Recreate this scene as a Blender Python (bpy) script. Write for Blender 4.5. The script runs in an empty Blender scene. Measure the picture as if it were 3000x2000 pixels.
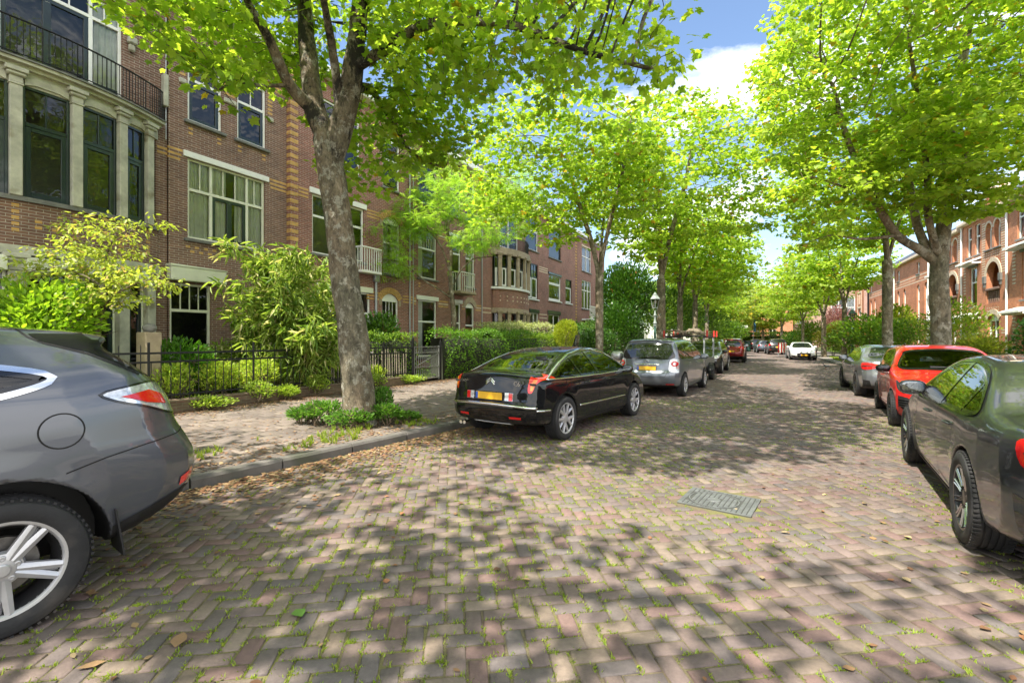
import bpy, bmesh, math, random
import numpy as np
from mathutils import Vector, Matrix, kdtree, geometry as mgeo
scene = bpy.context.scene
COL = scene.collection
R = math.radians
random.seed(7)
rng = np.random.default_rng(7)
FOC, HZ, CAMH = 1370.0, 994.0, 1.6
def ray(px): return (px - 1500.0) / FOC
def at(px, Y): return Vector((ray(px) * Y, Y, 0))
def zat(py, Y): return CAMH + (HZ - py) / FOC * Y
def link(o, parent=None):
 COL.objects.link(o)
 if parent is not None: o.parent = parent
 return o
def tag(o, label=None, cat=None, group=None, kind=None):
 if label: o['label'] = label
 if cat: o['category'] = cat
 if group: o['group'] = group
 if kind: o['kind'] = kind
 return o
def thing(name, label, cat, loc=(0, 0, 0), rz=0.0, group=None):
 o = bpy.data.objects.new(name, None)
 o.empty_display_size = 0.2
 link(o); o.location = loc; o.rotation_euler = (0, 0, rz)
 return tag(o, label, cat, group)
def copy_tree(o, parent=None):
 c = o.copy(); COL.objects.link(c)
 c.parent = parent
 for ch in list(o.children): copy_tree(ch, c)
 return c
class MB:
 def __init__(s): s.v = []; s.f = []; s.m = []; s.uv = []
 def add(s, verts, faces, m=0, uvs=None):
  b = len(s.v); s.v.extend([tuple(p) for p in verts])
  for k, f in enumerate(faces):
   s.f.append(tuple(i + b for i in f)); s.m.append(m)
   s.uv.append(uvs[k] if uvs else None)
  return s
 def quad(s, a, b, c, d, m=0, uv=None): return s.add([a, b, c, d], [(0, 1, 2, 3)], m, [uv] if uv else None)
 def box(s, x0, x1, y0, y1, z0, z1, m=0):
  v = [(x0,y0,z0),(x1,y0,z0),(x1,y1,z0),(x0,y1,z0),(x0,y0,z1),(x1,y0,z1),(x1,y1,z1),(x0,y1,z1)]
  return s.add(v, [(0,3,2,1),(4,5,6,7),(0,1,5,4),(1,2,6,5),(2,3,7,6),(3,0,4,7)], m)
 def bbox(s, x0, x1, y0, y1, z0, z1, b=0.01, m=0):
  """box with chamfered edges"""
  b = min(b, (x1-x0)*.45, (y1-y0)*.45, (z1-z0)*.45)
  P = []
  idx = {}
  for i, (xa, xi) in enumerate(((x0, x0+b), (x1, x1-b))):
   for j, (ya, yi) in enumerate(((y0, y0+b), (y1, y1-b))):
    for k, (za, zi) in enumerate(((z0, z0+b), (z1, z1-b))):
     idx[i,j,k] = len(P); P += [(xa, yi, zi), (xi, ya, zi), (xi, yi, za)]
  F = []
  I = lambda i,j,k,a: idx[i,j,k] + a
  F.append((I(0,0,0,0),I(0,0,1,0),I(0,1,1,0),I(0,1,0,0))); F.append((I(1,0,0,0),I(1,1,0,0),I(1,1,1,0),I(1,0,1,0)))
  F.append((I(0,0,0,1),I(1,0,0,1),I(1,0,1,1),I(0,0,1,1))); F.append((I(0,1,0,1),I(0,1,1,1),I(1,1,1,1),I(1,1,0,1)))
  F.append((I(0,0,0,2),I(0,1,0,2),I(1,1,0,2),I(1,0,0,2))); F.append((I(0,0,1,2),I(1,0,1,2),I(1,1,1,2),I(0,1,1,2)))
  for i in (0,1):
   for j in (0,1):
    q = (I(i,j,0,0),I(i,j,0,1),I(i,j,1,1),I(i,j,1,0)); F.append(q if (i == j) else q[::-1])
   for k in (0,1):
    q = (I(i,0,k,0),I(i,1,k,0),I(i,1,k,2),I(i,0,k,2)); F.append(q if (i == k) else q[::-1])
  for j in (0,1):
   for k in (0,1):
    q = (I(0,j,k,1),I(0,j,k,2),I(1,j,k,2),I(1,j,k,1)); F.append(q if (j == k) else q[::-1])
  for i in (0,1):
   for j in (0,1):
    for k in (0,1):
     q = (I(i,j,k,0),I(i,j,k,1),I(i,j,k,2)); F.append(q if (i+j+k) % 2 else q[::-1])
  return s.add(P, F, m)
 def prism(s, poly, y0, y1, m=0, plane='xz'):
  """extruded polygon; plane xz -> along y, xy -> along z"""
  n = len(poly)
  if plane == 'xz': f = lambda p, t: (p[0], t, p[1])
  elif plane == 'xy': f = lambda p, t: (p[0], p[1], t)
  else: f = lambda p, t: (t, p[0], p[1])
  v = [f(p, y0) for p in poly] + [f(p, y1) for p in poly]
  F = [tuple(range(n)), tuple(range(2*n-1, n-1, -1))]
  F += [(i, n+i, n+(i+1) % n, (i+1) % n) for i in range(n)]
  return s.add(v, F, m)
 def tube(s, pts, rad, n=6, m=0, caps=True):
  pts = [Vector(p) for p in pts]; k = len(pts)
  rr = rad if isinstance(rad, (list, tuple, np.ndarray)) else [rad]*k
  d0 = (pts[1]-pts[0]).normalized()
  up = Vector((0,0,1)) if abs(d0.z) < .9 else Vector((1,0,0))
  a = d0.cross(up).normalized()
  V = []
  for i, p in enumerate(pts):
   d = (pts[min(i+1,k-1)] - pts[max(i-1,0)]).normalized()
   a = (a - d*a.dot(d)).normalized(); b = d.cross(a)
   for j in range(n):
    t = 2*math.pi*j/n
    V.append(p + (a*math.cos(t) + b*math.sin(t))*rr[i])
  F = []
  for i in range(k-1):
   for j in range(n):
    j2 = (j+1) % n
    F.append((i*n+j, i*n+j2, (i+1)*n+j2, (i+1)*n+j))
  if caps: F.append(tuple(range(n-1,-1,-1))); F.append(tuple((k-1)*n+j for j in range(n)))
  return s.add(V, F, m)
 def lathe(s, prof, n=24, m=0, axis='z', c=(0,0,0), a0=0, a1=2*math.pi):
  full = abs(a1-a0-2*math.pi) < 1e-6
  nn = n if full else n+1
  V = []
  for (r, h) in prof:
   for j in range(nn):
    t = a0 + (a1-a0)*j/n
    x, y = r*math.cos(t), r*math.sin(t)
    if axis == 'z': V.append((c[0]+x, c[1]+y, c[2]+h))
    elif axis == 'y': V.append((c[0]+x, c[1]+h, c[2]-y))
    else: V.append((c[0]+h, c[1]+x, c[2]+y))
  F = []
  for i in range(len(prof)-1):
   for j in range(n):
    j2 = (j+1) % nn
    F.append((i*nn+j, i*nn+j2, (i+1)*nn+j2, (i+1)*nn+j))
  return s.add(V, F, m)
 def ball(s, c, r, nu=14, nv=9, m=0):
  if not isinstance(r, (tuple, list)): r = (r, r, r)
  V = []
  for i in range(nv+1):
   t = math.pi*i/nv
   for j in range(nu):
    p = 2*math.pi*j/nu
    V.append((c[0]+r[0]*math.sin(t)*math.cos(p), c[1]+r[1]*math.sin(t)*math.sin(p), c[2]+r[2]*math.cos(t)))
  F = []
  for i in range(nv):
   for j in range(nu):
    j2 = (j+1) % nu
    F.append((i*nu+j, (i+1)*nu+j, (i+1)*nu+j2, i*nu+j2))
  return s.add(V, F, m)
 def xform(s, M, start=0):
  for i in range(start, len(s.v)): s.v[i] = tuple(M @ Vector(s.v[i]))
  return s
 def build(s, name, mats, parent=None, smooth=None, loc=None, rz=None):
  me = bpy.data.meshes.new(name)
  me.from_pydata(s.v, [], s.f)
  if not isinstance(mats, (list, tuple)): mats = [mats]
  for mt in mats: me.materials.append(mt)
  if len(mats) > 1: me.polygons.foreach_set('material_index', s.m)
  uvl = me.uv_layers.new(name='UVMap')
  me.update()
  UV = np.zeros((len(me.loops), 2), dtype=np.float32)
  co = s.v
  li = 0
  for k, f in enumerate(s.f):
   u = s.uv[k]
   if u is None:
    nrm = me.polygons[k].normal
    if abs(nrm.z) > .8: u = [(co[i][0], co[i][1]) for i in f]
    elif abs(nrm.x) > abs(nrm.y): u = [(co[i][1], co[i][2]) for i in f]
    else: u = [(co[i][0], co[i][2]) for i in f]
   for q in u:
    UV[li] = q; li += 1
  uvl.data.foreach_set('uv', UV.ravel())
  if smooth is not None:
   if smooth >= 180: me.shade_smooth()
   else:
    me.polygons.foreach_set('use_smooth', [True]*len(me.polygons))
    try: me.set_sharp_from_angle(angle=R(smooth))
    except Exception: pass
  me.update()
  o = bpy.data.objects.new(name, me); link(o, parent)
  if loc is not None: o.location = loc
  if rz is not None: o.rotation_euler = (0, 0, rz)
  return o
def np_mesh(name, V, F, mat, parent=None, normals=None, smooth=True, mats=None, midx=None):
 """V (n,3); F (m,k) constant-size faces"""
 me = bpy.data.meshes.new(name)
 V = np.asarray(V, dtype=np.float32); F = np.asarray(F, dtype=np.int32)
 k = F.shape[1]
 me.vertices.add(len(V)); me.vertices.foreach_set('co', V.ravel())
 me.loops.add(F.size); me.loops.foreach_set('vertex_index', F.ravel())
 me.polygons.add(len(F))
 me.polygons.foreach_set('loop_start', np.arange(0, F.size, k, dtype=np.int32))
 me.polygons.foreach_set('loop_total', np.full(len(F), k, dtype=np.int32))
 for mt in (mats or [mat]): me.materials.append(mt)
 if midx is not None: me.polygons.foreach_set('material_index', midx)
 if smooth: me.polygons.foreach_set('use_smooth', np.ones(len(F), dtype=bool))
 me.update(calc_edges=True)
 if normals is not None:
  me.normals_split_custom_set_from_vertices([tuple(n) for n in normals])
 o = bpy.data.objects.new(name, me); link(o, parent)
 return o
def text_obj(name, body, size, mat, parent, M, depth=.002):
 cu = bpy.data.curves.new(name, 'FONT'); cu.body = body; cu.size = size; cu.extrude = depth
 cu.align_x = 'CENTER'; cu.align_y = 'CENTER'
 t = bpy.data.objects.new(name, cu); COL.objects.link(t)
 dg = bpy.context.evaluated_depsgraph_get()
 me = bpy.data.meshes.new_from_object(t.evaluated_get(dg))
 bpy.data.objects.remove(t)
 me.transform(M); me.materials.clear(); me.materials.append(mat)
 o = bpy.data.objects.new(name, me); link(o, parent)
 return o
def _bsdf(m): return m.node_tree.nodes['Principled BSDF']
def mat(name, col, rough=.6, metal=0., coat=0., var=0., scale=8., bump=0., bscale=40., spec=.5, emit=None, rvar=0., dirt=None, coord='Object'):
 m = bpy.data.materials.new(name); m.use_nodes = True
 nt = m.node_tree; N = nt.nodes; L = nt.links; b = _bsdf(m)
 c = (*col, 1)
 b.inputs['Base Color'].default_value = c
 b.inputs['Roughness'].default_value = rough
 b.inputs['Metallic'].default_value = metal
 b.inputs['Coat Weight'].default_value = coat
 b.inputs['Coat Roughness'].default_value = .03
 b.inputs['Specular IOR Level'].default_value = spec
 if var or bump or rvar or dirt:
  tc = N.new('ShaderNodeTexCoord')
  nz = N.new('ShaderNodeTexNoise'); nz.inputs['Scale'].default_value = scale; nz.inputs['Detail'].default_value = 6
  nz.inputs['Roughness'].default_value = .65
  L.new(tc.outputs[coord], nz.inputs['Vector'])
  if var:
   cr = N.new('ShaderNodeValToRGB')
   cr.color_ramp.elements[0].position = .3; cr.color_ramp.elements[1].position = .7
   cr.color_ramp.elements[0].color = (*[x*(1-var) for x in col], 1)
   cr.color_ramp.elements[1].color = (*[min(1, x*(1+var)) for x in col], 1)
   L.new(nz.outputs['Fac'], cr.inputs['Fac'])
   src = cr.outputs['Color']
   if dirt:
    n2 = N.new('ShaderNodeTexNoise'); n2.inputs['Scale'].default_value = dirt[1]; n2.inputs['Detail'].default_value = 8
    L.new(tc.outputs[coord], n2.inputs['Vector'])
    r2 = N.new('ShaderNodeValToRGB'); r2.color_ramp.elements[0].position = dirt[2]; r2.color_ramp.elements[1].position = dirt[2]+.15
    L.new(n2.outputs['Fac'], r2.inputs['Fac'])
    mx = N.new('ShaderNodeMix'); mx.data_type = 'RGBA'
    L.new(r2.outputs['Color'], mx.inputs[0]); L.new(src, mx.inputs[6]); mx.inputs[7].default_value = (*dirt[0], 1)
    src = mx.outputs[2]
   L.new(src, b.inputs['Base Color'])
  if rvar:
   mr = N.new('ShaderNodeMapRange'); mr.inputs['To Min'].default_value = max(0, rough-rvar); mr.inputs['To Max'].default_value = min(1, rough+rvar)
   L.new(nz.outputs['Fac'], mr.inputs['Value']); L.new(mr.outputs[0], b.inputs['Roughness'])
  if bump:
   nb = N.new('ShaderNodeTexNoise'); nb.inputs['Scale'].default_value = bscale; nb.inputs['Detail'].default_value = 8
   L.new(tc.outputs[coord], nb.inputs['Vector'])
   bp = N.new('ShaderNodeBump'); bp.inputs['Strength'].default_value = bump; bp.inputs['Distance'].default_value = .02
   L.new(nb.outputs['Fac'], bp.inputs['Height']); L.new(bp.outputs['Normal'], b.inputs['Normal'])
 if emit: b.inputs['Emission Color'].default_value = (*emit, 1); b.inputs['Emission Strength'].default_value = 1
 return m
def paint(name, col, metal=.0, rough=.3, flake=.0):
 """car paint, dark on its inner side"""
 m = mat(name, col, rough, metal, 1.0, spec=.5 if metal > .1 else .05)
 nt = m.node_tree; N = nt.nodes; L = nt.links; b = _bsdf(m)
 g = N.new('ShaderNodeNewGeometry')
 mx = N.new('ShaderNodeMix'); mx.data_type = 'RGBA'
 mx.inputs[6].default_value = (*col, 1); mx.inputs[7].default_value = (.012, .012, .013, 1)
 L.new(g.outputs['Backfacing'], mx.inputs[0])
 tc = N.new('ShaderNodeTexCoord'); nz = N.new('ShaderNodeTexNoise'); nz.inputs['Scale'].default_value = 3.; nz.inputs['Detail'].default_value = 10; nz.inputs['Roughness'].default_value = .7
 L.new(tc.outputs['Object'], nz.inputs['Vector'])
 mr = N.new('ShaderNodeMapRange'); mr.inputs['From Min'].default_value = .35; mr.inputs['From Max'].default_value = .8
 mr.inputs['To Min'].default_value = .01; mr.inputs['To Max'].default_value = .07
 L.new(nz.outputs['Fac'], mr.inputs['Value']); L.new(mr.outputs[0], b.inputs['Coat Roughness'])
 L.new(mx.outputs[2], b.inputs['Base Color'])
 inv = N.new('ShaderNodeMath'); inv.operation = 'SUBTRACT'; inv.inputs[0].default_value = 1.0
 L.new(g.outputs['Backfacing'], inv.inputs[1]); L.new(inv.outputs[0], b.inputs['Coat Weight'])
 return m
def glass_mat(name, tint=(.3, .34, .33), ior=1.6, rough=.01, coat=(1, 1, 1)):
 m = bpy.data.materials.new(name); m.use_nodes = True
 nt = m.node_tree; N = nt.nodes; L = nt.links
 N.remove(N['Principled BSDF']); out = N['Material Output']
 fr = N.new('ShaderNodeFresnel'); fr.inputs['IOR'].default_value = ior
 gl = N.new('ShaderNodeBsdfGlossy'); gl.inputs['Roughness'].default_value = rough; gl.inputs['Color'].default_value = (*coat, 1)
 tr = N.new('ShaderNodeBsdfTransparent'); tr.inputs['Color'].default_value = (*tint, 1)
 mx = N.new('ShaderNodeMixShader')
 L.new(fr.outputs[0], mx.inputs[0]); L.new(tr.outputs[0], mx.inputs[1]); L.new(gl.outputs[0], mx.inputs[2]); L.new(mx.outputs[0], out.inputs['Surface'])
 return m
M = {}
def setup_mats():
 M['black_plastic'] = mat('black_plastic', (.012, .012, .013), .5, bump=.05, bscale=300)
 M['gap'] = mat('gap', (.006, .006, .006), .8)
 M['frit'] = mat('frit', (.008, .008, .009), .12, coat=.6)
 M['fin_black'] = mat('fin_black', (.007, .007, .008), .28, spec=.25)
 M['rubber'] = mat('rubber', (.018, .018, .019), .78, var=.35, scale=6, bump=.15, bscale=60, dirt=((.07, .06, .05), 3., .62))
 M['alloy'] = mat('alloy', (.52, .52, .53), .34, metal=.55, var=.15, scale=4, rvar=.12)
 M['alloy_dark'] = mat('alloy_dark', (.02, .02, .022), .3, metal=.4, coat=.4)
 M['alloy_cut'] = mat('alloy_cut', (.55, .56, .58), .22, metal=.9)
 M['disc'] = mat('disc', (.18, .17, .16), .45, metal=.8, var=.3, scale=20)
 M['chrome'] = mat('chrome', (.8, .81, .82), .12, metal=1., rvar=.08)
 M['glass'] = glass_mat('glass', (.42, .47, .45))
 M['glass_dark'] = glass_mat('glass_dark', (.16, .18, .18), 1.65)
 M['glass_solid'] = mat('glass_solid', (.008, .011, .011), .03, spec=.9)
 M['red_lens'] = mat('red_lens', (.62, .012, .012), .12, coat=1.)
 M['amber_lens'] = mat('amber_lens', (.75, .22, .02), .12, coat=1.)
 M['clear_lens'] = mat('clear_lens', (.62, .64, .66), .1, metal=.5, coat=1., var=.45, scale=30)
 M['lamp_dark'] = mat('lamp_dark', (.03, .033, .036), .1, coat=1.)
 M['lamp_led'] = mat('lamp_led', (.75, .77, .8), .15, coat=1.)
 M['seat'] = mat('seat', (.02, .02, .021), .65, bump=.1, bscale=80)
 M['seat_grey'] = mat('seat_grey', (.09, .09, .09), .65, bump=.1, bscale=80)
 M['plate'] = mat('plate', (.72, .40, .02), .35, var=.06, scale=20)
 M['plate_blue'] = mat('plate_blue', (.02, .08, .4), .35)
 M['mirror_glass'] = mat('mirror_glass', (.22, .24, .25), .02, metal=1.)
setup_mats()
def pchip(xs, ys, q):
 xs = np.asarray(xs, float); ys = np.asarray(ys, float); q = np.clip(np.asarray(q, float), xs[0], xs[-1])
 h = np.diff(xs); d = np.diff(ys)/h
 m = np.zeros(len(xs)); m[0] = d[0]; m[-1] = d[-1]
 for i in range(1, len(xs)-1):
  if d[i-1]*d[i] > 0:
   w1 = 2*h[i]+h[i-1]; w2 = h[i]+2*h[i-1]
   m[i] = (w1+w2)/(w1/d[i-1]+w2/d[i])
 k = np.clip(np.searchsorted(xs, q, side='right')-1, 0, len(xs)-2)
 t = (q-xs[k])/h[k]
 return ((1+2*t)*(1-t)**2*ys[k] + t*(1-t)**2*h[k]*m[k] + t*t*(3-2*t)*ys[k+1] + t*t*(t-1)*h[k]*m[k+1])
def catmull(P, n=6, closed=False):
 P = [np.array(p, float) for p in P]; out = []
 k = len(P)
 for i in range(k if closed else k-1):
  p0 = P[(i-1) % k] if (closed or i > 0) else 2*P[0]-P[1]
  p1 = P[i]; p2 = P[(i+1) % k]
  p3 = P[(i+2) % k] if (closed or i+2 < k) else 2*P[-1]-P[-2]
  a = .5
  t0 = 0; t1 = t0+max(1e-6, np.linalg.norm(p1-p0))**a; t2 = t1+max(1e-6, np.linalg.norm(p2-p1))**a; t3 = t2+max(1e-6, np.linalg.norm(p3-p2))**a
  for j in range(n):
   t = t1+(t2-t1)*j/n
   A1 = (t1-t)/(t1-t0)*p0+(t-t0)/(t1-t0)*p1; A2 = (t2-t)/(t2-t1)*p1+(t-t1)/(t2-t1)*p2; A3 = (t3-t)/(t3-t2)*p2+(t-t2)/(t3-t2)*p3
   B1 = (t2-t)/(t2-t0)*A1+(t-t0)/(t2-t0)*A2; B2 = (t3-t)/(t3-t1)*A2+(t-t1)/(t3-t1)*A3
   out.append((t2-t)/(t2-t1)*B1+(t-t1)/(t2-t1)*B2)
 if not closed: out.append(P[-1])
 return np.array(out)
def poly_sdf(poly, X, Z):
 """signed distance (neg inside) of points to a closed polygon"""
 P = np.asarray(poly); Q = np.roll(P, -1, 0)
 d = np.full(X.shape, 1e9); s = np.zeros(X.shape, bool)
 for a, b in zip(P, Q):
  e = b-a; L2 = max(1e-12, e@e)
  t = np.clip(((X-a[0])*e[0]+(Z-a[1])*e[1])/L2, 0, 1)
  d = np.minimum(d, np.hypot(X-a[0]-t*e[0], Z-a[1]-t*e[1]))
  c = ((a[1] > Z) != (b[1] > Z))
  xi = a[0]+(Z-a[1])/(b[1]-a[1] if abs(b[1]-a[1]) > 1e-12 else 1e-12)*(b[0]-a[0])
  s ^= c & (X < xi)
 return np.where(s, -d, d)
def smax(a, b, r):
 h = np.clip(r-np.abs(a-b), 0, None)
 return np.maximum(a, b)+h*h/(4*r)
class Grid2:
 def __init__(s, f, x0, x1, z0, z1, h=.02):
  s.x0, s.z0, s.h = x0, z0, h
  xs = np.arange(x0, x1+h, h); zs = np.arange(z0, z1+h, h)
  X, Z = np.meshgrid(xs, zs, indexing='ij'); s.V = f(X, Z)
 def __call__(s, x, z):
  i = np.clip((x-s.x0)/s.h, 0, s.V.shape[0]-1.001); j = np.clip((z-s.z0)/s.h, 0, s.V.shape[1]-1.001)
  a = i.astype(int); b = j.astype(int); u = i-a; w = j-b
  V = s.V
  return V[a, b]*(1-u)*(1-w)+V[a+1, b]*u*(1-w)+V[a, b+1]*(1-u)*w+V[a+1, b+1]*u*w
def surface_nets(F, lo, hi, h):
 ax = [np.arange(lo[i], hi[i]+h, h) for i in range(3)]
 X, Y, Z = np.meshgrid(*ax, indexing='ij')
 V = F(X.ravel(), Y.ravel(), Z.ravel()).reshape(X.shape)
 S = V < 0
 n = [d-1 for d in V.shape]
 cnt = np.zeros(n); acc = np.zeros(n+[3])
 sl = lambda o, d: slice(o, d+o)
 corners = [(i, j, k) for i in (0, 1) for j in (0, 1) for k in (0, 1)]
 for c in corners:
  for a in range(3):
   if c[a]: continue
   c2 = list(c); c2[a] = 1
   s1 = tuple(sl(c[i], n[i]) for i in range(3)); s2 = tuple(sl(c2[i], n[i]) for i in range(3))
   m = S[s1] != S[s2]
   v1 = V[s1]; v2 = V[s2]
   t = np.where(m, v1/np.where(m, v1-v2, 1), 0)
   cnt += m
   for i in range(3): acc[..., i] += m*(c[i]+(t if i == a else 0))
 act = cnt > 0
 ids = -np.ones(n, int); ids[act] = np.arange(act.sum())
 I = np.argwhere(act)
 P = np.array(lo)+(I+acc[act]/cnt[act][:, None])*h
 faces = []
 for a in range(3):
  b, c = [(1, 2), (2, 0), (0, 1)][a]
  s1 = [slice(None)]*3; s2 = [slice(None)]*3
  s1[a] = slice(0, -1); s2[a] = slice(1, None)
  m = S[tuple(s1)] != S[tuple(s2)]
  E = np.argwhere(m)
  ok = (E[:, b] > 0) & (E[:, c] > 0) & (E[:, b] < n[b]) & (E[:, c] < n[c])
  E = E[ok]
  def cid(db, dc):
   q = E.copy(); q[:, b] -= db; q[:, c] -= dc
   return ids[q[:, 0], q[:, 1], q[:, 2]]
  q = np.stack([cid(1, 1), cid(0, 1), cid(0, 0), cid(1, 0)], 1)
  flip = ~S[E[:, 0], E[:, 1], E[:, 2]]
  q[flip] = q[flip][:, ::-1]
  faces.append(q)
 return P, np.concatenate(faces)
class CarShape:
 def __init__(s, sp):
  s.sp = sp
  prof = catmull(sp['prof'], 6, closed=True)
  prof = prof-np.array([sp['ro'], 0])
  s.prof = prof
  s.x0, s.x1 = prof[:, 0].min(), prof[:, 0].max(); s.z1 = prof[:, 1].max()
  s.fs = Grid2(lambda X, Z: poly_sdf(prof, X, Z), s.x0-.3, s.x1+.3, -.1, s.z1+.3)
  zs = np.linspace(.1, 1.3, 61); s.zs = zs
  xr = []; xf = []
  for z in zs:
   xx = np.linspace(s.x0, s.x1, 400); v = s.fs(xx, np.full(400, z)); ins = xx[v < 0]
   xr.append(ins.min() if len(ins) else np.nan); xf.append(ins.max() if len(ins) else np.nan)
  xr = np.array(xr); xf = np.array(xf)
  zr = sp.get('zdeck', .95); zf = sp.get('zhood', .75)
  kr = np.argmin(abs(zs-zr)); kf = np.argmin(abs(zs-zf))
  xr[kr:] = xr[kr]; xf[kf:] = xf[kf]
  gd = ~np.isnan(xr); xr = np.interp(zs, zs[gd], xr[gd]); xf = np.interp(zs, zs[gd], xf[gd])
  ker = np.ones(5)/5
  s.xr = np.convolve(np.pad(xr, 2, 'edge'), ker, 'valid'); s.xf = np.convolve(np.pad(xf, 2, 'edge'), ker, 'valid')
  hw = sp['W']/2
  s.wz = np.array([p[0] for p in sp['wz']]); s.ww = np.array([p[1] for p in sp['wz']])
  s.pr = np.array(sp.get('plan_r', [(-.3, .0), (0, .52), (.05, .68), (.14, .80), (.32, .885), (.7, .94), (1.3, .96)]))
  s.pf = np.array(sp.get('plan_f', [(-.3, .0), (0, .45), (.06, .62), (.18, .76), (.42, .87), (.9, .94), (1.5, .96)]))
  s.hw = hw
  s.wheels = [(0., sp['R']), (sp['WB'], sp['R'])]
 def F(s, x, y, z):
  sp = s.sp
  ay = np.abs(y)
  k = sp.get('bow', .10)
  up = np.clip((z-.8)/.3, 0, 1)
  mid = sp['WB']*.45
  xe = x+k*y*y*up*np.clip((x-mid)/.9, -1, 1)
  ze = z+sp.get('crown', .07)*y*y*np.clip((z-.5)/.3, 0, 1)
  fs = s.fs(xe, ze)
  w = pchip(s.wz, s.ww, z)
  for (wx, wr) in s.wheels:
   d = np.hypot(x-wx, z-wr)
   w = w+sp.get('flare', .012)*np.exp(-((d-wr*1.12)/.11)**2)
  fw = (ay-w)*.95
  xr = np.interp(z, s.zs, s.xr); xf = np.interp(z, s.zs, s.xf)
  pr = np.interp(x-xr, s.pr[:, 0], s.pr[:, 1]); pf = np.interp(xf-x, s.pf[:, 0], s.pf[:, 1])
  top = s.hw/.96
  fp = np.maximum(ay-pr*top, ay-pf*top)*.75
  f = smax(fs, fw, sp.get('rr', .09))
  f = smax(f, fp, .10)
  for (wx, wr) in s.wheels:
   a = np.hypot(x-wx, z-wr)-wr*sp.get('arch', 1.11)
   c = np.maximum(a, .55-ay)
   f = smax(f, -c, .012)
  return f
 def grad(s, P, e=.004):
  g = np.empty_like(P)
  for i in range(3):
   d = np.zeros(3); d[i] = e
   A = P+d; B = P-d
   g[:, i] = (s.F(A[:, 0], A[:, 1], A[:, 2])-s.F(B[:, 0], B[:, 1], B[:, 2]))/(2*e)
  return g
 def normals(s, P):
  g = s.grad(P, .006); return g/np.maximum(1e-9, np.linalg.norm(g, axis=1))[:, None]
 def body(s, h):
  lo = (s.x0-.05, -s.hw-.09, .08); hi = (s.x1+.05, s.hw+.09, s.z1+.06)
  P, Fc = surface_nets(s.F, lo, hi, h)
  for _ in range(4):
   g = s.grad(P); v = s.F(P[:, 0], P[:, 1], P[:, 2])
   st = (v/np.maximum(.25, (g*g).sum(1)))[:, None]*g
   ln = np.linalg.norm(st, axis=1)[:, None]
   P = P-st*np.minimum(1, .02/np.maximum(1e-9, ln))
  return P, Fc
 def shoot(s, O, D, far=4.0):
  """first surface hit along D from points O (outside) by march + bisection"""
  D = np.asarray(D, float); n = len(O)
  t = np.zeros(n); step = .03; hit = np.zeros(n, bool); tl = np.zeros(n)
  for k in range(int(far/step)):
   Q = O+D*(t+step)[:, None]
   v = s.F(Q[:, 0], Q[:, 1], Q[:, 2])
   new = (v < 0) & ~hit
   hit |= new
   t = np.where(hit, t, t+step)
   if hit.all(): break
  a = t.copy(); b = t+step
  for _ in range(14):
   m = (a+b)/2; Q = O+D*m[:, None]
   ins = s.F(Q[:, 0], Q[:, 1], Q[:, 2]) < 0
   b = np.where(ins, m, b); a = np.where(ins, a, m)
  return O+D*((a+b)/2)[:, None], hit
VIEWS = {
 'L': ((1,0,0), (0,0,1), (0,-1,0), (0,2,0)), 'R': ((1,0,0), (0,0,1), (0,1,0), (0,-2,0)),
 'B': ((0,1,0), (0,0,1), (1,0,0), (-4,0,0)), 'F': ((0,1,0), (0,0,1), (-1,0,0), (6,0,0)),
 'T': ((1,0,0), (0,1,0), (0,0,-1), (0,0,2.4)),
}
def _corner(ang, back):
 a = R(ang); D = (math.cos(a), math.sin(a), 0); U = (-math.sin(a), math.cos(a), 0)
 return (U, (0,0,1), D, tuple(-6*d for d in D))
def resample(P, step, closed=True):
 P = np.asarray(P, float)
 if closed: P = np.vstack([P, P[:1]])
 out = []
 for a, b in zip(P[:-1], P[1:]):
  n = max(1, int(math.ceil(np.linalg.norm(b-a)/step)))
  for j in range(n): out.append(a+(b-a)*j/n)
 if not closed: out.append(P[-1])
 return np.array(out)
def inset(poly, d):
 """rough inward offset of a polygon"""
 P = np.asarray(poly, float); A = np.roll(P, 1, 0); B = np.roll(P, -1, 0)
 area = .5*np.sum(P[:, 0]*B[:, 1]-B[:, 0]*P[:, 1]); sg = 1 if area > 0 else -1
 def nrm(a, b):
  e = b-a; l = np.maximum(1e-9, np.linalg.norm(e, axis=1))[:, None]
  return np.stack([-e[:, 1], e[:, 0]], 1)/l*sg
 n1 = nrm(A, P); n2 = nrm(P, B); m = n1+n2
 k = np.maximum(.35, (m*m).sum(1)/2)[:, None]
 return P+m/k*d
def smooth_poly(P, r=4): return catmull(P, r, closed=True)
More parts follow.
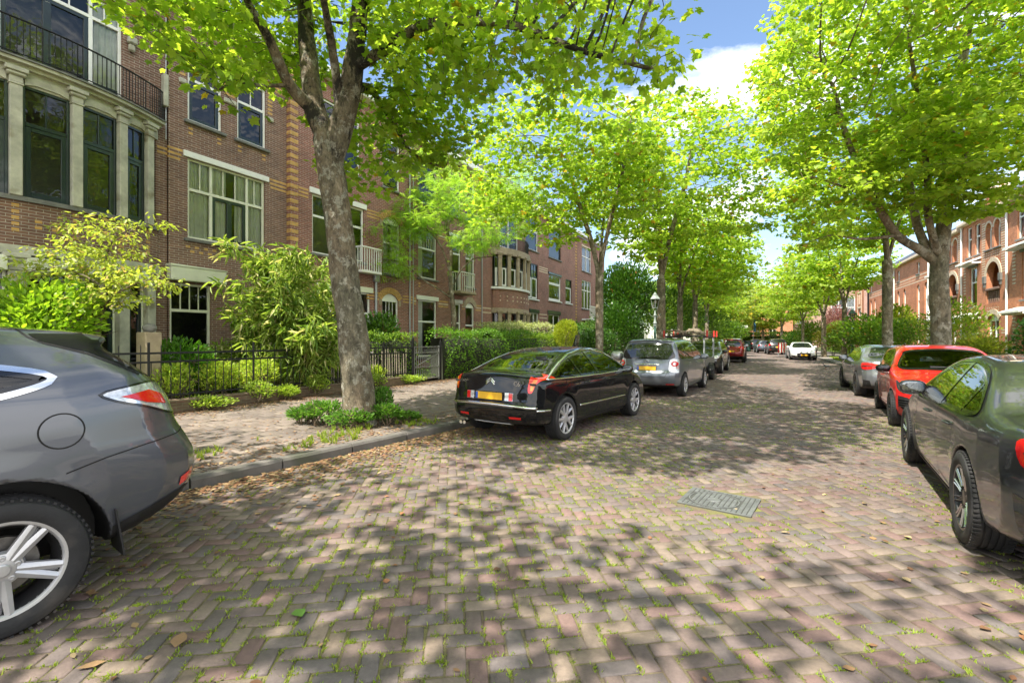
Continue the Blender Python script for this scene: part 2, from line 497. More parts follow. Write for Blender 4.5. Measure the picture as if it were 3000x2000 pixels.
class CarBuilder:
 def __init__(s, name, sp, label, loc, heading, cat='car', group='cars parked along the street', holes=True, h=.025):
  s.sp = sp; s.sh = CarShape(sp); s.h = h; s.holes = holes
  f = (math.sin(R(heading)), math.cos(R(heading)))
  s.root = thing(name, label, cat, (loc[0], loc[1], 0), math.atan2(f[1], f[0]), group)
  s.cut = []
  s.gapl = []
 def X(s, poly): return [(p[0]-s.sp['ro'], p[1]) for p in poly]
 def frame(s, view):
  return VIEWS[view] if isinstance(view, str) else _corner(view, 0)
 def drop(s, pts2, view, off=.0):
  U, V, D, O = [np.array(q, float) for q in s.frame(view)]
  P0 = O+pts2[:, :1]*U+pts2[:, 1:2]*V
  P, hit = s.sh.shoot(P0, D, 7.0)
  N = s.sh.normals(P)
  return P+N*off, N, hit
 def patch(s, name, poly, view, mat_, off=.003, step=.035, parent=None, hole=None, mats=None):
  """patch lying on the body surface; poly in local view coordinates"""
  b = resample(poly, step)
  lo = b.min(0); hi = b.max(0)
  gx, gy = np.meshgrid(np.arange(lo[0]+step/2, hi[0], step), np.arange(lo[1]+step/2, hi[1], step), indexing='ij')
  g = np.stack([gx.ravel(), gy.ravel()], 1)
  if len(g): g = g[poly_sdf(b, g[:, 0], g[:, 1]) < -step*.4]
  pts = np.vstack([b, g])
  n = len(b)
  r = mgeo.delaunay_2d_cdt([Vector(p) for p in pts], [(i, (i+1) % n) for i in range(n)], [], 1, 1e-6)
  p2 = np.array([tuple(v) for v in r[0]]); tri = np.array([f for f in r[2] if len(f) == 3])
  if len(tri) == 0: return None
  P, N, hit = s.drop(p2, view, off)
  tri = tri[hit[tri].all(1)]
  e = np.max([np.linalg.norm(P[tri[:, a]]-P[tri[:, b_]], axis=1) for a, b_ in ((0, 1), (1, 2), (2, 0))], axis=0)
  tri = tri[e < max(.16, step*4.5)]
  if len(tri) == 0: return None
  lab = np.arange(len(P))
  while True:
   m_ = lab[tri].min(1); new = lab.copy()
   for q_ in range(3): np.minimum.at(new, tri[:, q_], m_)
   if (new == lab).all(): break
   lab = new
  L_, c_ = np.unique(lab[tri[:, 0]], return_counts=True)
  tri = tri[lab[tri[:, 0]] == L_[np.argmax(c_)]]
  us = np.unique(tri); mp_ = np.zeros(len(P), int); mp_[us] = np.arange(len(us)); tri = mp_[tri]; P = P[us]; N = N[us]
  fn = np.cross(P[tri[:, 1]]-P[tri[:, 0]], P[tri[:, 2]]-P[tri[:, 0]])
  flip = (fn*N[tri[:, 0]]).sum(1) < 0
  tri[flip] = tri[flip][:, ::-1]
  o = np_mesh(name, P, tri, mat_, parent or s.root, normals=N)
  return o
 def ring(s, name, poly, view, mat_, width, off=.004, step=.03, parent=None, outer=0.0):
  """band along the inside of a closed outline"""
  a = resample(poly, step);
  o1 = inset(a, -outer) if outer else a
  o2 = inset(a, width)
  return s._band(name, o1, o2, view, mat_, off, parent, True)
 def strip(s, name, line, view, mat_, width, off=.003, step=.03, parent=None, raised=0.):
  a = resample(line, step, closed=False)
  t = np.gradient(a, axis=0); t /= np.maximum(1e-9, np.linalg.norm(t, axis=1))[:, None]
  n = np.stack([-t[:, 1], t[:, 0]], 1)*width/2
  return s._band(name, a-n, a+n, view, mat_, off, parent, False, raised)
 def _band(s, name, A, B, view, mat_, off, parent, closed, raised=0.):
  n = len(A)
  P, N, hit = s.drop(np.vstack([A, B]), view, off)
  if raised:
   Q = np.vstack([P, P+N*raised]); NN = np.vstack([N, N])
   q = []
   for i in range(n-1):
    q += [(2*n+i, 2*n+i+1, 3*n+i+1, 3*n+i), (i, i+1, 2*n+i+1, 2*n+i), (n+i+1, n+i, 3*n+i, 3*n+i+1)]
   q += [(0, 2*n, 3*n, n), (n-1, 2*n-1, 4*n-1, 3*n-1)]
   return np_mesh(name, Q, np.array(q), mat_, parent or s.root, smooth=False)
  q = []
  for i in range(n if closed else n-1):
   j = (i+1) % n
   f = (i, j, n+j, n+i)
   if not all(hit[list(f)]): continue
   nn = np.cross(P[f[1]]-P[f[0]], P[f[2]]-P[f[0]])
   q.append(f if nn@N[f[0]] > 0 else f[::-1])
  if not q: return None
  return np_mesh(name, P, np.array(q), mat_, parent or s.root, normals=N)
 def gap(s, line, view, width=.007):
  a = resample(line, .03, closed=False)
  t = np.gradient(a, axis=0); t /= np.maximum(1e-9, np.linalg.norm(t, axis=1))[:, None]
  n = np.stack([-t[:, 1], t[:, 0]], 1)*width/2
  k = len(a)
  P, N, hit = s.drop(np.vstack([a-n, a+n]), view, .0032)
  F = []
  for i in range(k-1):
   f = (i, i+1, k+i+1, k+i)
   if not all(hit[list(f)]): continue
   nn = np.cross(P[f[1]]-P[f[0]], P[f[2]]-P[f[0]])
   F.append(f if nn@N[f[0]] > 0 else f[::-1])
  if F: s.gapl.append((P, N, np.array(F)))
 def window(s, name, poly, view, frit=.022, glass=None, chrome=0., hole=True, label=None):
  """glass pane with its dark border; the shell is opened behind it"""
  p = smooth_poly(poly, 5) if len(poly) < 30 else np.asarray(poly)
  g = glass or (M['glass'] if s.holes else M['glass_solid'])
  o = s.patch(name, p, view, g, off=.002, step=.05)
  if frit: s.ring('window_seal', p, view, M['frit'], frit, off=.0045, parent=o, outer=.004)
  if chrome: s.ring('chrome_trim', p, view, M['chrome'], .003, off=.0075, parent=o, outer=chrome)
  if s.holes and hole: s.cut.append((inset(resample(p, .05), .012), view))
  return o
 def build_body(s, mat_, lower=None):
  P, Fc = s.sh.body(s.h)
  N = s.sh.normals(P)
  cen = P[Fc].mean(1); fn = N[Fc].mean(1)
  idx = np.zeros(len(Fc), np.int32)
  for (wx, wr) in s.sh.wheels:
   d = np.hypot(cen[:, 0]-wx, cen[:, 2]-wr)
   idx[(d < wr*s.sp.get('arch', 1.11)+.004) & (np.abs(cen[:, 1]) < s.sh.hw+.1) & (cen[:, 2] < wr*2.4)] = 1
  idx[(fn[:, 2] < -.75) & (cen[:, 2] < .45)] = 1
  if lower is not None: idx[(cen[:, 2] < lower)] = 1
  keep = np.ones(len(Fc), bool)
  for poly, view in s.cut:
   U, V, D, O = [np.array(q, float) for q in s.frame(view)]
   vin = poly_sdf(poly, P@U, P@V) < 0
   facing = (N@D) < -.12
   allin = (vin & facing)[Fc].all(1)
   keep &= ~allin
  Fk = Fc[keep]
  ids = [idx[keep]]; Ps = [P]; Ns = [N]; Fs = [Fk]; n0 = len(P)
  for (gp, gn, gf) in s.gapl:   # shut lines belong to the shell
   Ps.append(gp); Ns.append(gn); Fs.append(gf+n0); n0 += len(gp); ids.append(np.full(len(gf), 2, np.int32))
  o = np_mesh('body', np.vstack(Ps), np.vstack(Fs), mat_, s.root, normals=np.vstack(Ns), mats=[mat_, M['black_plastic'], M['gap']], midx=np.concatenate(ids))
  s.bodyo = o
  return o
 def wheels(s, style, rim_r, width=.225, tread=None, mats=('alloy', 'alloy'), steer=0.):
  Rr = s.sp['R']; tr = s.sp.get('track', s.sh.hw-width/2-.012)
  protos = {}
  for (wx, _) in s.sh.wheels:
   for sd in (1, -1):
    if sd in protos:
     c = copy_tree(protos[sd], s.root); c.location = (wx, sd*tr, Rr)
     continue
    protos[sd] = w = make_wheel(Rr, rim_r, width, style, mats, s.root)
    w.location = (wx, sd*tr, Rr)
    w.rotation_euler = (0, R(17), 0 if sd > 0 else math.pi)
 def mirror(s, x, z, y, mat_, size=(.085, .12, .085), rear=1):
  for sd in (1, -1):
   mb = MB(); mb.ball((0, 0, 0), (1, 1, 1), 20, 12)
   mb.v = [(max(-.45, math.copysign(abs(a)**.75, a))*size[0], math.copysign(abs(b)**.7, b)*size[1], math.copysign(abs(c)**.75, c)*size[2]) for a, b, c in mb.v]
   mb.tube([(0, -size[1]*.6, -size[2]*.5), (0, -size[1]*1.7, -size[2]*1.1)], [.03, .035], 8)
   o = mb.build('side_mirror', mat_, s.root, smooth=40)
   o.location = (x-s.sp['ro'], sd*(y+size[1]), z); o.scale = (1, sd, 1)
   g = MB(); g.ball((0, 0, 0), (1, 1, 1), 20, 12)
   g.v = [(-size[0]*.45-.002+.004*min(0, a), math.copysign(abs(b)**.7, b)*size[1]*.84, math.copysign(abs(c)**.75, c)*size[2]*.8) for a, b, c in g.v]
   g.build('mirror_glass', M['mirror_glass'], o)
 def handle(s, x, z, view, mat_, L=.2, parent=None):
  P, N, hit = s.drop(np.array([[x-s.sp['ro']-L/2, z], [x-s.sp['ro'], z+.004], [x-s.sp['ro']+L/2, z]]), view, .0)
  mb = MB(); p = [Vector(q)+Vector(n)*d for q, n, d in zip(P, N, (.004, .028, .004))]
  mb.tube(catmull(p, 4), [.008]+[.013]*7+[.008], 8)
  o = mb.build('door_handle', mat_, parent or s.root, smooth=60)
  cup = [(x-s.sp['ro']-L*.3, z-.03), (x-s.sp['ro']+L*.3, z-.03), (x-s.sp['ro']+L*.25, z+.035), (x-s.sp['ro']-L*.25, z+.035)]
  return o
 def plate(s, end, z, w=.52, h=.11, tilt=0, y=0.):
  view = 'B' if end == 'rear' else 'F'
  P, N, hit = s.drop(np.array([[y, z]]), view, .0)
  P = P[0]; n = N[0]
  sg = -1 if end == 'rear' else 1
  mb = MB(); mb.bbox(-.006, .006, -w/2, w/2, -h/2, h/2, .004)
  pl = mb.build('number_plate', M['plate'], s.root)
  pl.location = (P[0]+sg*.018, y, z); pl.rotation_euler = (0, -sg*math.asin(max(-.6, min(.6, n[2])))*.8, 0)
  mb = MB(); mb.box(-.0085, .0085, -.022, .022, -h/2+.004, h/2-.004)
  q = mb.build('blue_band', M['plate_blue'], pl); q.location = (0, -sg*(-1)*0+(w/2-.026)*(1 if end == 'rear' else -1), 0)
  mb = MB(); mb.box(-.012, -.006 if sg < 0 else .006, -w/2-.012, w/2+.012, -h/2-.012, h/2+.012)
  mb.v = [((-sg)*abs(v[0]) if True else 0, v[1], v[2]) for v in mb.v]
  mb.build('plate_holder', M['black_plastic'], pl)
  return pl
 def interior(s, z_floor=.42, front=None, rear=None, belt=.92, smat='seat', wheel_side=1, roofz=None):
  ro = s.sp['ro']; hw = s.sh.hw
  fx = (front or s.sp['WB']*.52)
  rx = (rear or .15)
  mb = MB()
  xa, xb = -.25, s.sp['WB']*.80
  iw = hw-.14
  mb.box(xa, xb, -iw, iw, z_floor-.03, z_floor)
  mb.box(xa, xb, iw-.02, iw+.0, z_floor, belt-.04); mb.box(xa, xb, -iw, -iw+.02, z_floor, belt-.04)
  mb.box(xa-.5, xa, -iw, iw, belt-.06, belt-.03)
  mb.box(xb-.03, xb+.25, -iw, iw, z_floor, belt-.08)
  mb.bbox(xb-.25, xb+.3, -iw, iw, belt-.16, belt-.02, .04)
  mb.build('cabin_trim', M['seat'], s.root)
  def seat(x, y, bench=False):
   w = .27 if not bench else .6
   b = MB()
   b.bbox(x-.1, x+.42, y-w, y+w, z_floor+.03, z_floor+.18, .05)
   st = len(b.v); b.bbox(-.07, .07, y-w, y+w, 0, .62, .05)
   b.xform(Matrix.Translation((x-.1, 0, z_floor+.1)) @ Matrix.Rotation(R(-17), 4, 'Y'), st)
   o = b.build('seat', M[smat], s.root, smooth=50)
   for yy in ([y] if not bench else [y-.36, y+.36]):
    h = MB(); h.bbox(-.05, .05, yy-.13, yy+.13, .65, .85, .045)
    h.tube([(0, yy-.05, .5), (0, yy-.05, .7)], .008, 6); h.tube([(0, yy+.05, .5), (0, yy+.05, .7)], .008, 6)
    h.xform(Matrix.Translation((x-.10, 0, z_floor+.06)) @ Matrix.Rotation(R(-10), 4, 'Y'))
    h.build('headrest', M[smat], o, smooth=50)
  seat(fx, .38); seat(fx, -.38); seat(rx, 0, True)
  sw = MB()
  cir = [(math.cos(t)*.18, math.sin(t)*.18, 0) for t in np.linspace(0, 2*math.pi, 25)]
  sw.tube(cir, .016, 8, caps=False); sw.box(-.17, .17, -.02, .02, -.015, .005); sw.box(-.02, .02, -.17, 0, -.015, .005)
  o = sw.build('steering_wheel', M['seat'], s.root, smooth=60)
  o.location = (xb-.33, .38*wheel_side, belt+.0); o.rotation_euler = (0, R(-68), 0)
def make_wheel(Rr, rim_r, width, style, mats, parent):
 hw = width/2
 hub = MB()   # brake disc and carrier
 hub.lathe([(.0, .02), (.155, .02), (.16, .0), (.155, -.02), (.0, -.02)], 28, axis='y', c=(0, -.01, 0))
 hub.lathe([(.0, .05), (.07, .045), (.075, -.02)], 20, axis='y')
 hub.bbox(.09, .19, -.05, .05, -.10, .10, .02)
 hub.lathe([(rim_r-.03, -hw+.01), (rim_r-.05, -hw*.5), (rim_r-.06, hw*.2), (rim_r-.028, hw-.02)], 40, axis='y', m=1)
 w = hub.build('wheel', [M['disc'], M['black_plastic']], parent, smooth=40)
 t = MB()
 sw = Rr-rim_r
 prof = [(rim_r-.012, hw-.012), (rim_r+.004, hw-.002), (rim_r+sw*.25, hw+.006), (rim_r+sw*.55, hw+.008), (rim_r+sw*.8, hw-.004), (Rr-.012, hw-.022), (Rr-.002, hw-.045)]
 for g in (.055, .02):
  prof += [(Rr, g+.006), (Rr-.008, g+.004), (Rr-.008, g-.004), (Rr, g-.006)]
 back = [(r, -y) for r, y in prof[::-1]]
 t.lathe(prof+back, 72, axis='y')
 for k in range(64):
  a = 2*math.pi*k/64
  c, s_ = math.cos(a), math.sin(a)
  for sd in (1, -1):
   st = len(t.v)
   t.box(Rr-.012, Rr+.0015, -.006, .009, min(sd*(hw-.012), sd*(hw-.055)), max(sd*(hw-.012), sd*(hw-.055)))
   for i in range(st, len(t.v)):
    x, y, z = t.v[i]; t.v[i] = (x*c-y*s_, z, x*s_+y*c)
 t.build('tyre', M['rubber'], w, smooth=35)
 r = MB()
 f = hw-.012   # face plane
 r.lathe([(rim_r-.034, f-.05), (rim_r-.030, f-.012), (rim_r-.018, f+.004), (rim_r-.004, f+.006), (rim_r+.002, f-.004), (rim_r-.006, f-.02)], 72, axis='y', m=0)
 def spoke(a, r0, r1, w0, w1, d0, d1, m=0, th=.03, twist=0., crown=.006):
  """bar from hub to rim; d = depth behind the face at inner / outer end"""
  n = 6; V = []
  for i in range(n+1):
   q = i/n; rr = r0+(r1-r0)*q; ww = (w0+(w1-w0)*q)/2
   dd = f-(d0+(d1-d0)*(q**1.6)); sh = twist*q
   for (o, y) in ((-ww, dd-th), (-ww, dd-.004), (-ww*.72, dd+.0), (0, dd+crown), (ww*.72, dd+.0), (ww, dd-.004), (ww, dd-th)):
    V.append((rr*math.cos(a)-(o+sh)*math.sin(a), y, rr*math.sin(a)+(o+sh)*math.cos(a)))
  F = []
  for i in range(n):
   for j in range(6):
    F.append((i*7+j, (i+1)*7+j, (i+1)*7+j+1, i*7+j+1))
  r.add(V, F, m)
 rr = rim_r-.022
 if style == 'five_v':          # five pairs of straight spokes
  for k in range(5):
   a = 2*math.pi*k/5
   for o in (-.135, .135):
    spoke(a+o*1.35, .055, rr, .05, .038, .016, .002, 0, .035, twist=(-.012 if o > 0 else .012))
   spoke(a, .06, rr, .03, .012, .03, .022, 0, .02)
  r.lathe([(0, f-.012), (.05, f-.014), (.085, f-.022), (.095, f-.05)], 30, axis='y')
  for k in range(5):
   a = 2*math.pi*(k+.5)/5
   c = (.062*math.cos(a), 0, .062*math.sin(a))
   r.lathe([(.016, f-.0165), (.013, f-.012), (.009, f-.011), (.0085, f-.016), (0, f-.016)], 12, axis='y', c=c, m=1)
  r.lathe([(0, f+.0), (.028, f-.001), (.034, f-.006), (.035, f-.014)], 24, axis='y')
 elif style == 'lattice':       # broad spokes splitting near the rim
  for k in range(5):
   a = 2*math.pi*k/5
   spoke(a, .05, rr*.58, .075, .075, .012, .002, 0, .03)
   spoke(a+.17, rr*.45, rr, .05, .045, .006, .002, 0, .03, twist=.03)
   spoke(a-.17, rr*.45, rr, .05, .045, .006, .002, 0, .03, twist=-.03)
  r.lathe([(0, f-.003), (.05, f-.006), (.075, f-.012), (.085, f-.04)], 30, axis='y')
 elif style == 'multi':         # fine twin spokes, dark with machined faces
  for k in range(10):
   a = 2*math.pi*k/10
   for o in (-.1, .1):
    spoke(a+o, .055, rr, .03, .022, .02, .002, 0, .035, twist=-o*.06)
    spoke(a+o, .09, rr-.004, .012, .011, .013, -.002, 1, .006, twist=-o*.06)
  r.lathe([(0, f-.01), (.05, f-.012), (.075, f-.02), (.085, f-.05)], 30, axis='y')
 elif style == 'five_y':
  for k in range(5):
   a = 2*math.pi*k/5
   spoke(a, .05, rr, .07, .045, .015, .0, 0, .035)
   spoke(a+.3, rr*.35, rr, .03, .03, .02, .0, 0, .03, twist=.02)
   spoke(a-.3, rr*.35, rr, .03, .03, .02, .0, 0, .03, twist=-.02)
  r.lathe([(0, f-.008), (.05, f-.01), (.075, f-.016), (.085, f-.05)], 24, axis='y')
 else:                          # ten plain spokes
  for k in range(10):
   spoke(2*math.pi*k/10, .05, rr, .04, .03, .015, .0, 0, .03)
  r.lathe([(0, f-.006), (.05, f-.01), (.075, f-.016), (.085, f-.05)], 24, axis='y')
 r.build('rim', [M[mats[0]], M[mats[1]]], w, smooth=35)
 return w
def WZ(hw, belt, roof, top=.66, low=.9, sill=.2):
 return [(sill-.1, hw*.72), (sill+.02, hw*.86), (sill+.12, hw*.945), (.5, hw*.985), (.68, hw), (belt-.14, hw*.985), (belt-.03, hw*.955), (belt+.03, hw*.915), (belt+.1, hw*.875), (roof-.12, hw*(top+.06)), (roof+.05, hw*top*.93), (roof+.3, hw*top*.6)]
def car_crossover():
 sp = dict(ro=1.05, WB=2.74, R=.37, W=1.885, arch=1.24, bow=.13, crown=.06, rr=.10, zdeck=1.28, zhood=.8, flare=.022,
      prof=[(.6,.30),(.30,.38),(.09,.50),(.0,.66),(.0,.80),(.05,.92),(.11,1.04),(.14,1.16),(.20,1.28),(.36,1.44),(.53,1.575),(.50,1.625),(.60,1.655),(1.0,1.685),(1.7,1.70),(2.4,1.675),(2.9,1.59),(3.4,1.34),(3.75,1.16),(4.1,1.09),(4.5,.98),(4.7,.8),(4.77,.6),(4.74,.4),(4.6,.27),(4.3,.22),(3,.21),(1.2,.22),(.85,.25)],
      wz=[(.15,.74),(.28,.83),(.42,.90),(.58,.925),(.75,.942),(.88,.943),(1.0,.932),(1.12,.915),(1.24,.89),(1.34,.845),(1.55,.70),(1.68,.61),(1.9,.45)],
      plan_r=[(-.3,.0),(0,.5),(.05,.66),(.14,.795),(.30,.885),(.6,.94),(1.1,.96)])
 cm = paint('grey_metallic', (.098, .106, .126), .55, .3)
 c = CarBuilder('parked_car', sp, 'grey metallic crossover cut off by the frame beside the near kerb, silver twin spoke wheels', RXP, 216, h=.022)
 X = c.X; hw = sp['W']/2
 side = X([(.86,1.375),(1.15,1.45),(1.6,1.53),(2.2,1.56),(2.65,1.49),(3.0,1.32),(3.22,1.17),(2.6,1.16),(1.8,1.20),(1.25,1.265),(1.0,1.315)])
 for v in 'LR':
  c.window('side_window', side, v, frit=.03, chrome=.028)
  c.strip('window_pillar', X([(2.02,1.18),(1.93,1.56)]), v, M['black_plastic'], .09, off=.006)
  if v == 'L':
   t = np.linspace(0, 2*math.pi, 33)[:-1]
   cx, cz = X([(.815,1.075)])[0]
   fl = [(cx+.098*math.cos(q), cz+.098*math.sin(q)) for q in t]
   f = c.patch('fuel_flap', fl, v, cm, off=.003)
   c.gap(fl+[fl[0]], v, .008)
  c.gap(X([(.80,.83),(.62,.885),(.40,.93),(.22,.955),(.12,.965)]), v, .007)
  c.gap(X([(1.28,1.21),(1.32,1.0),(1.30,.85),(1.52,.62),(1.62,.45)]), v); c.gap(X([(2.15,1.16),(2.18,.8),(2.12,.42)]), v); c.gap(X([(3.2,1.15),(3.25,.8),(3.18,.42)]), v)
  c.handle(1.55, 1.08, v, cm); c.handle(2.55, 1.06, v, cm)
  c.strip('side_sill', X([(1.62,.33),(3.2,.33)]), v, M['black_plastic'], .13, off=.008)
  c.patch('bumper_valance', X([(.585,.30),(.585,.455),(.36,.53),(.17,.585),(.10,.56),(.12,.46),(.35,.36)]), v, M['black_plastic'], off=.006)
 for sd in (1, -1):
  ang = -58 if sd > 0 else 58
  U, V, D, O = [np.array(q) for q in _corner(ang, 1)]
  def cw(x, z, y): return (np.dot((x-sp['ro'], sd*y, 0), U), z)
  lamp = [cw(.60,1.262,.92), cw(.52,1.215,.92), cw(.36,1.165,.90), cw(.19,1.105,.86), cw(.12,1.09,.68), cw(.13,1.2,.66), cw(.17,1.285,.68), cw(.28,1.318,.84), cw(.44,1.305,.89)]
  if sd < 0: lamp = lamp[::-1]
  fr = (tuple(U), tuple(V), tuple(D), tuple(O))
  c.frame_ = fr
  _orig = c.frame
  c.frame = lambda v, fr=fr, o=_orig: fr if v == 'corner' else o(v)
  lp = smooth_poly(lamp, 3)
  tl = c.patch('tail_light', lp, 'corner', M['clear_lens'], off=.006)
  red = [cw(.50,1.242,.92), cw(.36,1.19,.90), cw(.215,1.165,.86), cw(.22,1.225,.86), cw(.33,1.268,.88)]
  c.patch('red_reflector', red, 'corner', M['red_lens'], off=.012, parent=tl)
  c.ring('lamp_seal', lp, 'corner', M['frit'], .006, off=.008, parent=tl, outer=.006)
  rf = [cw(.19,.60,.84), cw(.10,.645,.74), cw(.11,.70,.74), cw(.19,.655,.83)]
  c.patch('rear_reflector', rf, 'corner', M['red_lens'], off=.007)
  c.frame = _orig
 rw = [(-.62,1.33),(-.6,1.52),(-.3,1.56),(.3,1.56),(.6,1.52),(.62,1.33),(.3,1.31),(-.3,1.31)]
 c.window('rear_window', rw, 'B', frit=.05, glass=M['glass_dark'])
 for v in 'LR':
  c.patch('spoiler_fin', X([(.95,1.672),(.76,1.668),(.55,1.625),(.60,1.595),(.40,1.45),(.23,1.30),(.30,1.325),(.46,1.405),(.66,1.52),(.88,1.59)]), v, M['fin_black'], off=.004)
  c.gap(X([(.97,1.68),(.92,1.615),(.86,1.58),(.66,1.508),(.42,1.37)]), v, .010)
 c.window('windscreen', [(-.7,1.2),(-.58,1.52),(.0,1.56),(.58,1.52),(.7,1.2),(0,1.17)], 'F', frit=.05)
 c.build_body(cm)
 c.wheels('five_v', .262, .235)
 c.mirror(3.15, 1.15, hw*.93, cm)
 c.plate('rear', .86)
 for sd in (1, -1):
  mb = MB(); mb.tube([(-.02, 0, 0), (0, 0, 0)], .01, 8)
  fl = MB(); fl.box(-.005, .005, -.12, .12, -.30, .0); fo = fl.build('mud_flap', M['black_plastic'], c.root)
  fo.location = (-.475, sd*(hw-.15), .56); fo.rotation_euler = (0, R(8), 0)
 return c
def car_fastback():
 sp = dict(ro=.88, WB=2.90, R=.345, W=1.86, arch=1.14, bow=.12, crown=.085, rr=.085, zdeck=1.0, zhood=.72, flare=.012,
      prof=[(.5,.26),(.16,.29),(.05,.36),(.0,.5),(.0,.60),(.035,.66),(.05,.8),(.075,.93),(.10,1.03),(.16,1.075),(.34,1.085),(.62,1.17),(1.0,1.30),(1.45,1.405),(2.0,1.46),(2.45,1.465),(2.85,1.42),(3.25,1.27),(3.75,1.03),(4.15,.93),(4.55,.80),(4.8,.66),(4.9,.5),(4.86,.34),(4.7,.23),(4.3,.19),(2.5,.19),(.9,.2)],
      wz=[(.1,.72),(.2,.82),(.3,.89),(.45,.915),(.65,.932),(.82,.925),(.93,.905),(1.0,.865),(1.08,.815),(1.2,.745),(1.36,.635),(1.5,.54),(1.7,.4)],
      plan_r=[(-.3,.0),(0,.58),(.04,.72),(.11,.835),(.26,.90),(.7,.945),(1.3,.96)])
 cm = paint('black_gloss', (.006, .0065, .0075), .0, .25)
 c = CarBuilder('parked_car', sp, 'glossy black fastback saloon with chrome window arc, parked just past the leaning maple', C6P, C6H, h=.022)
 X = c.X; hw = sp['W']/2
 top = [(.52,1.03),(.70,1.10),(1.0,1.20),(1.4,1.315),(1.9,1.385),(2.35,1.385),(2.75,1.31),(3.15,1.135),(3.38,1.005)]
 bot = [(3.2,.995),(2.5,.99),(1.6,.99),(.95,1.0),(.6,1.015)]
 for v in 'LR':
  w = c.window('side_window', X(top+bot), v, frit=.02)
  c.strip('chrome_arc', X([(.40,.985),(.55,1.05),(.72,1.12),(1.0,1.225),(1.4,1.34),(1.9,1.41),(2.35,1.412),(2.78,1.335),(3.18,1.155),(3.42,1.0)]), v, M['chrome'], .020, off=.006, raised=.006)
  c.strip('belt_trim', X([(.42,.985),(1.2,.97),(2.2,.968),(3.38,.982)]), v, M['chrome'], .020, off=.006, raised=.008)
  c.strip('window_pillar', X([(1.48,.99),(1.33,1.31)]), v, M['frit'], .05, off=.008)
  c.strip('window_pillar', X([(2.12,.99),(2.00,1.40)]), v, M['frit'], .085, off=.008)
  c.gap(X([(2.10,.97),(2.13,.7),(2.06,.36),(1.9,.31)]), v); c.gap(X([(1.42,.97),(1.30,.80),(1.24,.72)]), v)
  c.gap(X([(3.34,.97),(3.4,.75),(3.34,.42),(3.2,.31)]), v); c.gap(X([(1.28,.34),(1.9,.31),(3.2,.31)]), v, .006)
  c.handle(1.62, .865, v, cm, .2); c.handle(2.45, .87, v, cm, .2)
  c.strip('door_moulding', X([(1.36,.50),(2.2,.49),(3.30,.485)]), v, M['chrome'], .030, off=.004, raised=.007)
  c.strip('bumper_moulding', X([(.14,.535),(.46,.52)]), v, M['chrome'], .028, off=.004, raised=.005)
  c.strip('side_sill', X([(1.28,.265),(3.3,.25)]), v, M['black_plastic'], .05, off=.004)
  if v == 'R':
   t = np.linspace(0, 2*math.pi, 29); cx, cz = X([(1.0,.90)])[0]
   c.patch('fuel_flap', [(cx+.075*math.cos(q), cz+.08*math.sin(q)) for q in t[:-1]], v, cm, off=.002)
   c.gap([(cx+.075*math.cos(q), cz+.08*math.sin(q)) for q in t], v, .006)
 for sd in (1, -1):
  ang = -48 if sd > 0 else 48
  U, V, D, O = [np.array(q) for q in _corner(ang, 1)]
  fr = (tuple(U), tuple(V), tuple(D), tuple(O))
  _orig = c.frame
  c.frame = lambda v, fr=fr, o=_orig: fr if v == 'corner' else o(v)
  def cw(x, z, y): return (np.dot((x-sp['ro'], sd*y, 0), U), z)
  lamp = [cw(.055,.80,.82), cw(.07,.80,.735), cw(.085,.93,.735), cw(.12,1.02,.745), cw(.20,1.065,.775), cw(.33,1.068,.815), cw(.50,1.035,.86), cw(.60,.99,.885), cw(.52,.985,.89), cw(.40,.985,.88), cw(.25,.98,.86), cw(.14,.93,.84), cw(.10,.86,.825)]
  if sd < 0: lamp = lamp[::-1]
  lp = smooth_poly(lamp, 3)
  tl = c.patch('tail_light', lp, 'corner', M['red_lens'], off=.006)
  am = [cw(.085,.83,.805), cw(.085,.83,.76), cw(.10,.93,.765), cw(.15,.99,.785), cw(.19,.99,.815), cw(.13,.92,.82)]
  c.patch('indicator_lens', am, 'corner', M['amber_lens'], off=.010, parent=tl)
  c.frame = _orig
 c.window('rear_window', [(-.70,1.115),(-.60,1.24),(-.52,1.34),(-.25,1.365),(.25,1.365),(.52,1.34),(.60,1.24),(.70,1.115),(.35,1.105),(-.35,1.105)], 'B', frit=.03, glass=M['glass_dark'])
 c.window('windscreen', [(-.68,1.06),(-.55,1.33),(.0,1.39),(.55,1.33),(.68,1.06),(0,1.02)], 'F', frit=.05)
 c.strip('bumper_trim', [(-.82,.575),(-.4,.60),(0,.605),(.4,.60),(.82,.575)], 'B', M['chrome'], .034, off=.004, raised=.012)
 c.strip('diffuser_trim', [(-.35,.30),(0,.29),(.35,.30)], 'B', M['alloy'], .03, off=.004, raised=.01)
 c.gap([(-.72,1.06),(-.70,.80),(-.66,.66),(0,.645),(.66,.66),(.70,.80),(.72,1.06)], 'B', .007)
 for y in (.50, -.50):
  c.patch('rear_reflector', [(y-.1,.40),(y+.1,.40),(y+.1,.435),(y-.1,.435)], 'B', M['red_lens'], off=.006)
  q = c.patch('reversing_light', [(y*.76-.075,.665),(y*.76+.075,.665),(y*.76+.075,.785),(y*.76-.075,.785)], 'B', M['clear_lens'], off=.004)
  s_ = .035 if y > 0 else -.035
  c.patch('red_lens', [(y*.76+s_-.035,.668),(y*.76+s_+.035,.668),(y*.76+s_+.035,.782),(y*.76+s_-.035,.782)], 'B', M['red_lens'], off=.008, parent=q)
 P, N, _ = c.drop(np.array([[0, .93], [.56, .93], [-.50, .92]]), 'B', .004)
 for k in range(2):
  z0 = .925+k*.035
  c.strip('chevron_badge', [(-.085,z0-.03),(-.045,z0+.005),(0,z0+.04),(.045,z0+.005),(.085,z0-.03)], 'B', M['chrome'], .022, off=.004, raised=.006)
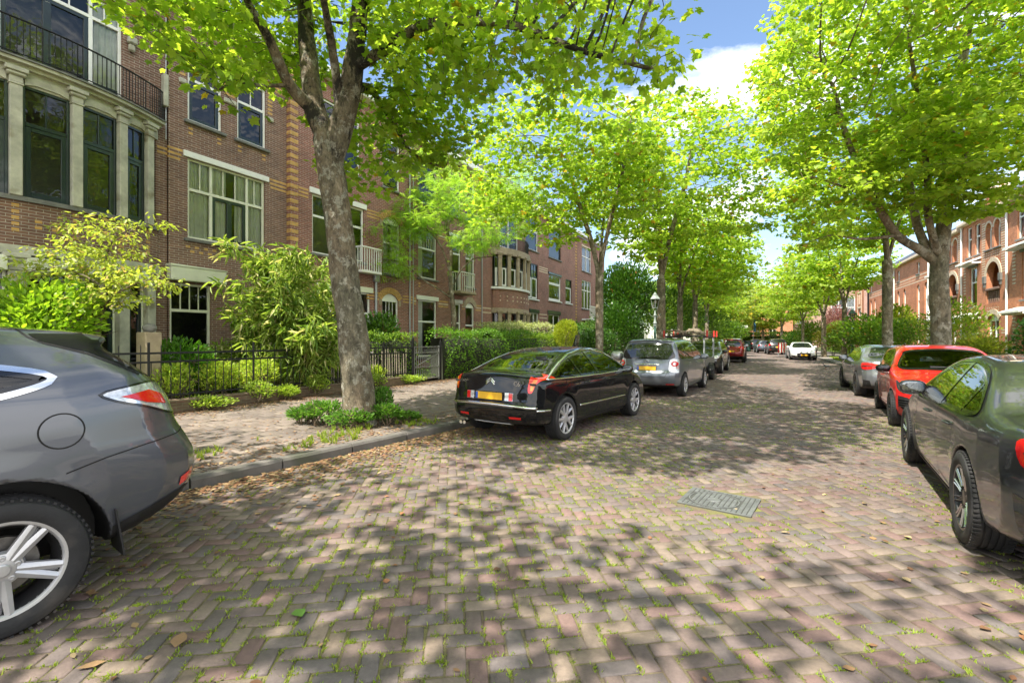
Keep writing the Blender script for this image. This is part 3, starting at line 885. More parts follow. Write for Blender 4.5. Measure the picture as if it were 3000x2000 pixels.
 def rear_text(name, s_, size, i):
  MT = Matrix.Translation(P[i]) @ Matrix(((0,0,-1,0),(-1,0,0,0),(0,1,0,0),(0,0,0,1)))
  return text_obj(name, s_, size, M['chrome'], c.root, MT, .004)
 rear_text('lettering', 'CITROËN', .058, 1); rear_text('lettering', 'C6', .10, 2)
 ex = MB()
 for dy in (0, .075):
  ex.tube([(-.02, .52+dy, .25), (-.13, .52+dy, .255)], .03, 12)
 e = ex.build('exhaust_pipe', M['chrome'], c.root, smooth=40); e.location = (-.76+.05, 0, 0)
 c.build_body(cm)
 c.wheels('lattice', .250, .235)
 c.mirror(3.30, 1.02, hw*.90, cm, size=(.08,.11,.075))
 c.plate('rear', .725)
 c.interior(.42, 2.9-1.4, .35, .97, smat='seat')
 return c
def car_mpv():
 sp = dict(ro=.80, WB=2.78, R=.325, W=1.80, arch=1.13, bow=.16, crown=.06, rr=.10, zdeck=1.05, zhood=.8,
      prof=[(.5,.25),(.2,.28),(.06,.36),(.0,.5),(.0,.66),(.05,.76),(.07,.95),(.10,1.08),(.22,1.33),(.34,1.53),(.31,1.575),(.45,1.605),(1.0,1.63),(1.8,1.635),(2.5,1.56),(3.0,1.38),(3.45,1.14),(3.7,1.05),(4.1,.94),(4.35,.76),(4.43,.55),(4.38,.34),(4.2,.22),(3.5,.18),(1,.18)],
      wz=[(.08,.70),(.2,.80),(.32,.865),(.5,.885),(.75,.90),(.95,.885),(1.05,.86),(1.15,.825),(1.35,.745),(1.55,.65),(1.7,.55)])
 cm = paint('silver_blue', (.165, .185, .218), .55, .3)
 c = CarBuilder('parked_car', sp, 'silver grey people carrier parked ahead of the black saloon, round red tail lamps', VEP, VEH, cat='minivan', h=.028, holes=False)
 X = c.X
 for v in 'LR':
  c.window('side_window', X([(.42,1.12),(.50,1.40),(1.0,1.47),(1.8,1.49),(2.35,1.44),(2.8,1.27),(3.15,1.06),(2.2,1.03),(1.2,1.06)]), v, frit=.02)
  c.strip('window_pillar', X([(1.15,1.06),(1.05,1.47)]), v, cm, .05, off=.007); c.strip('window_pillar', X([(2.12,1.03),(2.02,1.48)]), v, M['frit'], .07, off=.007)
  c.gap(X([(1.15,1.04),(1.2,.8),(1.12,.6)]), v); c.gap(X([(2.1,1.02),(2.14,.7),(2.05,.33),(1.2,.33)]), v); c.gap(X([(3.1,1.04),(3.15,.7),(3.05,.33),(2.05,.33)]), v)
  c.handle(1.38,.93,v,cm); c.handle(2.32,.92,v,cm)
 for sd in (1, -1):
  pts = [(sd*.86,.70),(sd*.60,.74),(sd*.60,.92),(sd*.63,1.04),(sd*.80,1.05),(sd*.88,.98)]
  lp = smooth_poly(pts if sd > 0 else pts[::-1], 4)
  tl = c.patch('tail_light', lp, 'B', M['clear_lens'], off=.008)
  t = np.linspace(0, 2*math.pi, 21)[:-1]
  c.patch('red_lens', [(sd*.72+.075*math.cos(q), .93+.075*math.sin(q)) for q in t], 'B', M['red_lens'], off=.014, parent=tl)
  c.patch('lens_core', [(sd*.72+.035*math.cos(q), .93+.035*math.sin(q)) for q in t], 'B', M['clear_lens'], off=.018, parent=tl)
  c.patch('rear_reflector', [(sd*.62-.1,.36),(sd*.62+.1,.36),(sd*.62+.1,.39),(sd*.62-.1,.39)], 'B', M['red_lens'], off=.006)
 c.window('rear_window', [(-.72,1.10),(-.66,1.30),(-.58,1.46),(0,1.50),(.58,1.46),(.66,1.30),(.72,1.10),(0,1.06)], 'B', frit=.05)
 c.window('windscreen', [(-.66,1.1),(-.55,1.45),(0,1.5),(.55,1.45),(.66,1.1),(0,1.06)], 'F', frit=.05)
 c.gap([(-.60,1.04),(-.57,.70),(-.5,.57),(0,.55),(.5,.57),(.57,.70),(.60,1.04)], 'B')
 c.strip('tailgate_trim', [(-.35,.905),(0,.915),(.35,.905)], 'B', M['chrome'], .03, off=.004, raised=.008)
 P, N, _ = c.drop(np.array([[0, .97], [-.42, .70]]), 'B', .01)
 em = MB()
 for (a, b) in ((.075,.05),(.03,.048),(.05,.018)):
  em.tube([(0, a*math.cos(t), b*math.sin(t)+(0.015 if b == .018 else 0)) for t in np.linspace(0, 2*math.pi, 25)], .006, 6, caps=False)
 e = em.build('oval_badge', M['chrome'], c.root, smooth=60); e.location = tuple(P[0])
 text_obj('lettering', 'VERSO', .06, M['chrome'], c.root, Matrix.Translation(P[1]) @ Matrix(((0,0,-1,0),(-1,0,0,0),(0,1,0,0),(0,0,0,1))), .003)
 c.build_body(cm)
 c.wheels('five_y', .215, .205)
 c.mirror(3.05, 1.06, .84, cm)
 c.plate('rear', .80)
 an = MB(); an.tube([(0,0,1.62),(-.12,0,1.80)], .004, 5); an.build('aerial', M['black_plastic'], c.root).location = (.1, 0, 0)
 w = MB(); w.tube([(-.63,0,1.10),(-.60,-.28,1.14)], .009, 6)
 P, N, _ = c.drop(np.array([[0.,1.10],[-.32,1.13]]), 'B', .012)
 w = MB(); w.tube([tuple(P[0]), tuple(P[1])], .008, 6); w.build('rear_wiper', M['black_plastic'], c.root)
 return c
SEDAN = [(.5,.25),(.16,.29),(.05,.38),(.0,.52),(.0,.66),(.04,.76),(.06,.9),(.09,1.0),(.15,1.06),(.45,1.095),(.68,1.13),(1.1,1.30),(1.5,1.405),(2.0,1.455),(2.4,1.465),(2.9,1.40),(3.35,1.20),(3.7,1.03),(4.2,.92),(4.65,.80),(4.9,.66),(4.96,.5),(4.92,.32),(4.7,.2),(4.2,.17),(2.5,.17),(.9,.18)]
def sedan_spec(L=4.96, H=1.47, W=1.88, WB=2.975, ro=1.08, Rr=.36):
 k = L/4.96; kz = H/1.47
 return dict(ro=ro, WB=WB, R=Rr, W=W, arch=1.10, bow=.12, crown=.07, rr=.08, zdeck=1.0*kz, zhood=.72*kz, flare=.014,
      prof=[(x*k, z*kz) for x, z in SEDAN], wz=[(z*kz, w*W/1.88) for z, w in [(.08,.72),(.18,.84),(.3,.90),(.5,.925),(.68,.938),(.85,.925),(.94,.90),(1.0,.865),(1.08,.82),(1.2,.755),(1.38,.645),(1.5,.55),(1.7,.4)]])
def dress_sedan(c, cm, k, kz, detail=2, rear_lamps='M', front=True, frit_chrome=0, seats=False):
 X = lambda P: [(x*k-c.sp['ro'], z*kz) for x, z in P]
 V = lambda P: [(y, z*kz) for y, z in P]
 for v in 'LR':
  c.window('side_window', X([(.98,1.055),(1.1,1.15),(1.4,1.29),(1.75,1.365),(2.2,1.385),(2.6,1.345),(3.0,1.19),(3.3,1.01),(2.5,.985),(1.5,.995),(1.08,1.02)]), v, frit=.025)
  c.strip('window_pillar', X([(2.18,.985),(2.06,1.39)]), v, M['frit'], .07, off=.008)
  if detail > 1:
   c.strip('window_divider', X([(1.42,.99),(1.30,1.25)]), v, M['frit'], .03, off=.008)
   c.gap(X([(2.16,.97),(2.2,.7),(2.12,.34),(1.6,.30)]), v); c.gap(X([(1.42,.97),(1.52,.82),(1.50,.70),(1.36,.50)]), v)
   c.gap(X([(3.25,.98),(3.32,.75),(3.27,.42),(3.15,.30),(2.12,.30)]), v)
   c.handle(1.68*k, .86*kz, v, cm, .2); c.handle(2.62*k, .855*kz, v, cm, .2)
   c.strip('side_sill', X([(1.55,.235),(3.45,.235)]), v, M['black_plastic'], .05, off=.006)
  t = np.linspace(0, 2*math.pi, 25)
 c.window('rear_window', V([(-.62,1.125),(-.52,1.30),(-.46,1.37),(0,1.40),(.46,1.37),(.52,1.30),(.62,1.125),(0,1.11)]), 'B', frit=.04, glass=M['glass_dark'] if c.holes else None)
 c.window('windscreen', V([(-.66,1.05),(-.56,1.30),(-.5,1.36),(0,1.40),(.5,1.36),(.56,1.30),(.66,1.05),(0,1.02)]), 'F', frit=.05)
 hw = c.sh.hw
 for sd in (1, -1):
  U, Vv, D, O = [np.array(q) for q in _corner(-35 if sd > 0 else 35, 1)]
  fr = (tuple(U), tuple(Vv), tuple(D), tuple(O)); _o = c.frame
  c.frame = lambda v, fr=fr, o=_o: fr if v == 'corner' else o(v)
  def cw(x, z, y): return (np.dot((x*k-c.sp['ro'], sd*y*hw/.94, 0), U), z*kz)
  lx = c.sp.get('lampx', 1.)
  lamp = [cw(.42*lx,.955,.905-.07*(1-lx)), cw(.20*lx,.99,.85-.03*(1-lx)), cw(.075,.965,.62), cw(.06,.945,.36), cw(.05,.86,.36), cw(.055,.84,.62), cw(.14*lx,.80,.84-.03*(1-lx)), cw(.30*lx,.82,.90-.07*(1-lx))]
  if sd < 0: lamp = lamp[::-1]
  tl = c.patch('tail_light', smooth_poly(lamp, 3), 'corner', M['red_lens'], off=.007)
  bar = [cw(.30*lx,.90,.895-.09*(1-lx)), cw(.17*lx,.915,.83), cw(.07,.905,.62), cw(.06,.90,.42), cw(.06,.885,.42), cw(.065,.885,.62), cw(.16*lx,.89,.83), cw(.29*lx,.882,.89-.09*(1-lx))]
  c.patch('lamp_bar', bar, 'corner', M['lamp_dark'], off=.012, parent=tl)
  c.frame = _o
  if front:
   hl = V([(sd*.52,.67),(sd*.50,.745),(sd*.70,.775),(sd*.86,.79),(sd*.88,.73),(sd*.78,.66)])
   h = c.patch('headlight', smooth_poly(hl if sd > 0 else hl[::-1], 4), 'F', M['clear_lens'], off=.006)
 if detail > 1:
  c.gap(V([(-.66,1.05),(-.64,.85),(-.5,.70),(0,.68),(.5,.70),(.64,.85),(.66,1.05)]), 'B')
  c.patch('rear_diffuser', V([(-.7,.24),(.7,.24),(.78,.36),(.4,.40),(-.4,.40),(-.78,.36)]), 'B', M['black_plastic'], off=.006)
  c.patch('grille', V([(-.36,.50),(.36,.50),(.42,.66),(.3,.71),(-.3,.71),(-.42,.66)]), 'F', M['black_plastic'], off=.006)
def car_sedan_near():
 sp = sedan_spec(); sp['lampx'] = .42
 cm = paint('dark_grey_metallic', (.032, .034, .038), .35, .28)
 c = CarBuilder('parked_car', sp, 'dark grey saloon cut off at the right frame edge, black spoked wheels and dusty rear', BMP, BMH, h=.022)
 dress_sedan(c, cm, 1, 1)
 for v in 'LR':
  c.ring('window_trim', smooth_poly(c.X([(.98,1.055),(1.1,1.15),(1.4,1.29),(1.75,1.365),(2.2,1.385),(2.6,1.345),(3.0,1.19),(3.3,1.01),(2.5,.985),(1.5,.995),(1.08,1.02)]), 5), v, M['frit'], .004, off=.009, outer=.018)
  if v == 'L': c.patch('rear_vent', c.X([(.10,.40),(.16,.62),(.24,.64),(.22,.40)]), v, M['frit'], off=.006)
 c.build_body(cm)
 c.wheels('multi', .255, .26, mats=('alloy_dark', 'alloy_cut'))
 c.mirror(3.20, 1.05, .83, M['frit'], size=(.085,.125,.08))
 c.plate('rear', .80)
 c.interior(.42, 1.52, .42, .96)
 return c
def car_red_hatch():
 sp = dict(ro=.72, WB=2.58, R=.325, W=1.80, arch=1.11, bow=.13, crown=.07, rr=.085, zdeck=1.0, zhood=.8, flare=.016,
      prof=[(.45,.25),(.12,.3),(.02,.42),(.0,.6),(.05,.8),(.10,.98),(.22,1.2),(.38,1.38),(.35,1.42),(.5,1.44),(1.0,1.475),(1.7,1.48),(2.2,1.40),(2.7,1.18),(3.05,1.03),(3.5,.96),(3.85,.85),(3.98,.74),(4.05,.6),(4.05,.42),(3.98,.28),(3.8,.19),(3,.17),(1,.17)],
      wz=[(.06,.70),(.18,.81),(.3,.87),(.5,.89),(.7,.90),(.85,.885),(.95,.86),(1.03,.82),(1.2,.73),(1.38,.635),(1.5,.54),(1.7,.4)],
      plan_f=[(-.3,.0),(0,.46),(.06,.64),(.16,.78),(.36,.885),(.75,.945),(1.3,.96)])
 cm = paint('bright_red', (.55, .012, .010), .15, .3)
 c = CarBuilder('parked_car', sp, 'bright red hatchback facing the camera, between the two grey saloons', REP, REH, h=.025)
 X = c.X
 for v in 'LR':
  c.window('side_window', X([(.5,1.13),(.62,1.28),(1.0,1.375),(1.6,1.39),(2.05,1.33),(2.5,1.14),(2.75,1.0),(2.0,.97),(1.0,.99)]), v, frit=.025)
  c.strip('window_pillar', X([(1.62,.97),(1.52,1.39)]), v, M['frit'], .07, off=.008)
  c.gap(X([(1.6,.96),(1.62,.7),(1.5,.36)]), v); c.gap(X([(2.72,.98),(2.72,.7),(2.6,.36),(1.5,.33)]), v)
  c.handle(1.85,.86,v,cm); c.strip('side_sill', X([(1.2,.25),(2.9,.25)]), v, M['black_plastic'], .10, off=.006)
 c.window('windscreen', [(-.70,1.055),(-.60,1.29),(-.55,1.355),(-.2,1.405),(.2,1.405),(.55,1.355),(.60,1.29),(.70,1.055),(.3,1.035),(-.3,1.035)], 'F', frit=.03)
 c.window('rear_window', [(-.6,1.06),(-.5,1.34),(.5,1.34),(.6,1.06)], 'B', frit=.04)
 for sd in (1, -1):
  U, Vv, D, O = [np.array(q) for q in _corner(180+(25 if sd > 0 else -25), 1)]
  fr = (tuple(U), tuple(Vv), tuple(D), tuple(O)); _o = c.frame
  c.frame = lambda v, fr=fr, o=_o: fr if v == 'corner' else o(v)
  def cw(x, z, y): return (np.dot((x-sp['ro'], sd*y, 0), U), z)
  hl = [cw(3.62,.86,.83), cw(3.78,.80,.78), cw(3.93,.735,.60), cw(3.99,.705,.42), cw(4.0,.665,.44), cw(3.95,.645,.66), cw(3.86,.665,.77), cw(3.72,.73,.83)]
  if sd > 0: hl = hl[::-1]
  h = c.patch('headlight', smooth_poly(hl, 4), 'corner', M['lamp_dark'], off=.006)
  led = [cw(3.80,.755,.78), cw(3.92,.705,.62), cw(3.985,.682,.46), cw(3.96,.665,.62), cw(3.84,.70,.775)]
  if sd > 0: led = led[::-1]
  c.patch('lamp_strip', led, 'corner', M['lamp_led'], off=.011, parent=h)
  it = [cw(3.80,.60,.83), cw(3.93,.585,.70), cw(4.0,.53,.64), cw(3.98,.40,.66), cw(3.90,.36,.76), cw(3.82,.44,.83)]
  if sd > 0: it = it[::-1]
  q = c.patch('corner_intake', it, 'corner', M['gap'], off=.006)
  for z in (.42, .46, .50, .54):
   c.strip('intake_slat', [cw(3.83,z,.83), cw(3.93,z,.72), cw(3.99,z-.005,.665)], 'corner', M['black_plastic'], .014, off=.008, parent=q, raised=.01)
  c.frame = _o
 gr = [(-.50,.665),(-.56,.58),(-.50,.42),(-.42,.34),(.42,.34),(.50,.42),(.56,.58),(.50,.665),(.3,.69),(-.3,.69)]
 g = c.patch('grille', gr, 'F', M['gap'], off=.005)
 for z in (.40,.46,.52,.58,.64): c.strip('grille_bar', [(-.48,z),(0,z),(.48,z)], 'F', M['black_plastic'], .018, off=.007, parent=g, raised=.012)
 c.gap([(-.78,.93),(-.72,.80),(-.55,.725),(0,.735),(.55,.725),(.72,.80),(.78,.93)], 'F', .006)
 c.build_body(cm)
 c.wheels('five_y', .225, .215, mats=('alloy_dark', 'alloy_cut'))
 c.mirror(2.62, 1.03, .80, M['frit'], size=(.08,.12,.075))
 c.plate('front', .50)
 c.interior(.42, 1.32, .35, .94)
 for y in (.2, -.25):
  P, N, _ = c.drop(np.array([[y,1.065],[y+.5*np.sign(y)*-1+.05,1.09]]), 'F', .012)
  w = MB(); w.tube([tuple(P[0]), tuple(P[1])], .007, 5); w.build('wiper', M['black_plastic'], c.root)
 return c
def car_sedan_grey():
 sp = sedan_spec(4.72, 1.445, 1.83, 2.85, 1.0, .345)
 cm = paint('mid_grey', (.155, .165, .178), .4, .3)
 c = CarBuilder('parked_car', sp, 'mid grey saloon with black mirrors, parked behind the red hatchback', GRP, GRH, h=.028, holes=False)
 k = 4.72/4.96; kz = 1.445/1.47
 dress_sedan(c, cm, k, kz)
 c.patch('bumper_insert', [(-.88,.30),(-.86,.52),(-.70,.50),(-.66,.34)], 'B', M['gap'], off=.006); c.patch('bumper_insert', [(.88,.30),(.66,.34),(.70,.50),(.86,.52)], 'B', M['gap'], off=.006)
 c.build_body(cm)
 c.wheels('five_y', .24, .24, mats=('alloy_dark', 'alloy_dark'))
 c.mirror(3.20*k, 1.04*kz, .81, M['frit'])
 c.plate('rear', .78)
 return c
def car_coupe_white():
 sp = sedan_spec(4.65, 1.39, 1.85, 2.75, .97, .34)
 cm = paint('white_paint', (.62, .63, .62), .1, .3)
 c = CarBuilder('parked_car', sp, 'white coupe facing the camera beside the right kerb, yellow plate under a dark grille', AUP, AUH, h=.032, holes=False)
 k = 4.65/4.96; kz = 1.39/1.47
 dress_sedan(c, cm, k, kz, detail=1)
 g = c.patch('grille', smooth_poly([(-.40,.56),(-.46,.44),(-.36,.24),(.36,.24),(.46,.44),(.40,.56),(0,.58)], 2), 'F', M['gap'], off=.006)
 for z in (.30,.36,.42,.48,.53): c.strip('grille_bar', [(-.36,z),(0,z),(.36,z)], 'F', M['black_plastic'], .012, off=.008, parent=g, raised=.008)
 for sd in (1,-1): c.patch('corner_intake', [(sd*.55,.28),(sd*.82,.30),(sd*.80,.38),(sd*.56,.36)], 'F', M['gap'], off=.006)
 c.build_body(cm)
 c.wheels('five_y', .235, .235)
 c.mirror(3.20*k, 1.0, .80, cm)
 c.plate('front', .40)
 return c
SUV = [(.45,.3),(.12,.36),(.02,.5),(.0,.7),(.05,.9),(.10,1.08),(.28,1.36),(.45,1.55),(.40,1.60),(.6,1.64),(1.1,1.68),(1.8,1.69),(2.3,1.64),(2.8,1.45),(3.25,1.18),(3.7,1.08),(4.15,.98),(4.42,.82),(4.5,.62),(4.46,.42),(4.25,.27),(3,.24),(1,.24)]
def suv_spec(L=4.5, H=1.69, W=1.86, WB=2.68, ro=.95, Rr=.355):
 k = L/4.5; kz = H/1.69
 return dict(ro=ro, WB=WB, R=Rr, W=W, arch=1.13, bow=.14, crown=.06, rr=.09, zdeck=1.05*kz, zhood=.85*kz,
      prof=[(x*k, z*kz) for x, z in SUV], wz=[(z*kz, w*W/1.86) for z, w in [(.12,.74),(.24,.83),(.38,.90),(.55,.92),(.8,.93),(1.0,.91),(1.1,.875),(1.2,.83),(1.4,.745),(1.6,.645),(1.75,.55)]])
def car_suv(cm, label, loc, head, k=1., kz=1., detail=1, cat='car', h=.035, front_plate=False):
 sp = suv_spec(4.5*k, 1.69*kz, 1.86, 2.68*k, .95*k)
 c = CarBuilder('parked_car', sp, label, loc, head, cat=cat, h=h, holes=False)
 X = lambda P: [(x*k-sp['ro'], z*kz) for x, z in P]; V = lambda P: [(y, z*kz) for y, z in P]
 for v in 'LR':
  c.window('side_window', X([(.55,1.22),(.70,1.42),(1.1,1.54),(1.8,1.56),(2.3,1.49),(2.75,1.28),(3.0,1.12),(2.0,1.08),(1.0,1.12)]), v, frit=.025)
  c.strip('window_pillar', X([(1.85,1.08),(1.75,1.56)]), v, M['frit'], .08, off=.008)
  c.strip('side_sill', X([(1.35,.32),(3.15,.32)]), v, M['black_plastic'], .14, off=.006)
  c.handle(1.35*k,.98*kz,v,cm); c.handle(2.2*k,.97*kz,v,cm)
  c.gap(X([(1.85,1.07),(1.9,.7),(1.8,.42)]), v); c.gap(X([(2.9,1.1),(2.95,.7),(2.8,.42)]), v)
 c.window('rear_window', V([(-.62,1.15),(-.52,1.46),(0,1.52),(.52,1.46),(.62,1.15),(0,1.12)]), 'B', frit=.04)
 c.window('windscreen', V([(-.68,1.2),(-.56,1.52),(0,1.58),(.56,1.52),(.68,1.2),(0,1.16)]), 'F', frit=.05)
 for sd in (1, -1):
  tl = V([(sd*.50,1.02),(sd*.50,1.08),(sd*.72,1.12),(sd*.86,1.10),(sd*.88,.95),(sd*.80,.90),(sd*.74,1.0)])
  c.patch('tail_light', tl if sd > 0 else tl[::-1], 'B', M['red_lens'], off=.008)
  hl = V([(sd*.50,.80),(sd*.52,.90),(sd*.74,.95),(sd*.87,.97),(sd*.86,.88),(sd*.75,.80)])
  c.patch('headlight', hl if sd > 0 else hl[::-1], 'F', M['clear_lens'], off=.008)
  c.patch('rear_reflector', V([(sd*.7-.1,.52),(sd*.7+.1,.52),(sd*.7+.1,.55),(sd*.7-.1,.55)]), 'B', M['red_lens'], off=.006)
 c.patch('bumper_valance', V([(-.82,.34),(.82,.34),(.86,.46),(-.86,.46)]), 'B', M['black_plastic'], off=.006)
 c.patch('grille', V([(-.42,.62),(.42,.62),(.46,.80),(-.46,.80)]), 'F', M['gap'], off=.008)
 c.build_body(cm)
 c.wheels('five_y', .235, .225)
 c.mirror(2.88*k, 1.14*kz, .83, cm)
 c.plate('rear', .80*kz);
 if front_plate: c.plate('front', .52*kz)
 return c
RXH = 216
def off_hub(contact, heading, y, side):
 """axle centre on the ground from a wheel's outer contact point"""
 f = (math.sin(R(heading)), math.cos(R(heading))); l = (-f[1], f[0])
 s = 1 if side == 'L' else -1
 return (contact[0]-s*y*l[0], contact[1]-s*y*l[1])
RXP = off_hub((-2.69, 2.47), 216, .93, 'L')
C6H = 36.0; C6P = off_hub((.876, 7.46), C6H, .915, 'R')
VEH = 33.0; VEP = off_hub((4.9, 13.2), VEH, .88, 'R')
BMH = 33.7; BMP = off_hub((3.54, 3.69), BMH, .92, 'L')
REH = 213.5; REP = off_hub((8.50, 10.93), REH, .89, 'R')
GRH = 28.5; GRP = off_hub((9.8, 13.37), GRH, .905, 'L')
AUH = 206.0; AUP = (23.9, 39.0)
def build_cars():
 car_crossover(); car_fastback(); car_mpv(); car_sedan_near(); car_red_hatch(); car_sedan_grey(); car_coupe_white()
 dg = paint('dark_estate', (.022, .023, .026), .4, .3)
 car_suv(dg, 'dark estate car facing the camera behind the loaded trailer', (10.45, 24.75), 210, 1.02, .90, h=.035, front_plate=True)
 car_suv(paint('maroon_paint', (.05, .02, .02), .3, .3), 'dark maroon car mostly hidden behind the dark estate', (12.75, 29.6), 209, .95, .96)
 car_suv(paint('wine_red', (.22, .008, .012), .35, .3), 'wine red crossover seen from behind on the far left kerb', (15.25, 32.6), 28, 1.0, 1.0)
 car_suv(paint('navy_paint', (.014, .02, .035), .4, .3), 'dark blue crossover just ahead of the wine red one', (17.7, 37.4), 27, 1.0, 1.0)
 car_suv(paint('black_suv', (.010, .010, .011), .2, .3), 'black crossover seen from behind, just beyond the white coupe', (28.1, 49.6), 23, 1.02, 1.0)
 car_suv(paint('slate_blue', (.07, .09, .12), .4, .3), 'slate blue car between the two black crossovers at the far bend', (29.9, 55.2), 21, 1.0, .88)
 car_suv(paint('black_far', (.012, .012, .013), .2, .3), 'farthest black crossover at the bend with tall red tail lamps', (32.4, 62.0), 20, 1.02, 1.0)
def _kerb():
 pts = [(-15., -1)]
 ks = [(-60, 35.8), (8, 35.8), (18, 31), (30, 28), (45, 26.3), (80, 25), (140, 22)]
 S = np.arange(-25, 130, .25)
 hd = np.radians(pchip([k[0] for k in ks], [k[1] for k in ks], S))
 X = np.concatenate([[0], np.cumsum(np.sin(hd[:-1])*.25)]); Y = np.concatenate([[0], np.cumsum(np.cos(hd[:-1])*.25)])
 i0 = int(25/.25)
 X += -3.41-X[i0]; Y += 4.97-Y[i0]
 return S, X, Y, hd
KS, KX, KY, KH = _kerb()
def SP(s, t):
 x = np.interp(s, KS, KX); y = np.interp(s, KS, KY); h = np.interp(s, KS, KH)
 return (x+t*np.cos(h), y-t*np.sin(h))
def SH(s): return math.degrees(np.interp(s, KS, KH))
def RW(s): return np.interp(s, [-25, 0, 30, 130], [8.6, 8.4, 7.25, 7.1])
def st_of(x, y):
 """street coordinates of points"""
 x = np.asarray(x, float); y = np.asarray(y, float)
 s = (x+3.41)*math.sin(R(31))+(y-4.97)*math.cos(R(31))
 for _ in range(6):
  kx = np.interp(s, KS, KX); ky = np.interp(s, KS, KY); h = np.interp(s, KS, KH)
  s = s+(x-kx)*np.sin(h)+(y-ky)*np.cos(h)
 kx = np.interp(s, KS, KX); ky = np.interp(s, KS, KY); h = np.interp(s, KS, KH)
 return s, (x-kx)*np.cos(h)-(y-ky)*np.sin(h)
FD = np.array([math.sin(R(29.0)), math.cos(R(29.0))]); FO = np.array([-6.76, 9.6])
def FP(u, off=0.):   # along the left front fence; off > 0 towards the houses
 return (FO[0]+FD[0]*u-FD[1]*off, FO[1]+FD[1]*u+FD[0]*off)
def fence_side(x, y):
 return -((np.asarray(x)-FO[0])*FD[1]-(np.asarray(y)-FO[1])*FD[0])   # >0 on the garden side
def noise2(x, y, seed=0, octv=3):
 """cheap value noise"""
 r = np.random.default_rng(seed); T = r.random((64, 64)); v = 0; a = 1; tot = 0
 for o in range(octv):
  i = np.floor(x).astype(int); j = np.floor(y).astype(int); u = x-i; w = y-j
  u = u*u*(3-2*u); w = w*w*(3-2*w)
  g = lambda p, q: T[p % 64, q % 64]
  v = v+a*((g(i, j)*(1-u)+g(i+1, j)*u)*(1-w)+(g(i, j+1)*(1-u)+g(i+1, j+1)*u)*w)
  tot += a; a *= .5; x = x*2.03+7.1; y = y*2.03+3.7
 return v/tot
def attr_mat(name, rough=.8, bump=.25, bscale=90, grain=.25, attr='col'):
 m = bpy.data.materials.new(name); m.use_nodes = True
 nt = m.node_tree; N = nt.nodes; L = nt.links; b = _bsdf(m)
 at_ = N.new('ShaderNodeAttribute'); at_.attribute_name = attr
 tc = N.new('ShaderNodeTexCoord'); nz = N.new('ShaderNodeTexNoise'); nz.inputs['Scale'].default_value = 28; nz.inputs['Detail'].default_value = 9; nz.inputs['Roughness'].default_value = .75
 L.new(tc.outputs['Object'], nz.inputs['Vector'])
 mr = N.new('ShaderNodeMapRange'); mr.inputs['From Min'].default_value = .25; mr.inputs['From Max'].default_value = .75; mr.inputs['To Min'].default_value = 1-grain*1.4; mr.inputs['To Max'].default_value = 1+grain
 L.new(nz.outputs['Fac'], mr.inputs['Value'])
 n3 = N.new('ShaderNodeTexNoise'); n3.inputs['Scale'].default_value = 1.3; n3.inputs['Detail'].default_value = 5
 L.new(tc.outputs['Object'], n3.inputs['Vector'])
 m3 = N.new('ShaderNodeMapRange'); m3.inputs['From Min'].default_value = .3; m3.inputs['From Max'].default_value = .7; m3.inputs['To Min'].default_value = .82; m3.inputs['To Max'].default_value = 1.12
 L.new(n3.outputs['Fac'], m3.inputs['Value'])
 mu = N.new('ShaderNodeMath'); mu.operation = 'MULTIPLY'; L.new(mr.outputs[0], mu.inputs[0]); L.new(m3.outputs[0], mu.inputs[1])
 vm = N.new('ShaderNodeVectorMath'); vm.operation = 'SCALE'
 L.new(at_.outputs['Color'], vm.inputs[0]); L.new(mu.outputs[0], vm.inputs['Scale'])
 L.new(vm.outputs[0], b.inputs['Base Color'])
 b.inputs['Roughness'].default_value = rough
 nb = N.new('ShaderNodeTexNoise'); nb.inputs['Scale'].default_value = bscale; nb.inputs['Detail'].default_value = 8
 L.new(tc.outputs['Object'], nb.inputs['Vector'])
 bp = N.new('ShaderNodeBump'); bp.inputs['Strength'].default_value = bump; bp.inputs['Distance'].default_value = .01
 L.new(nb.outputs['Fac'], bp.inputs['Height']); L.new(bp.outputs['Normal'], b.inputs['Normal'])
 return m
def set_col(o, cols):
 a = o.data.attributes.new('col', 'FLOAT_COLOR', 'POINT')
 c = np.ones((len(cols), 4), np.float32); c[:, :3] = cols
 a.data.foreach_set('color', c.ravel())
BRICK_COLS = np.array([(.195,.146,.128),(.180,.134,.120),(.212,.158,.136),(.172,.132,.123),(.205,.134,.118),(.222,.172,.134),(.163,.132,.123),(.235,.184,.147),(.190,.124,.112),(.170,.140,.127),(.153,.130,.124)])
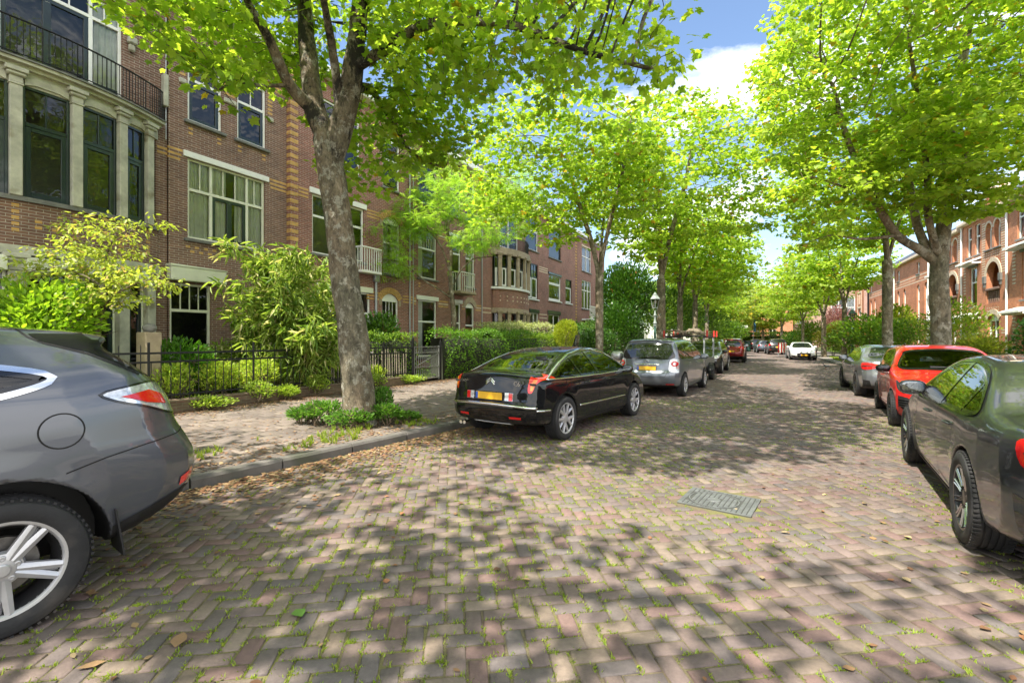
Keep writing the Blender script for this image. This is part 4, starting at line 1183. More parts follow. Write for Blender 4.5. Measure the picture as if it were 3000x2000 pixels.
def bricks(name, inside, center, extent, heading, pattern, z0, mat_, cols=BRICK_COLS, L=.21, seed=1, zfun=None, gap=.010, detail=14., prob=None):
 r = np.random.default_rng(seed)
 a = R(heading); ax = np.array([math.sin(a), math.cos(a)]); ay = np.array([-ax[1], ax[0]])
 w = L/2; n = int(extent/w)
 I, J = np.meshgrid(np.arange(-n, n), np.arange(-n, n), indexing='ij'); I = I.ravel(); J = J.ravel()
 if pattern == 'herring':
  k = (I-J) % 4
  H = k == 0; Vv = k == 3
  cx = np.concatenate([(I[H]+1)*w, (I[Vv]+.5)*w]); cy = np.concatenate([(J[H]+.5)*w, (J[Vv]+1)*w])
  ori = np.concatenate([np.zeros(H.sum()), np.ones(Vv.sum())])
 elif pattern == 'run':
  cx = I*L+(J % 2)*L/2; cy = J*w; ori = np.zeros(len(I))
 else:  # square tiles laid half-bond
  cx = I*L+(J % 2)*L/2; cy = J*L; ori = np.zeros(len(I))
 X = center[0]+cx*ax[0]+cy*ay[0]; Y = center[1]+cx*ax[1]+cy*ay[1]
 m = inside(X, Y)
 X, Y, ori = X[m], Y[m], ori[m]; N = len(X)
 if N == 0: return None
 hl = np.full(N, L/2-gap/2); hw_ = np.full(N, (L if pattern == 'tile' else w)/2-gap/2)
 hl = hl-r.random(N)*.004; hw_ = hw_-r.random(N)*.003
 th = a*0+math.atan2(ax[1], ax[0])+ori*math.pi/2+r.normal(0, .018, N)
 X = X+r.normal(0, .0025, N); Y = Y+r.normal(0, .0025, N)
 tx, ty = r.normal(0, .012, N), r.normal(0, .018, N); dz = r.normal(0, .0018, N)
 zb = zfun(X, Y) if zfun is not None else 0
 bv = .008
 ring = [(1,1),(-1,1),(-1,-1),(1,-1)]
 V = np.zeros((N, 12, 3)); c, s_ = np.cos(th), np.sin(th)
 for q, (ins, dzz) in enumerate(((bv, 0.), (.0, -.005), (.0, -.05))):
  for e, (sx, sy) in enumerate(ring):
   jx = r.normal(0, .0016, N); jy = r.normal(0, .0016, N)
   lx = sx*(hl-ins)+jx; ly = sy*(hw_-ins)+jy
   V[:, q*4+e, 0] = X+lx*c-ly*s_; V[:, q*4+e, 1] = Y+lx*s_+ly*c
   V[:, q*4+e, 2] = z0+zb+dz+lx*tx+ly*ty+dzz
 Fq = np.array([(0,1,2,3)]+[(4+e, 4+(e+1) % 4, (e+1) % 4, e) for e in range(4)]+[(8+e, 8+(e+1) % 4, 4+(e+1) % 4, 4+e) for e in range(4)])
 F = (Fq[None]+np.arange(N)[:, None, None]*12).reshape(-1, 4)
 o = np_mesh(name, V.reshape(-1, 3), F, mat_, smooth=False)
 pick = r.integers(0, len(cols), N)
 big = noise2(X*.35, Y*.35, 5)
 cc = cols[pick]*.82*(0.86+.24*r.random(N))[:, None]*(.82+.36*big)[:, None]
 set_col(o, np.repeat(cc, 12, 0))
 return o, X, Y, th, hl, hw_
def road_z(x, y):
 s, t = st_of(x, y)
 return .03*(1-((t-RW(s)/2)/(RW(s)/2))**2)*0+(noise2(x*.45, y*.45, 11)-.5)*.018
def grid_strip(name, s0, s1, t0f, t1f, z, mat_, ds=.5, nt=4):
 S = np.arange(s0, s1+ds, ds); V = []; F = []
 for s in S:
  t0 = t0f(s) if callable(t0f) else t0f; t1 = t1f(s) if callable(t1f) else t1f
  for k in range(nt+1):
   p = SP(s, t0+(t1-t0)*k/nt); V.append((p[0], p[1], z))
 n = nt+1
 for i in range(len(S)-1):
  for k in range(nt): F.append((i*n+k, i*n+k+1, (i+1)*n+k+1, (i+1)*n+k))
 o = np_mesh(name, V, np.array(F), mat_, smooth=False); o['kind'] = 'structure'
 return o
def moss_mat():
 m = bpy.data.materials.new('joint_moss'); m.use_nodes = True
 nt = m.node_tree; N = nt.nodes; L = nt.links; b = _bsdf(m)
 tc = N.new('ShaderNodeTexCoord')
 n1 = N.new('ShaderNodeTexNoise'); n1.inputs['Scale'].default_value = 1.1; n1.inputs['Detail'].default_value = 8; n1.inputs['Roughness'].default_value = .7
 L.new(tc.outputs['Object'], n1.inputs['Vector'])
 r1 = N.new('ShaderNodeValToRGB'); e = r1.color_ramp.elements
 e[0].position = .36; e[0].color = (.125,.095,.065,1); e[1].position = .66; e[1].color = (.17,.18,.035,1)
 k = r1.color_ramp.elements.new(.5); k.color = (.135,.115,.06,1)
 L.new(n1.outputs['Fac'], r1.inputs['Fac'])
 n2 = N.new('ShaderNodeTexNoise'); n2.inputs['Scale'].default_value = 120; n2.inputs['Detail'].default_value = 4
 L.new(tc.outputs['Object'], n2.inputs['Vector'])
 mx = N.new('ShaderNodeMix'); mx.data_type = 'RGBA'; mx.blend_type = 'MULTIPLY'; mx.inputs[0].default_value = .6
 L.new(r1.outputs['Color'], mx.inputs[6]); L.new(n2.outputs['Fac'], mx.inputs[7])
 sc = N.new('ShaderNodeVectorMath'); sc.operation = 'SCALE'; sc.inputs['Scale'].default_value = 1.6
 L.new(mx.outputs[2], sc.inputs[0]); L.new(sc.outputs[0], b.inputs['Base Color']); b.inputs['Roughness'].default_value = .95
 bp = N.new('ShaderNodeBump'); bp.inputs['Strength'].default_value = .8; bp.inputs['Distance'].default_value = .02
 L.new(n2.outputs['Fac'], bp.inputs['Height']); L.new(bp.outputs['Normal'], b.inputs['Normal'])
 return m
MAN = [(1.60,4.62),(1.985,5.06),(2.52,4.70),(2.13,4.20)]
def in_quad(x, y, Q, grow=0.):
 Q = np.array(Q); c = Q.mean(0); Q = c+(Q-c)*(1+grow)
 return poly_sdf(Q, x, y) < 0
def scatter_blades(name, X, Y, Z, per, h, w, mat_, seed, tint_attr=True, lean=.5):
 r = np.random.default_rng(seed); n = len(X)*per
 bx = np.repeat(X, per)+r.normal(0, .012, n); by = np.repeat(Y, per)+r.normal(0, .012, n); bz = np.repeat(Z, per)
 hh = h*(.5+r.random(n)); ww = w*(.6+.8*r.random(n)); an = r.random(n)*2*np.pi; le = lean*hh*(.3+r.random(n))
 la = r.random(n)*2*np.pi
 V = np.zeros((n, 4, 3))
 V[:, 0] = np.stack([bx-ww*np.cos(an), by-ww*np.sin(an), bz], 1); V[:, 1] = np.stack([bx+ww*np.cos(an), by+ww*np.sin(an), bz], 1)
 mx, my = bx+le*.4*np.cos(la), by+le*.4*np.sin(la)
 V[:, 2] = np.stack([mx+ww*.9*np.cos(an), my+ww*.9*np.sin(an), bz+hh*.6], 1)
 V[:, 3] = np.stack([bx+le*np.cos(la), by+le*np.sin(la), bz+hh], 1)
 F = np.arange(n*4).reshape(n, 4)
 o = np_mesh(name, V.reshape(-1, 3), F, mat_, smooth=False)
 c1 = np.array([.16,.26,.02]); c2 = np.array([.30,.36,.045])
 q = r.random(n)[:, None]; set_col(o, np.repeat(c1*(1-q)+c2*q, 4, 0))
 return o
def flat_leaves(name, X, Y, Z, size, mat_, cols, seed, curl=.35):
 r = np.random.default_rng(seed); n = len(X)
 an = r.random(n)*2*np.pi; s = size*(.6+.8*r.random(n)); asp = .45+.35*r.random(n)
 tmpl = [(-1,0,0),(-.25,-1,1),(.35,-.8,1),(1,0,.3),(.35,.8,1),(-.25,1,1)]
 V = np.zeros((n, 6, 3)); cu = curl*r.random(n); tl = r.normal(0, .25, n)
 for k, (lx, ly, lz) in enumerate(tmpl):
  x = lx*s/2; y = ly*s*asp/2
  V[:, k, 0] = X+x*np.cos(an)-y*np.sin(an); V[:, k, 1] = Y+x*np.sin(an)+y*np.cos(an); V[:, k, 2] = Z+.006+lz*cu*s*.4+abs(tl)*s*.3*(lx+1)*.5
 F = np.concatenate([np.arange(n)[:, None]*6+np.array([0,1,2,3]), np.arange(n)[:, None]*6+np.array([0,3,4,5])])
 o = np_mesh(name, V.reshape(-1, 3), F, mat_, smooth=False)
 cc = cols[r.integers(0, len(cols), n)]*(.7+.6*r.random(n))[:, None]
 set_col(o, np.repeat(cc, 6, 0))
 return o
def build_ground():
 M['soil'] = mat('soil', (.075,.058,.04), .95, var=.45, scale=3, bump=.6, bscale=25)
 M['brick_road'] = attr_mat('brick_road', .78, .35, 120, .22)
 M['joint'] = moss_mat()
 M['kerb'] = mat('kerb_stone', (.125,.115,.105), .85, var=.3, scale=2.5, bump=.3, bscale=90, dirt=((.07,.075,.05), 1.2, .52))
 M['litter'] = attr_mat('litter', .8, .1, 90, .2)
 M['blade'] = leaf_material('blade', None, None, attr='col', trans=.35)
 g = MB(); g.quad((-900,-300,-.06),(900,-300,-.06),(900,1500,-.06),(-900,1500,-.06))
 tag(g.build('ground', M['soil']), kind='structure')
 jb = grid_strip('road_joints', -14, 115, lambda s: -.1, lambda s: RW(s)+.1, -.013, M['joint'], nt=24)
 V = np.array([v.co[:] for v in jb.data.vertices]); V[:, 2] = road_z(V[:, 0], V[:, 1])-.0075
 jb.data.vertices.foreach_set('co', V.astype(np.float32).ravel()); jb.data.update()
 def ins_near(x, y):
  s, t = st_of(x, y)
  return (t > .06) & (t < RW(s)-.06) & (s > -12) & (s < 34) & ~in_quad(x, y, MAN, .03) & (y > .2)
 o, X, Y, th, hl, hw_ = bricks('road', ins_near, (3, 14), 34, 36-45+1.5, 'herring', 0., M['brick_road'], zfun=road_z, seed=3)
 o['kind'] = 'structure'
 def ins_far(x, y):
  s, t = st_of(x, y)
  return (t > .06) & (t < RW(s)-.06) & (s >= 34) & (s < 110)
 far = bricks('road', ins_far, (28, 65), 52, 26-45, 'herring', 0., M['brick_road'], zfun=road_z, L=.42, seed=4)
 far[0]['kind'] = 'structure'
 r = np.random.default_rng(21)
 d = np.hypot(X, Y)
 s, t = st_of(X, Y)
 mossy = noise2(X*.7+3, Y*.7, 31)
 edge = np.exp(-((t-2.0)/1.9)**2)*.75*(noise2(X*1.6, Y*1.6, 77) > .47)+np.exp(-((t-RW(s)+.9)/1.4)**2)*.35
 p = np.clip((mossy-.42)*5+edge, .06, 1.)
 near = d < 13
 pts = []
 for k in range(7):
  m = near & (r.random(len(X)) < p*(.8 if k < 5 else .4))
  e = r.integers(0, 4, m.sum()); q = r.uniform(-1, 1, m.sum())
  lx = np.where(e < 2, q*hl[m], np.where(e == 2, 1, -1)*(hl[m]+.005)); ly = np.where(e < 2, np.where(e == 0, 1, -1)*(hw_[m]+.005), q*hw_[m])
  pts.append(np.stack([X[m]+lx*np.cos(th[m])-ly*np.sin(th[m]), Y[m]+lx*np.sin(th[m])+ly*np.cos(th[m])], 1))
 pts = np.concatenate(pts)
 ms = scatter_blades('moss', pts[:, 0], pts[:, 1], road_z(pts[:, 0], pts[:, 1])-.008, 8, .016, .0036, M['blade'], 5, lean=.9)
 tag(ms, 'bright green moss and grass growing in the joints of the brick road', 'moss', kind='stuff')
 brown = np.array([(.20,.10,.045),(.26,.15,.07),(.16,.08,.04),(.30,.20,.10),(.24,.11,.05),(.32,.24,.13)])
 n = 9000; S = r.uniform(-3, 16, n); T = np.abs(r.normal(0, .30, n))*np.where(r.random(n) < .3, 2.2, 1)+.03
 x, y = SP(S, T)
 n2 = 900; S2 = r.uniform(-8, 24, n2); T2 = r.uniform(.1, 8.2, n2); x2, y2 = SP(S2, T2)
 n5 = 700; S5 = r.uniform(-5, 14, n5); T5 = RW(0)-np.abs(r.normal(0, 1.0, n5)); x5, y5 = SP(S5, T5)
 xx = np.concatenate([x, x2, x5]); yy = np.concatenate([y, y2, y5]); zz = road_z(xx, yy)+.002
 U = r.uniform(-3, 14, 6500); O = -np.abs(r.normal(0, .42, 6500))-.02
 fx, fy = FO[0]+FD[0]*U-FD[1]*O, FO[1]+FD[1]*U+FD[0]*O
 S4 = r.uniform(-2, 16, 5200); T4 = -np.concatenate([r.uniform(.2, 6, 2600), np.abs(r.normal(.3, .5, 2600))+.16]); lx, ly = SP(S4, T4)
 ok = fence_side(lx, ly) < -.1
 xs = np.concatenate([fx, lx[ok]]); ys = np.concatenate([fy, ly[ok]])
 li = flat_leaves('fallen_leaves', np.concatenate([xx, xs]), np.concatenate([yy, ys]), np.concatenate([zz, np.full(len(xs), .122)]), .05, M['litter'], brown, 8)
 tag(li, 'dry brown leaves littering the pavement edge, kerb and road', 'fallen leaves', kind='stuff')
 bx = np.array([(-1.24, 2.72), (-1.75, 2.46), (-2.05, 2.28)])
 bl = flat_leaves('fallen_leaves', bx[:, 0], bx[:, 1], road_z(bx[:, 0], bx[:, 1])+.004, .085, M['litter'], np.array([(.34,.24,.05),(.10,.20,.03),(.26,.16,.08)]), 9)
 tag(bl, 'few larger yellow and green leaves lying on the road', 'fallen leaves', kind='stuff')
 for side, f in (('left', lambda s: 0.), ('right', lambda s: RW(s))):
  mb = MB(); s = -13.
  sg = -1 if side == 'left' else 1
  while s < 108:
   e = s+.98
   sub = 2
   for k in range(sub):
    a0 = s+(e-s)*k/sub; a1 = s+(e-s)*(k+1)/sub
    P = [SP(a0, f(a0)), SP(a1, f(a1)), SP(a1, f(a1)+sg*.15), SP(a0, f(a0)+sg*.15)]
    Pi = [SP(a0, f(a0)+sg*.02), SP(a1, f(a1)+sg*.02)]
    ztop = .125
    v = [(*P[0], -.05), (*P[1], -.05), (*P[1], ztop-.03), (*P[0], ztop-.03), (*Pi[0], ztop), (*Pi[1], ztop), (*P[2], ztop), (*P[3], ztop), (*P[2], -.05), (*P[3], -.05)]
    mb.add(v, [(0,1,2,3),(3,2,5,4),(4,5,6,7),(7,6,8,9)]+([(0,3,4,7,9)] if k == 0 else [])+([(1,8,6,5,2)] if k == sub-1 else []))
   s += 1.0
  o = mb.build('kerb', M['kerb'])
  V = np.array([v.co[:] for v in o.data.vertices])
  o['kind'] = 'structure'
 TC = np.array([(.235,.19,.16),(.215,.175,.15),(.25,.205,.17),(.195,.16,.138),(.24,.19,.155)])
 M['paver'] = attr_mat('paver', .85, .3, 110, .25)
 base = grid_strip('pavement_bed', -14, 112, -.14, lambda s: -7.5 if s < 40 else -5., .112, M['soil'], nt=6)
 def ins_p(x, y):
  s, t = st_of(x, y)
  return (t < -.20) & (t > -7.4) & (s > -6) & (s < 30) & (fence_side(x, y) < -.06) & ~((np.hypot(x+2.7, y-8.3) < .75))
 o = bricks('pavement', ins_p, (-2, 12), 26, 36, 'tile', .118, M['paver'], cols=TC, L=.30, seed=6, gap=.008); o[0]['kind'] = 'structure'
 pm = mat('pavement_far', (.24,.215,.19), .85, var=.3, scale=1.5, bump=.2, bscale=60)
 grid_strip('pavement', 30, 112, -.15, -5., .118, pm)
 grid_strip('pavement', -14, 112, lambda s: RW(s)+.15, lambda s: RW(s)+3.4, .118, pm)
 mb = MB()
 P = [FP(-14, .12), FP(48, .12), FP(48, 6), FP(-14, 6)]
 mb.quad(*[(*p, .20) for p in P]); tag(mb.build('garden_soil', M['soil']), kind='structure')
 gs = mat('lawn_soil', (.06,.07,.03), .95, var=.4, scale=2, bump=.5, bscale=20)
 grid_strip('garden_soil', -14, 112, lambda s: RW(s)+3.4, lambda s: RW(s)+12, .135, gs)
 build_manhole()
def build_manhole():
 iron = mat('cast_iron', (.17,.178,.178), .5, metal=.35, var=.3, scale=9, bump=.2, bscale=120, rvar=.15)
 groove = mat('iron_groove', (.055,.058,.052), .8)
 Q = [Vector((*p, 0)) for p in MAN]
 c = sum(Q, Vector())/4
 t = thing('manhole_cover', 'rectangular cast iron cover with round lid set in the brick road', 'manhole cover', (c.x, c.y, float(road_z(c.x, c.y))))
 ex = ((Q[2]-Q[1])+(Q[3]-Q[0])).normalized(); ey = Vector((-ex.y, ex.x, 0))
 t.rotation_euler = (0, 0, math.atan2(ex.y, ex.x))
 W, H = .66, .56
 f = MB(); f.bbox(-W/2, W/2, -H/2, H/2, -.04, .004, .004); f.build('frame_plate', groove, t)
 b = MB()
 lc = (-.05, .0); lr = .235
 nx, ny = 15, 18
 for i in range(nx):
  for j in range(ny):
   w0 = W/nx; h0 = H/ny
   off = (j % 2)*w0*.5
   x0 = -W/2+i*w0+.006+off*0; x1 = x0+w0-.010; y0 = -H/2+j*h0+.004; y1 = y0+h0-.008
   cx, cy = (x0+x1)/2, (y0+y1)/2
   d = math.hypot(cx-lc[0], cy-lc[1])
   if abs(d-lr) < .022 or d < .075: continue
   b.box(x0, x1, y0, y1, .003, .009)
 b.box(-W/2, W/2, -H/2, -H/2+.012, .003, .010); b.box(-W/2, W/2, H/2-.012, H/2, .003, .010); b.box(-W/2, -W/2+.012, -H/2+.012, H/2-.012, .003, .010); b.box(W/2-.012, W/2, -H/2+.012, H/2-.012, .003, .010)
 b.build('studded_rim', iron, t)
 l = MB(); l.lathe([(lr-.012, .003), (lr-.012, .011), (lr-.002, .011), (lr-.002, .003)], 48, c=(lc[0], lc[1], 0))
 l.lathe([(.0, .009), (.06, .009), (.064, .003)], 32, c=(lc[0], lc[1], 0))
 l.build('lid_ring', iron, t)
def leaf_material(name, c1, c2, attr='col', trans=.5, rough=.45, tgain=1.5, spec=.35):
 m = bpy.data.materials.new(name); m.use_nodes = True
 nt = m.node_tree; N = nt.nodes; L = nt.links; b = _bsdf(m); out = N['Material Output']
 at_ = N.new('ShaderNodeAttribute'); at_.attribute_name = attr
 L.new(at_.outputs['Color'], b.inputs['Base Color'])
 b.inputs['Roughness'].default_value = rough; b.inputs['Specular IOR Level'].default_value = spec
 tr = N.new('ShaderNodeBsdfTranslucent')
 cv = N.new('ShaderNodeMix'); cv.data_type = 'RGBA'; cv.blend_type = 'MULTIPLY'; cv.inputs[0].default_value = 1
 L.new(at_.outputs['Color'], cv.inputs[6]); cv.inputs[7].default_value = (tgain*1.22, tgain*1.2, tgain*.6, 1)
 L.new(cv.outputs[2], tr.inputs['Color'])
 mx = N.new('ShaderNodeMixShader'); mx.inputs[0].default_value = trans
 L.new(b.outputs[0], mx.inputs[1]); L.new(tr.outputs[0], mx.inputs[2]); L.new(mx.outputs[0], out.inputs['Surface'])
 return m
def _kites(dirs, lens, wid, droop=.12):
 V = []; F = []
 for a, l in zip(dirs, lens):
  a = R(a); d = (math.sin(a), math.cos(a)); n = (d[1], -d[0]); k = len(V)
  w = wid*l
  V += [(0, .22, 0), (d[0]*l*.55+n[0]*w, .22+d[1]*l*.55+n[1]*w, -.02), (d[0]*l, .22+d[1]*l, -droop*l), (d[0]*l*.55-n[0]*w, .22+d[1]*l*.55-n[1]*w, -.02)]
  F.append((k, k+1, k+2, k+3))
 return np.array(V, float), np.array(F)
LEAF = {
 'maple': _kites([0, 52, -52, 112, -112], [.78, .66, .66, .40, .40], .34),
 'maple3': _kites([0, 62, -62], [.80, .62, .62], .42),
 'leaf': (np.array([(0,0,0),(.26,.42,.05),(0,1,-.1),(-.26,.42,.05)], float), np.array([(0,1,2,3)])),
 'leaf2': (np.array([(0,0,0),(.24,.32,.06),(.2,.7,.02),(0,1,-.12),(-.2,.7,.02),(-.24,.32,.06)], float), np.array([(0,1,2,3),(0,3,4,5)])),
 'blade': (np.array([(0,0,0),(.075,.3,.03),(.05,.7,-.08),(0,1,-.28),(-.05,.7,-.08),(-.075,.3,.03)], float), np.array([(0,1,2,3),(0,3,4,5)])),
 'pinnate': (np.array([(-.03,0,0),(.03,0,0),(.03,.95,-.12),(-.03,.95,-.12)]+[q for k in range(5) for sd in (1,-1) for q in ((0,.12+k*.17,-.02*k),(sd*.15,.12+k*.17+.0,-.02*k+.01),(sd*.24,.22+k*.17,-.03*k-.02),(sd*.12,.22+k*.17,-.02*k))], float),
             np.array([(4+4*i, 5+4*i, 6+4*i, 7+4*i) for i in range(10)])),
}
def leaf_mesh(name, P, D, Nn, size, kind, mat_, cols, parent=None):
 """leaves at P pointing along D with face normal ~Nn"""
 T, Fq = LEAF[kind]; n = len(P); k = len(T)
 D = D/np.maximum(1e-9, np.linalg.norm(D, axis=1))[:, None]
 S = np.cross(D, Nn); S /= np.maximum(1e-9, np.linalg.norm(S, axis=1))[:, None]
 U = np.cross(S, D)
 V = P[:, None, :]+size[:, None, None]*(T[None, :, 0:1]*S[:, None, :]+T[None, :, 1:2]*D[:, None, :]+T[None, :, 2:3]*U[:, None, :])
 F = (Fq[None]+np.arange(n)[:, None, None]*k).reshape(-1, 4)
 o = np_mesh(name, V.reshape(-1, 3), F, mat_, parent, smooth=False)
 set_col(o, np.repeat(cols, k, 0))
 return o
def sample_blobs(blobs, n, r, shell=.0):
 vol = np.array([b[1][0]*b[1][1]*b[1][2]*(b[2] if len(b) > 2 else 1) for b in blobs]); cnt = r.multinomial(n, vol/vol.sum()); out = []
 for b, c in zip(blobs, cnt):
  v = r.normal(size=(c, 3)); v /= np.linalg.norm(v, axis=1)[:, None]
  q = (shell**3+(1-shell**3)*r.random(c))**(1/3)
  out.append(np.array(b[0])+v*q[:, None]*np.array(b[1]))
 return np.concatenate(out)
def colonize(lines, att, step=.3, di=2.5, dk=.55, iters=140, seed=0, bias=(0,0,.05), maxn=9000):
 """branch skeleton: start polylines [(parent line, points)] then space colonisation"""
 r = np.random.default_rng(seed)
 P = []; par = []; spans = []
 for ln in lines:
  pi = ln[0]   # parent node position or None
  pts = [np.array(p, float) for p in ln[1]]
  c = catmull(pts, 5) if len(pts) > 2 else np.array(pts)
  c = resample(c, step*.8, closed=False)
  if pi is None: last = -1
  else:
   A = np.array(P); last = int(np.argmin(((A-c[0])**2).sum(1))); c = c[1:]
  n0 = len(P)
  for q in c:
   P.append(q); par.append(last); last = len(P)-1
  spans.append((n0, len(P), ln[2:]))
 P = [np.array(p) for p in P]
 A = np.array(att); alive = np.ones(len(A), bool)
 PA = np.array(P)
 nd = np.full(len(A), 1e9); ni = np.zeros(len(A), int)
 for k in range(len(PA)):
  d = ((A-PA[k])**2).sum(1); m = d < nd; nd[m] = d[m]; ni[m] = k
 new0 = 0
 for it in range(iters):
  act = alive & (nd < di*di)
  if not act.any():
   di *= 1.3
   if di > 8: break
   continue
  ids = ni[act]; v = A[act]-PA[ids]; v /= np.maximum(1e-9, np.linalg.norm(v, axis=1))[:, None]
  u, inv = np.unique(ids, return_inverse=True)
  acc = np.zeros((len(u), 3)); np.add.at(acc, inv, v)
  acc += r.normal(0, .25, acc.shape)+np.array(bias)
  acc /= np.maximum(1e-9, np.linalg.norm(acc, axis=1))[:, None]
  N = PA[u]+acc*step
  s0 = len(PA)
  PA = np.vstack([PA, N]); par += list(u)
  for k in range(s0, len(PA)):
   d = ((A-PA[k])**2).sum(1); m = d < nd; nd[m] = d[m]; ni[m] = k
  alive &= nd > dk*dk
  if len(PA) > maxn or not alive.any(): break
 colonize.spans = spans
 return PA, np.array(par)
def skeleton_tubes(PA, par, R0, rtip=.006, nmax=14, taper_pow=None, minr=0.0):
 n = len(PA); cnt = np.zeros(n)
 kids = [[] for _ in range(n)]
 for i in range(n):
  if par[i] >= 0: kids[par[i]].append(i)
 for i in range(n-1, -1, -1):
  if not kids[i]: cnt[i] += 1
  if par[i] >= 0: cnt[par[i]] += cnt[i]
 root = 0
 e = math.log(max(2, cnt[root]))/math.log(R0/rtip)
 rad = rtip*cnt**(1/e)
 return kids, cnt, rad
def bark_mesh(name, PA, par, kids, cnt, rad, mat_, parent, nmax=14, minr=.0, base_flare=1.35, lump=.06, seed=0):
 mb = MB(); r = np.random.default_rng(seed)
 starts = [(0, None)]
 first = True
 while starts:
  i, p = starts.pop()
  chain = ([p] if p is not None else [])+[i]
  while kids[i]:
   ks = sorted(kids[i], key=lambda q: -cnt[q])
   for q in ks[1:]:
    starts.append((q, i))
   i = ks[0]; chain.append(i)
  if len(chain) < 2: continue
  rr = [rad[c] for c in chain]
  if p is not None: rr[0] = min(rr[0], rr[1]*1.15)
  if max(rr) < minr: continue
  pts = PA[chain]
  m = max(rr); ns = nmax if m > .12 else (8 if m > .05 else (5 if m > .018 else 3))
  if m > .05 and len(pts) > 3:
   c = catmull(pts, 3); rq = np.interp(np.linspace(0, len(rr)-1, len(c)), range(len(rr)), rr)
  else: c = pts; rq = np.array(rr)
  st = len(mb.v)
  if p is None and base_flare > 1:
   h = c[:, 2]-c[0, 2]; rq = rq*(1+(base_flare-1)*np.exp(-h/.22)+.10*np.exp(-h/1.2))
  mb.tube(c, list(rq), ns, caps=False)
  if m > .05 and lump:
   V = np.array(mb.v[st:]); k = np.repeat(c, ns, 0); d = V-k
   nz = noise2(V[:, 0]*3.1+V[:, 2]*1.7, V[:, 1]*3.1-V[:, 2]*1.3, seed+3)-.5
   n2 = noise2(V[:, 0]*11+V[:, 2]*6, V[:, 1]*11-V[:, 2]*5, seed+5)-.5
   V = k+d*(1+lump*5*nz[:, None]*.6+lump*1.4*n2[:, None])
   mb.v[st:] = [tuple(q) for q in V]
 return mb.build(name, mat_, parent, smooth=180)
def bark_mat(name, col=(.16,.145,.115), patch=(.26,.25,.20), dark=(.02,.017,.013), scale=5., darkpos=.62):
 m = bpy.data.materials.new(name); m.use_nodes = True
 nt = m.node_tree; N = nt.nodes; L = nt.links; b = _bsdf(m)
 tc = N.new('ShaderNodeTexCoord')
 mp = N.new('ShaderNodeMapping'); mp.inputs['Scale'].default_value = (1, 1, .45); L.new(tc.outputs['Object'], mp.inputs['Vector'])
 def noise(s, d=7, rgh=.65, v=None):
  q = N.new('ShaderNodeTexNoise'); q.inputs['Scale'].default_value = s; q.inputs['Detail'].default_value = d; q.inputs['Roughness'].default_value = rgh
  L.new((v or tc.outputs['Object']), q.inputs['Vector']); return q.outputs['Fac']
 def ramp(src, a, c0, b_, c1):
  q = N.new('ShaderNodeValToRGB'); e = q.color_ramp.elements; e[0].position = a; e[0].color = (*c0, 1); e[1].position = b_; e[1].color = (*c1, 1)
  L.new(src, q.inputs['Fac']); return q.outputs['Color']
 n0 = noise(scale*.28, 6, .6, mp.outputs[0]); c0 = ramp(n0, .38, tuple(x*f for x, f in zip(col, (.80, .86, .78))), .62, tuple(x*f for x, f in zip(col, (1.12, 1.0, .88))))
 n1 = noise(scale*1.6, 8, .7, v=mp.outputs[0]); f1 = ramp(n1, .36, (.35, .34, .32), .60, (1, 1, 1))
 m0 = N.new('ShaderNodeMix'); m0.data_type = 'RGBA'; m0.blend_type = 'MULTIPLY'; m0.inputs[0].default_value = 1; L.new(c0, m0.inputs[6]); L.new(f1, m0.inputs[7])
 n2 = noise(scale*1.1, 10, .72); f2 = ramp(n2, .53, (0,0,0), .57, (1,1,1))
 mx = N.new('ShaderNodeMix'); mx.data_type = 'RGBA'; L.new(f2, mx.inputs[0]); L.new(m0.outputs[2], mx.inputs[6]); mx.inputs[7].default_value = (*patch, 1)
 n3 = noise(scale*.35, 11, .78, mp.outputs[0])
 sx = N.new('ShaderNodeSeparateXYZ'); L.new(tc.outputs['Object'], sx.inputs[0])
 hz = N.new('ShaderNodeMapRange'); hz.inputs['From Min'].default_value = 3.2; hz.inputs['From Max'].default_value = 6.2; hz.inputs['To Min'].default_value = 0; hz.inputs['To Max'].default_value = .13; L.new(sx.outputs['Z'], hz.inputs['Value'])
 ad = N.new('ShaderNodeMath'); ad.operation = 'ADD'; L.new(n3, ad.inputs[0]); L.new(hz.outputs[0], ad.inputs[1])
 f3 = ramp(ad.outputs[0], darkpos, (0,0,0), darkpos+.05, (1,1,1))
 m2 = N.new('ShaderNodeMix'); m2.data_type = 'RGBA'; L.new(f3, m2.inputs[0]); L.new(mx.outputs[2], m2.inputs[6]); m2.inputs[7].default_value = (*dark, 1)
 n5 = noise(scale*7, 5, .7, mp.outputs[0]); f5 = ramp(n5, .30, (.45,.45,.45), .55, (1.1,1.1,1.1))
 m5 = N.new('ShaderNodeMix'); m5.data_type = 'RGBA'; m5.blend_type = 'MULTIPLY'; m5.inputs[0].default_value = 1
 L.new(m2.outputs[2], m5.inputs[6]); L.new(f5, m5.inputs[7]); L.new(m5.outputs[2], b.inputs['Base Color'])
 b.inputs['Roughness'].default_value = .9
 n4 = noise(scale*5, 10, .75, mp.outputs[0])
 bp = N.new('ShaderNodeBump'); bp.inputs['Strength'].default_value = 1.0; bp.inputs['Distance'].default_value = .05
 L.new(n4, bp.inputs['Height']); L.new(bp.outputs['Normal'], b.inputs['Normal'])
 return m
def leaf_cols(n, r, c1, c2, odd=None, p=.0, var=.25):
 q = r.random(n)[:, None]; c = np.array(c1)*(1-q)+np.array(c2)*q
 c = c*(1-var/2+var*r.random(n))[:, None]
 if odd is not None:
  m = r.random(n) < p; c[m] = np.array(odd)*(.7+.6*r.random(m.sum()))[:, None]
 return c
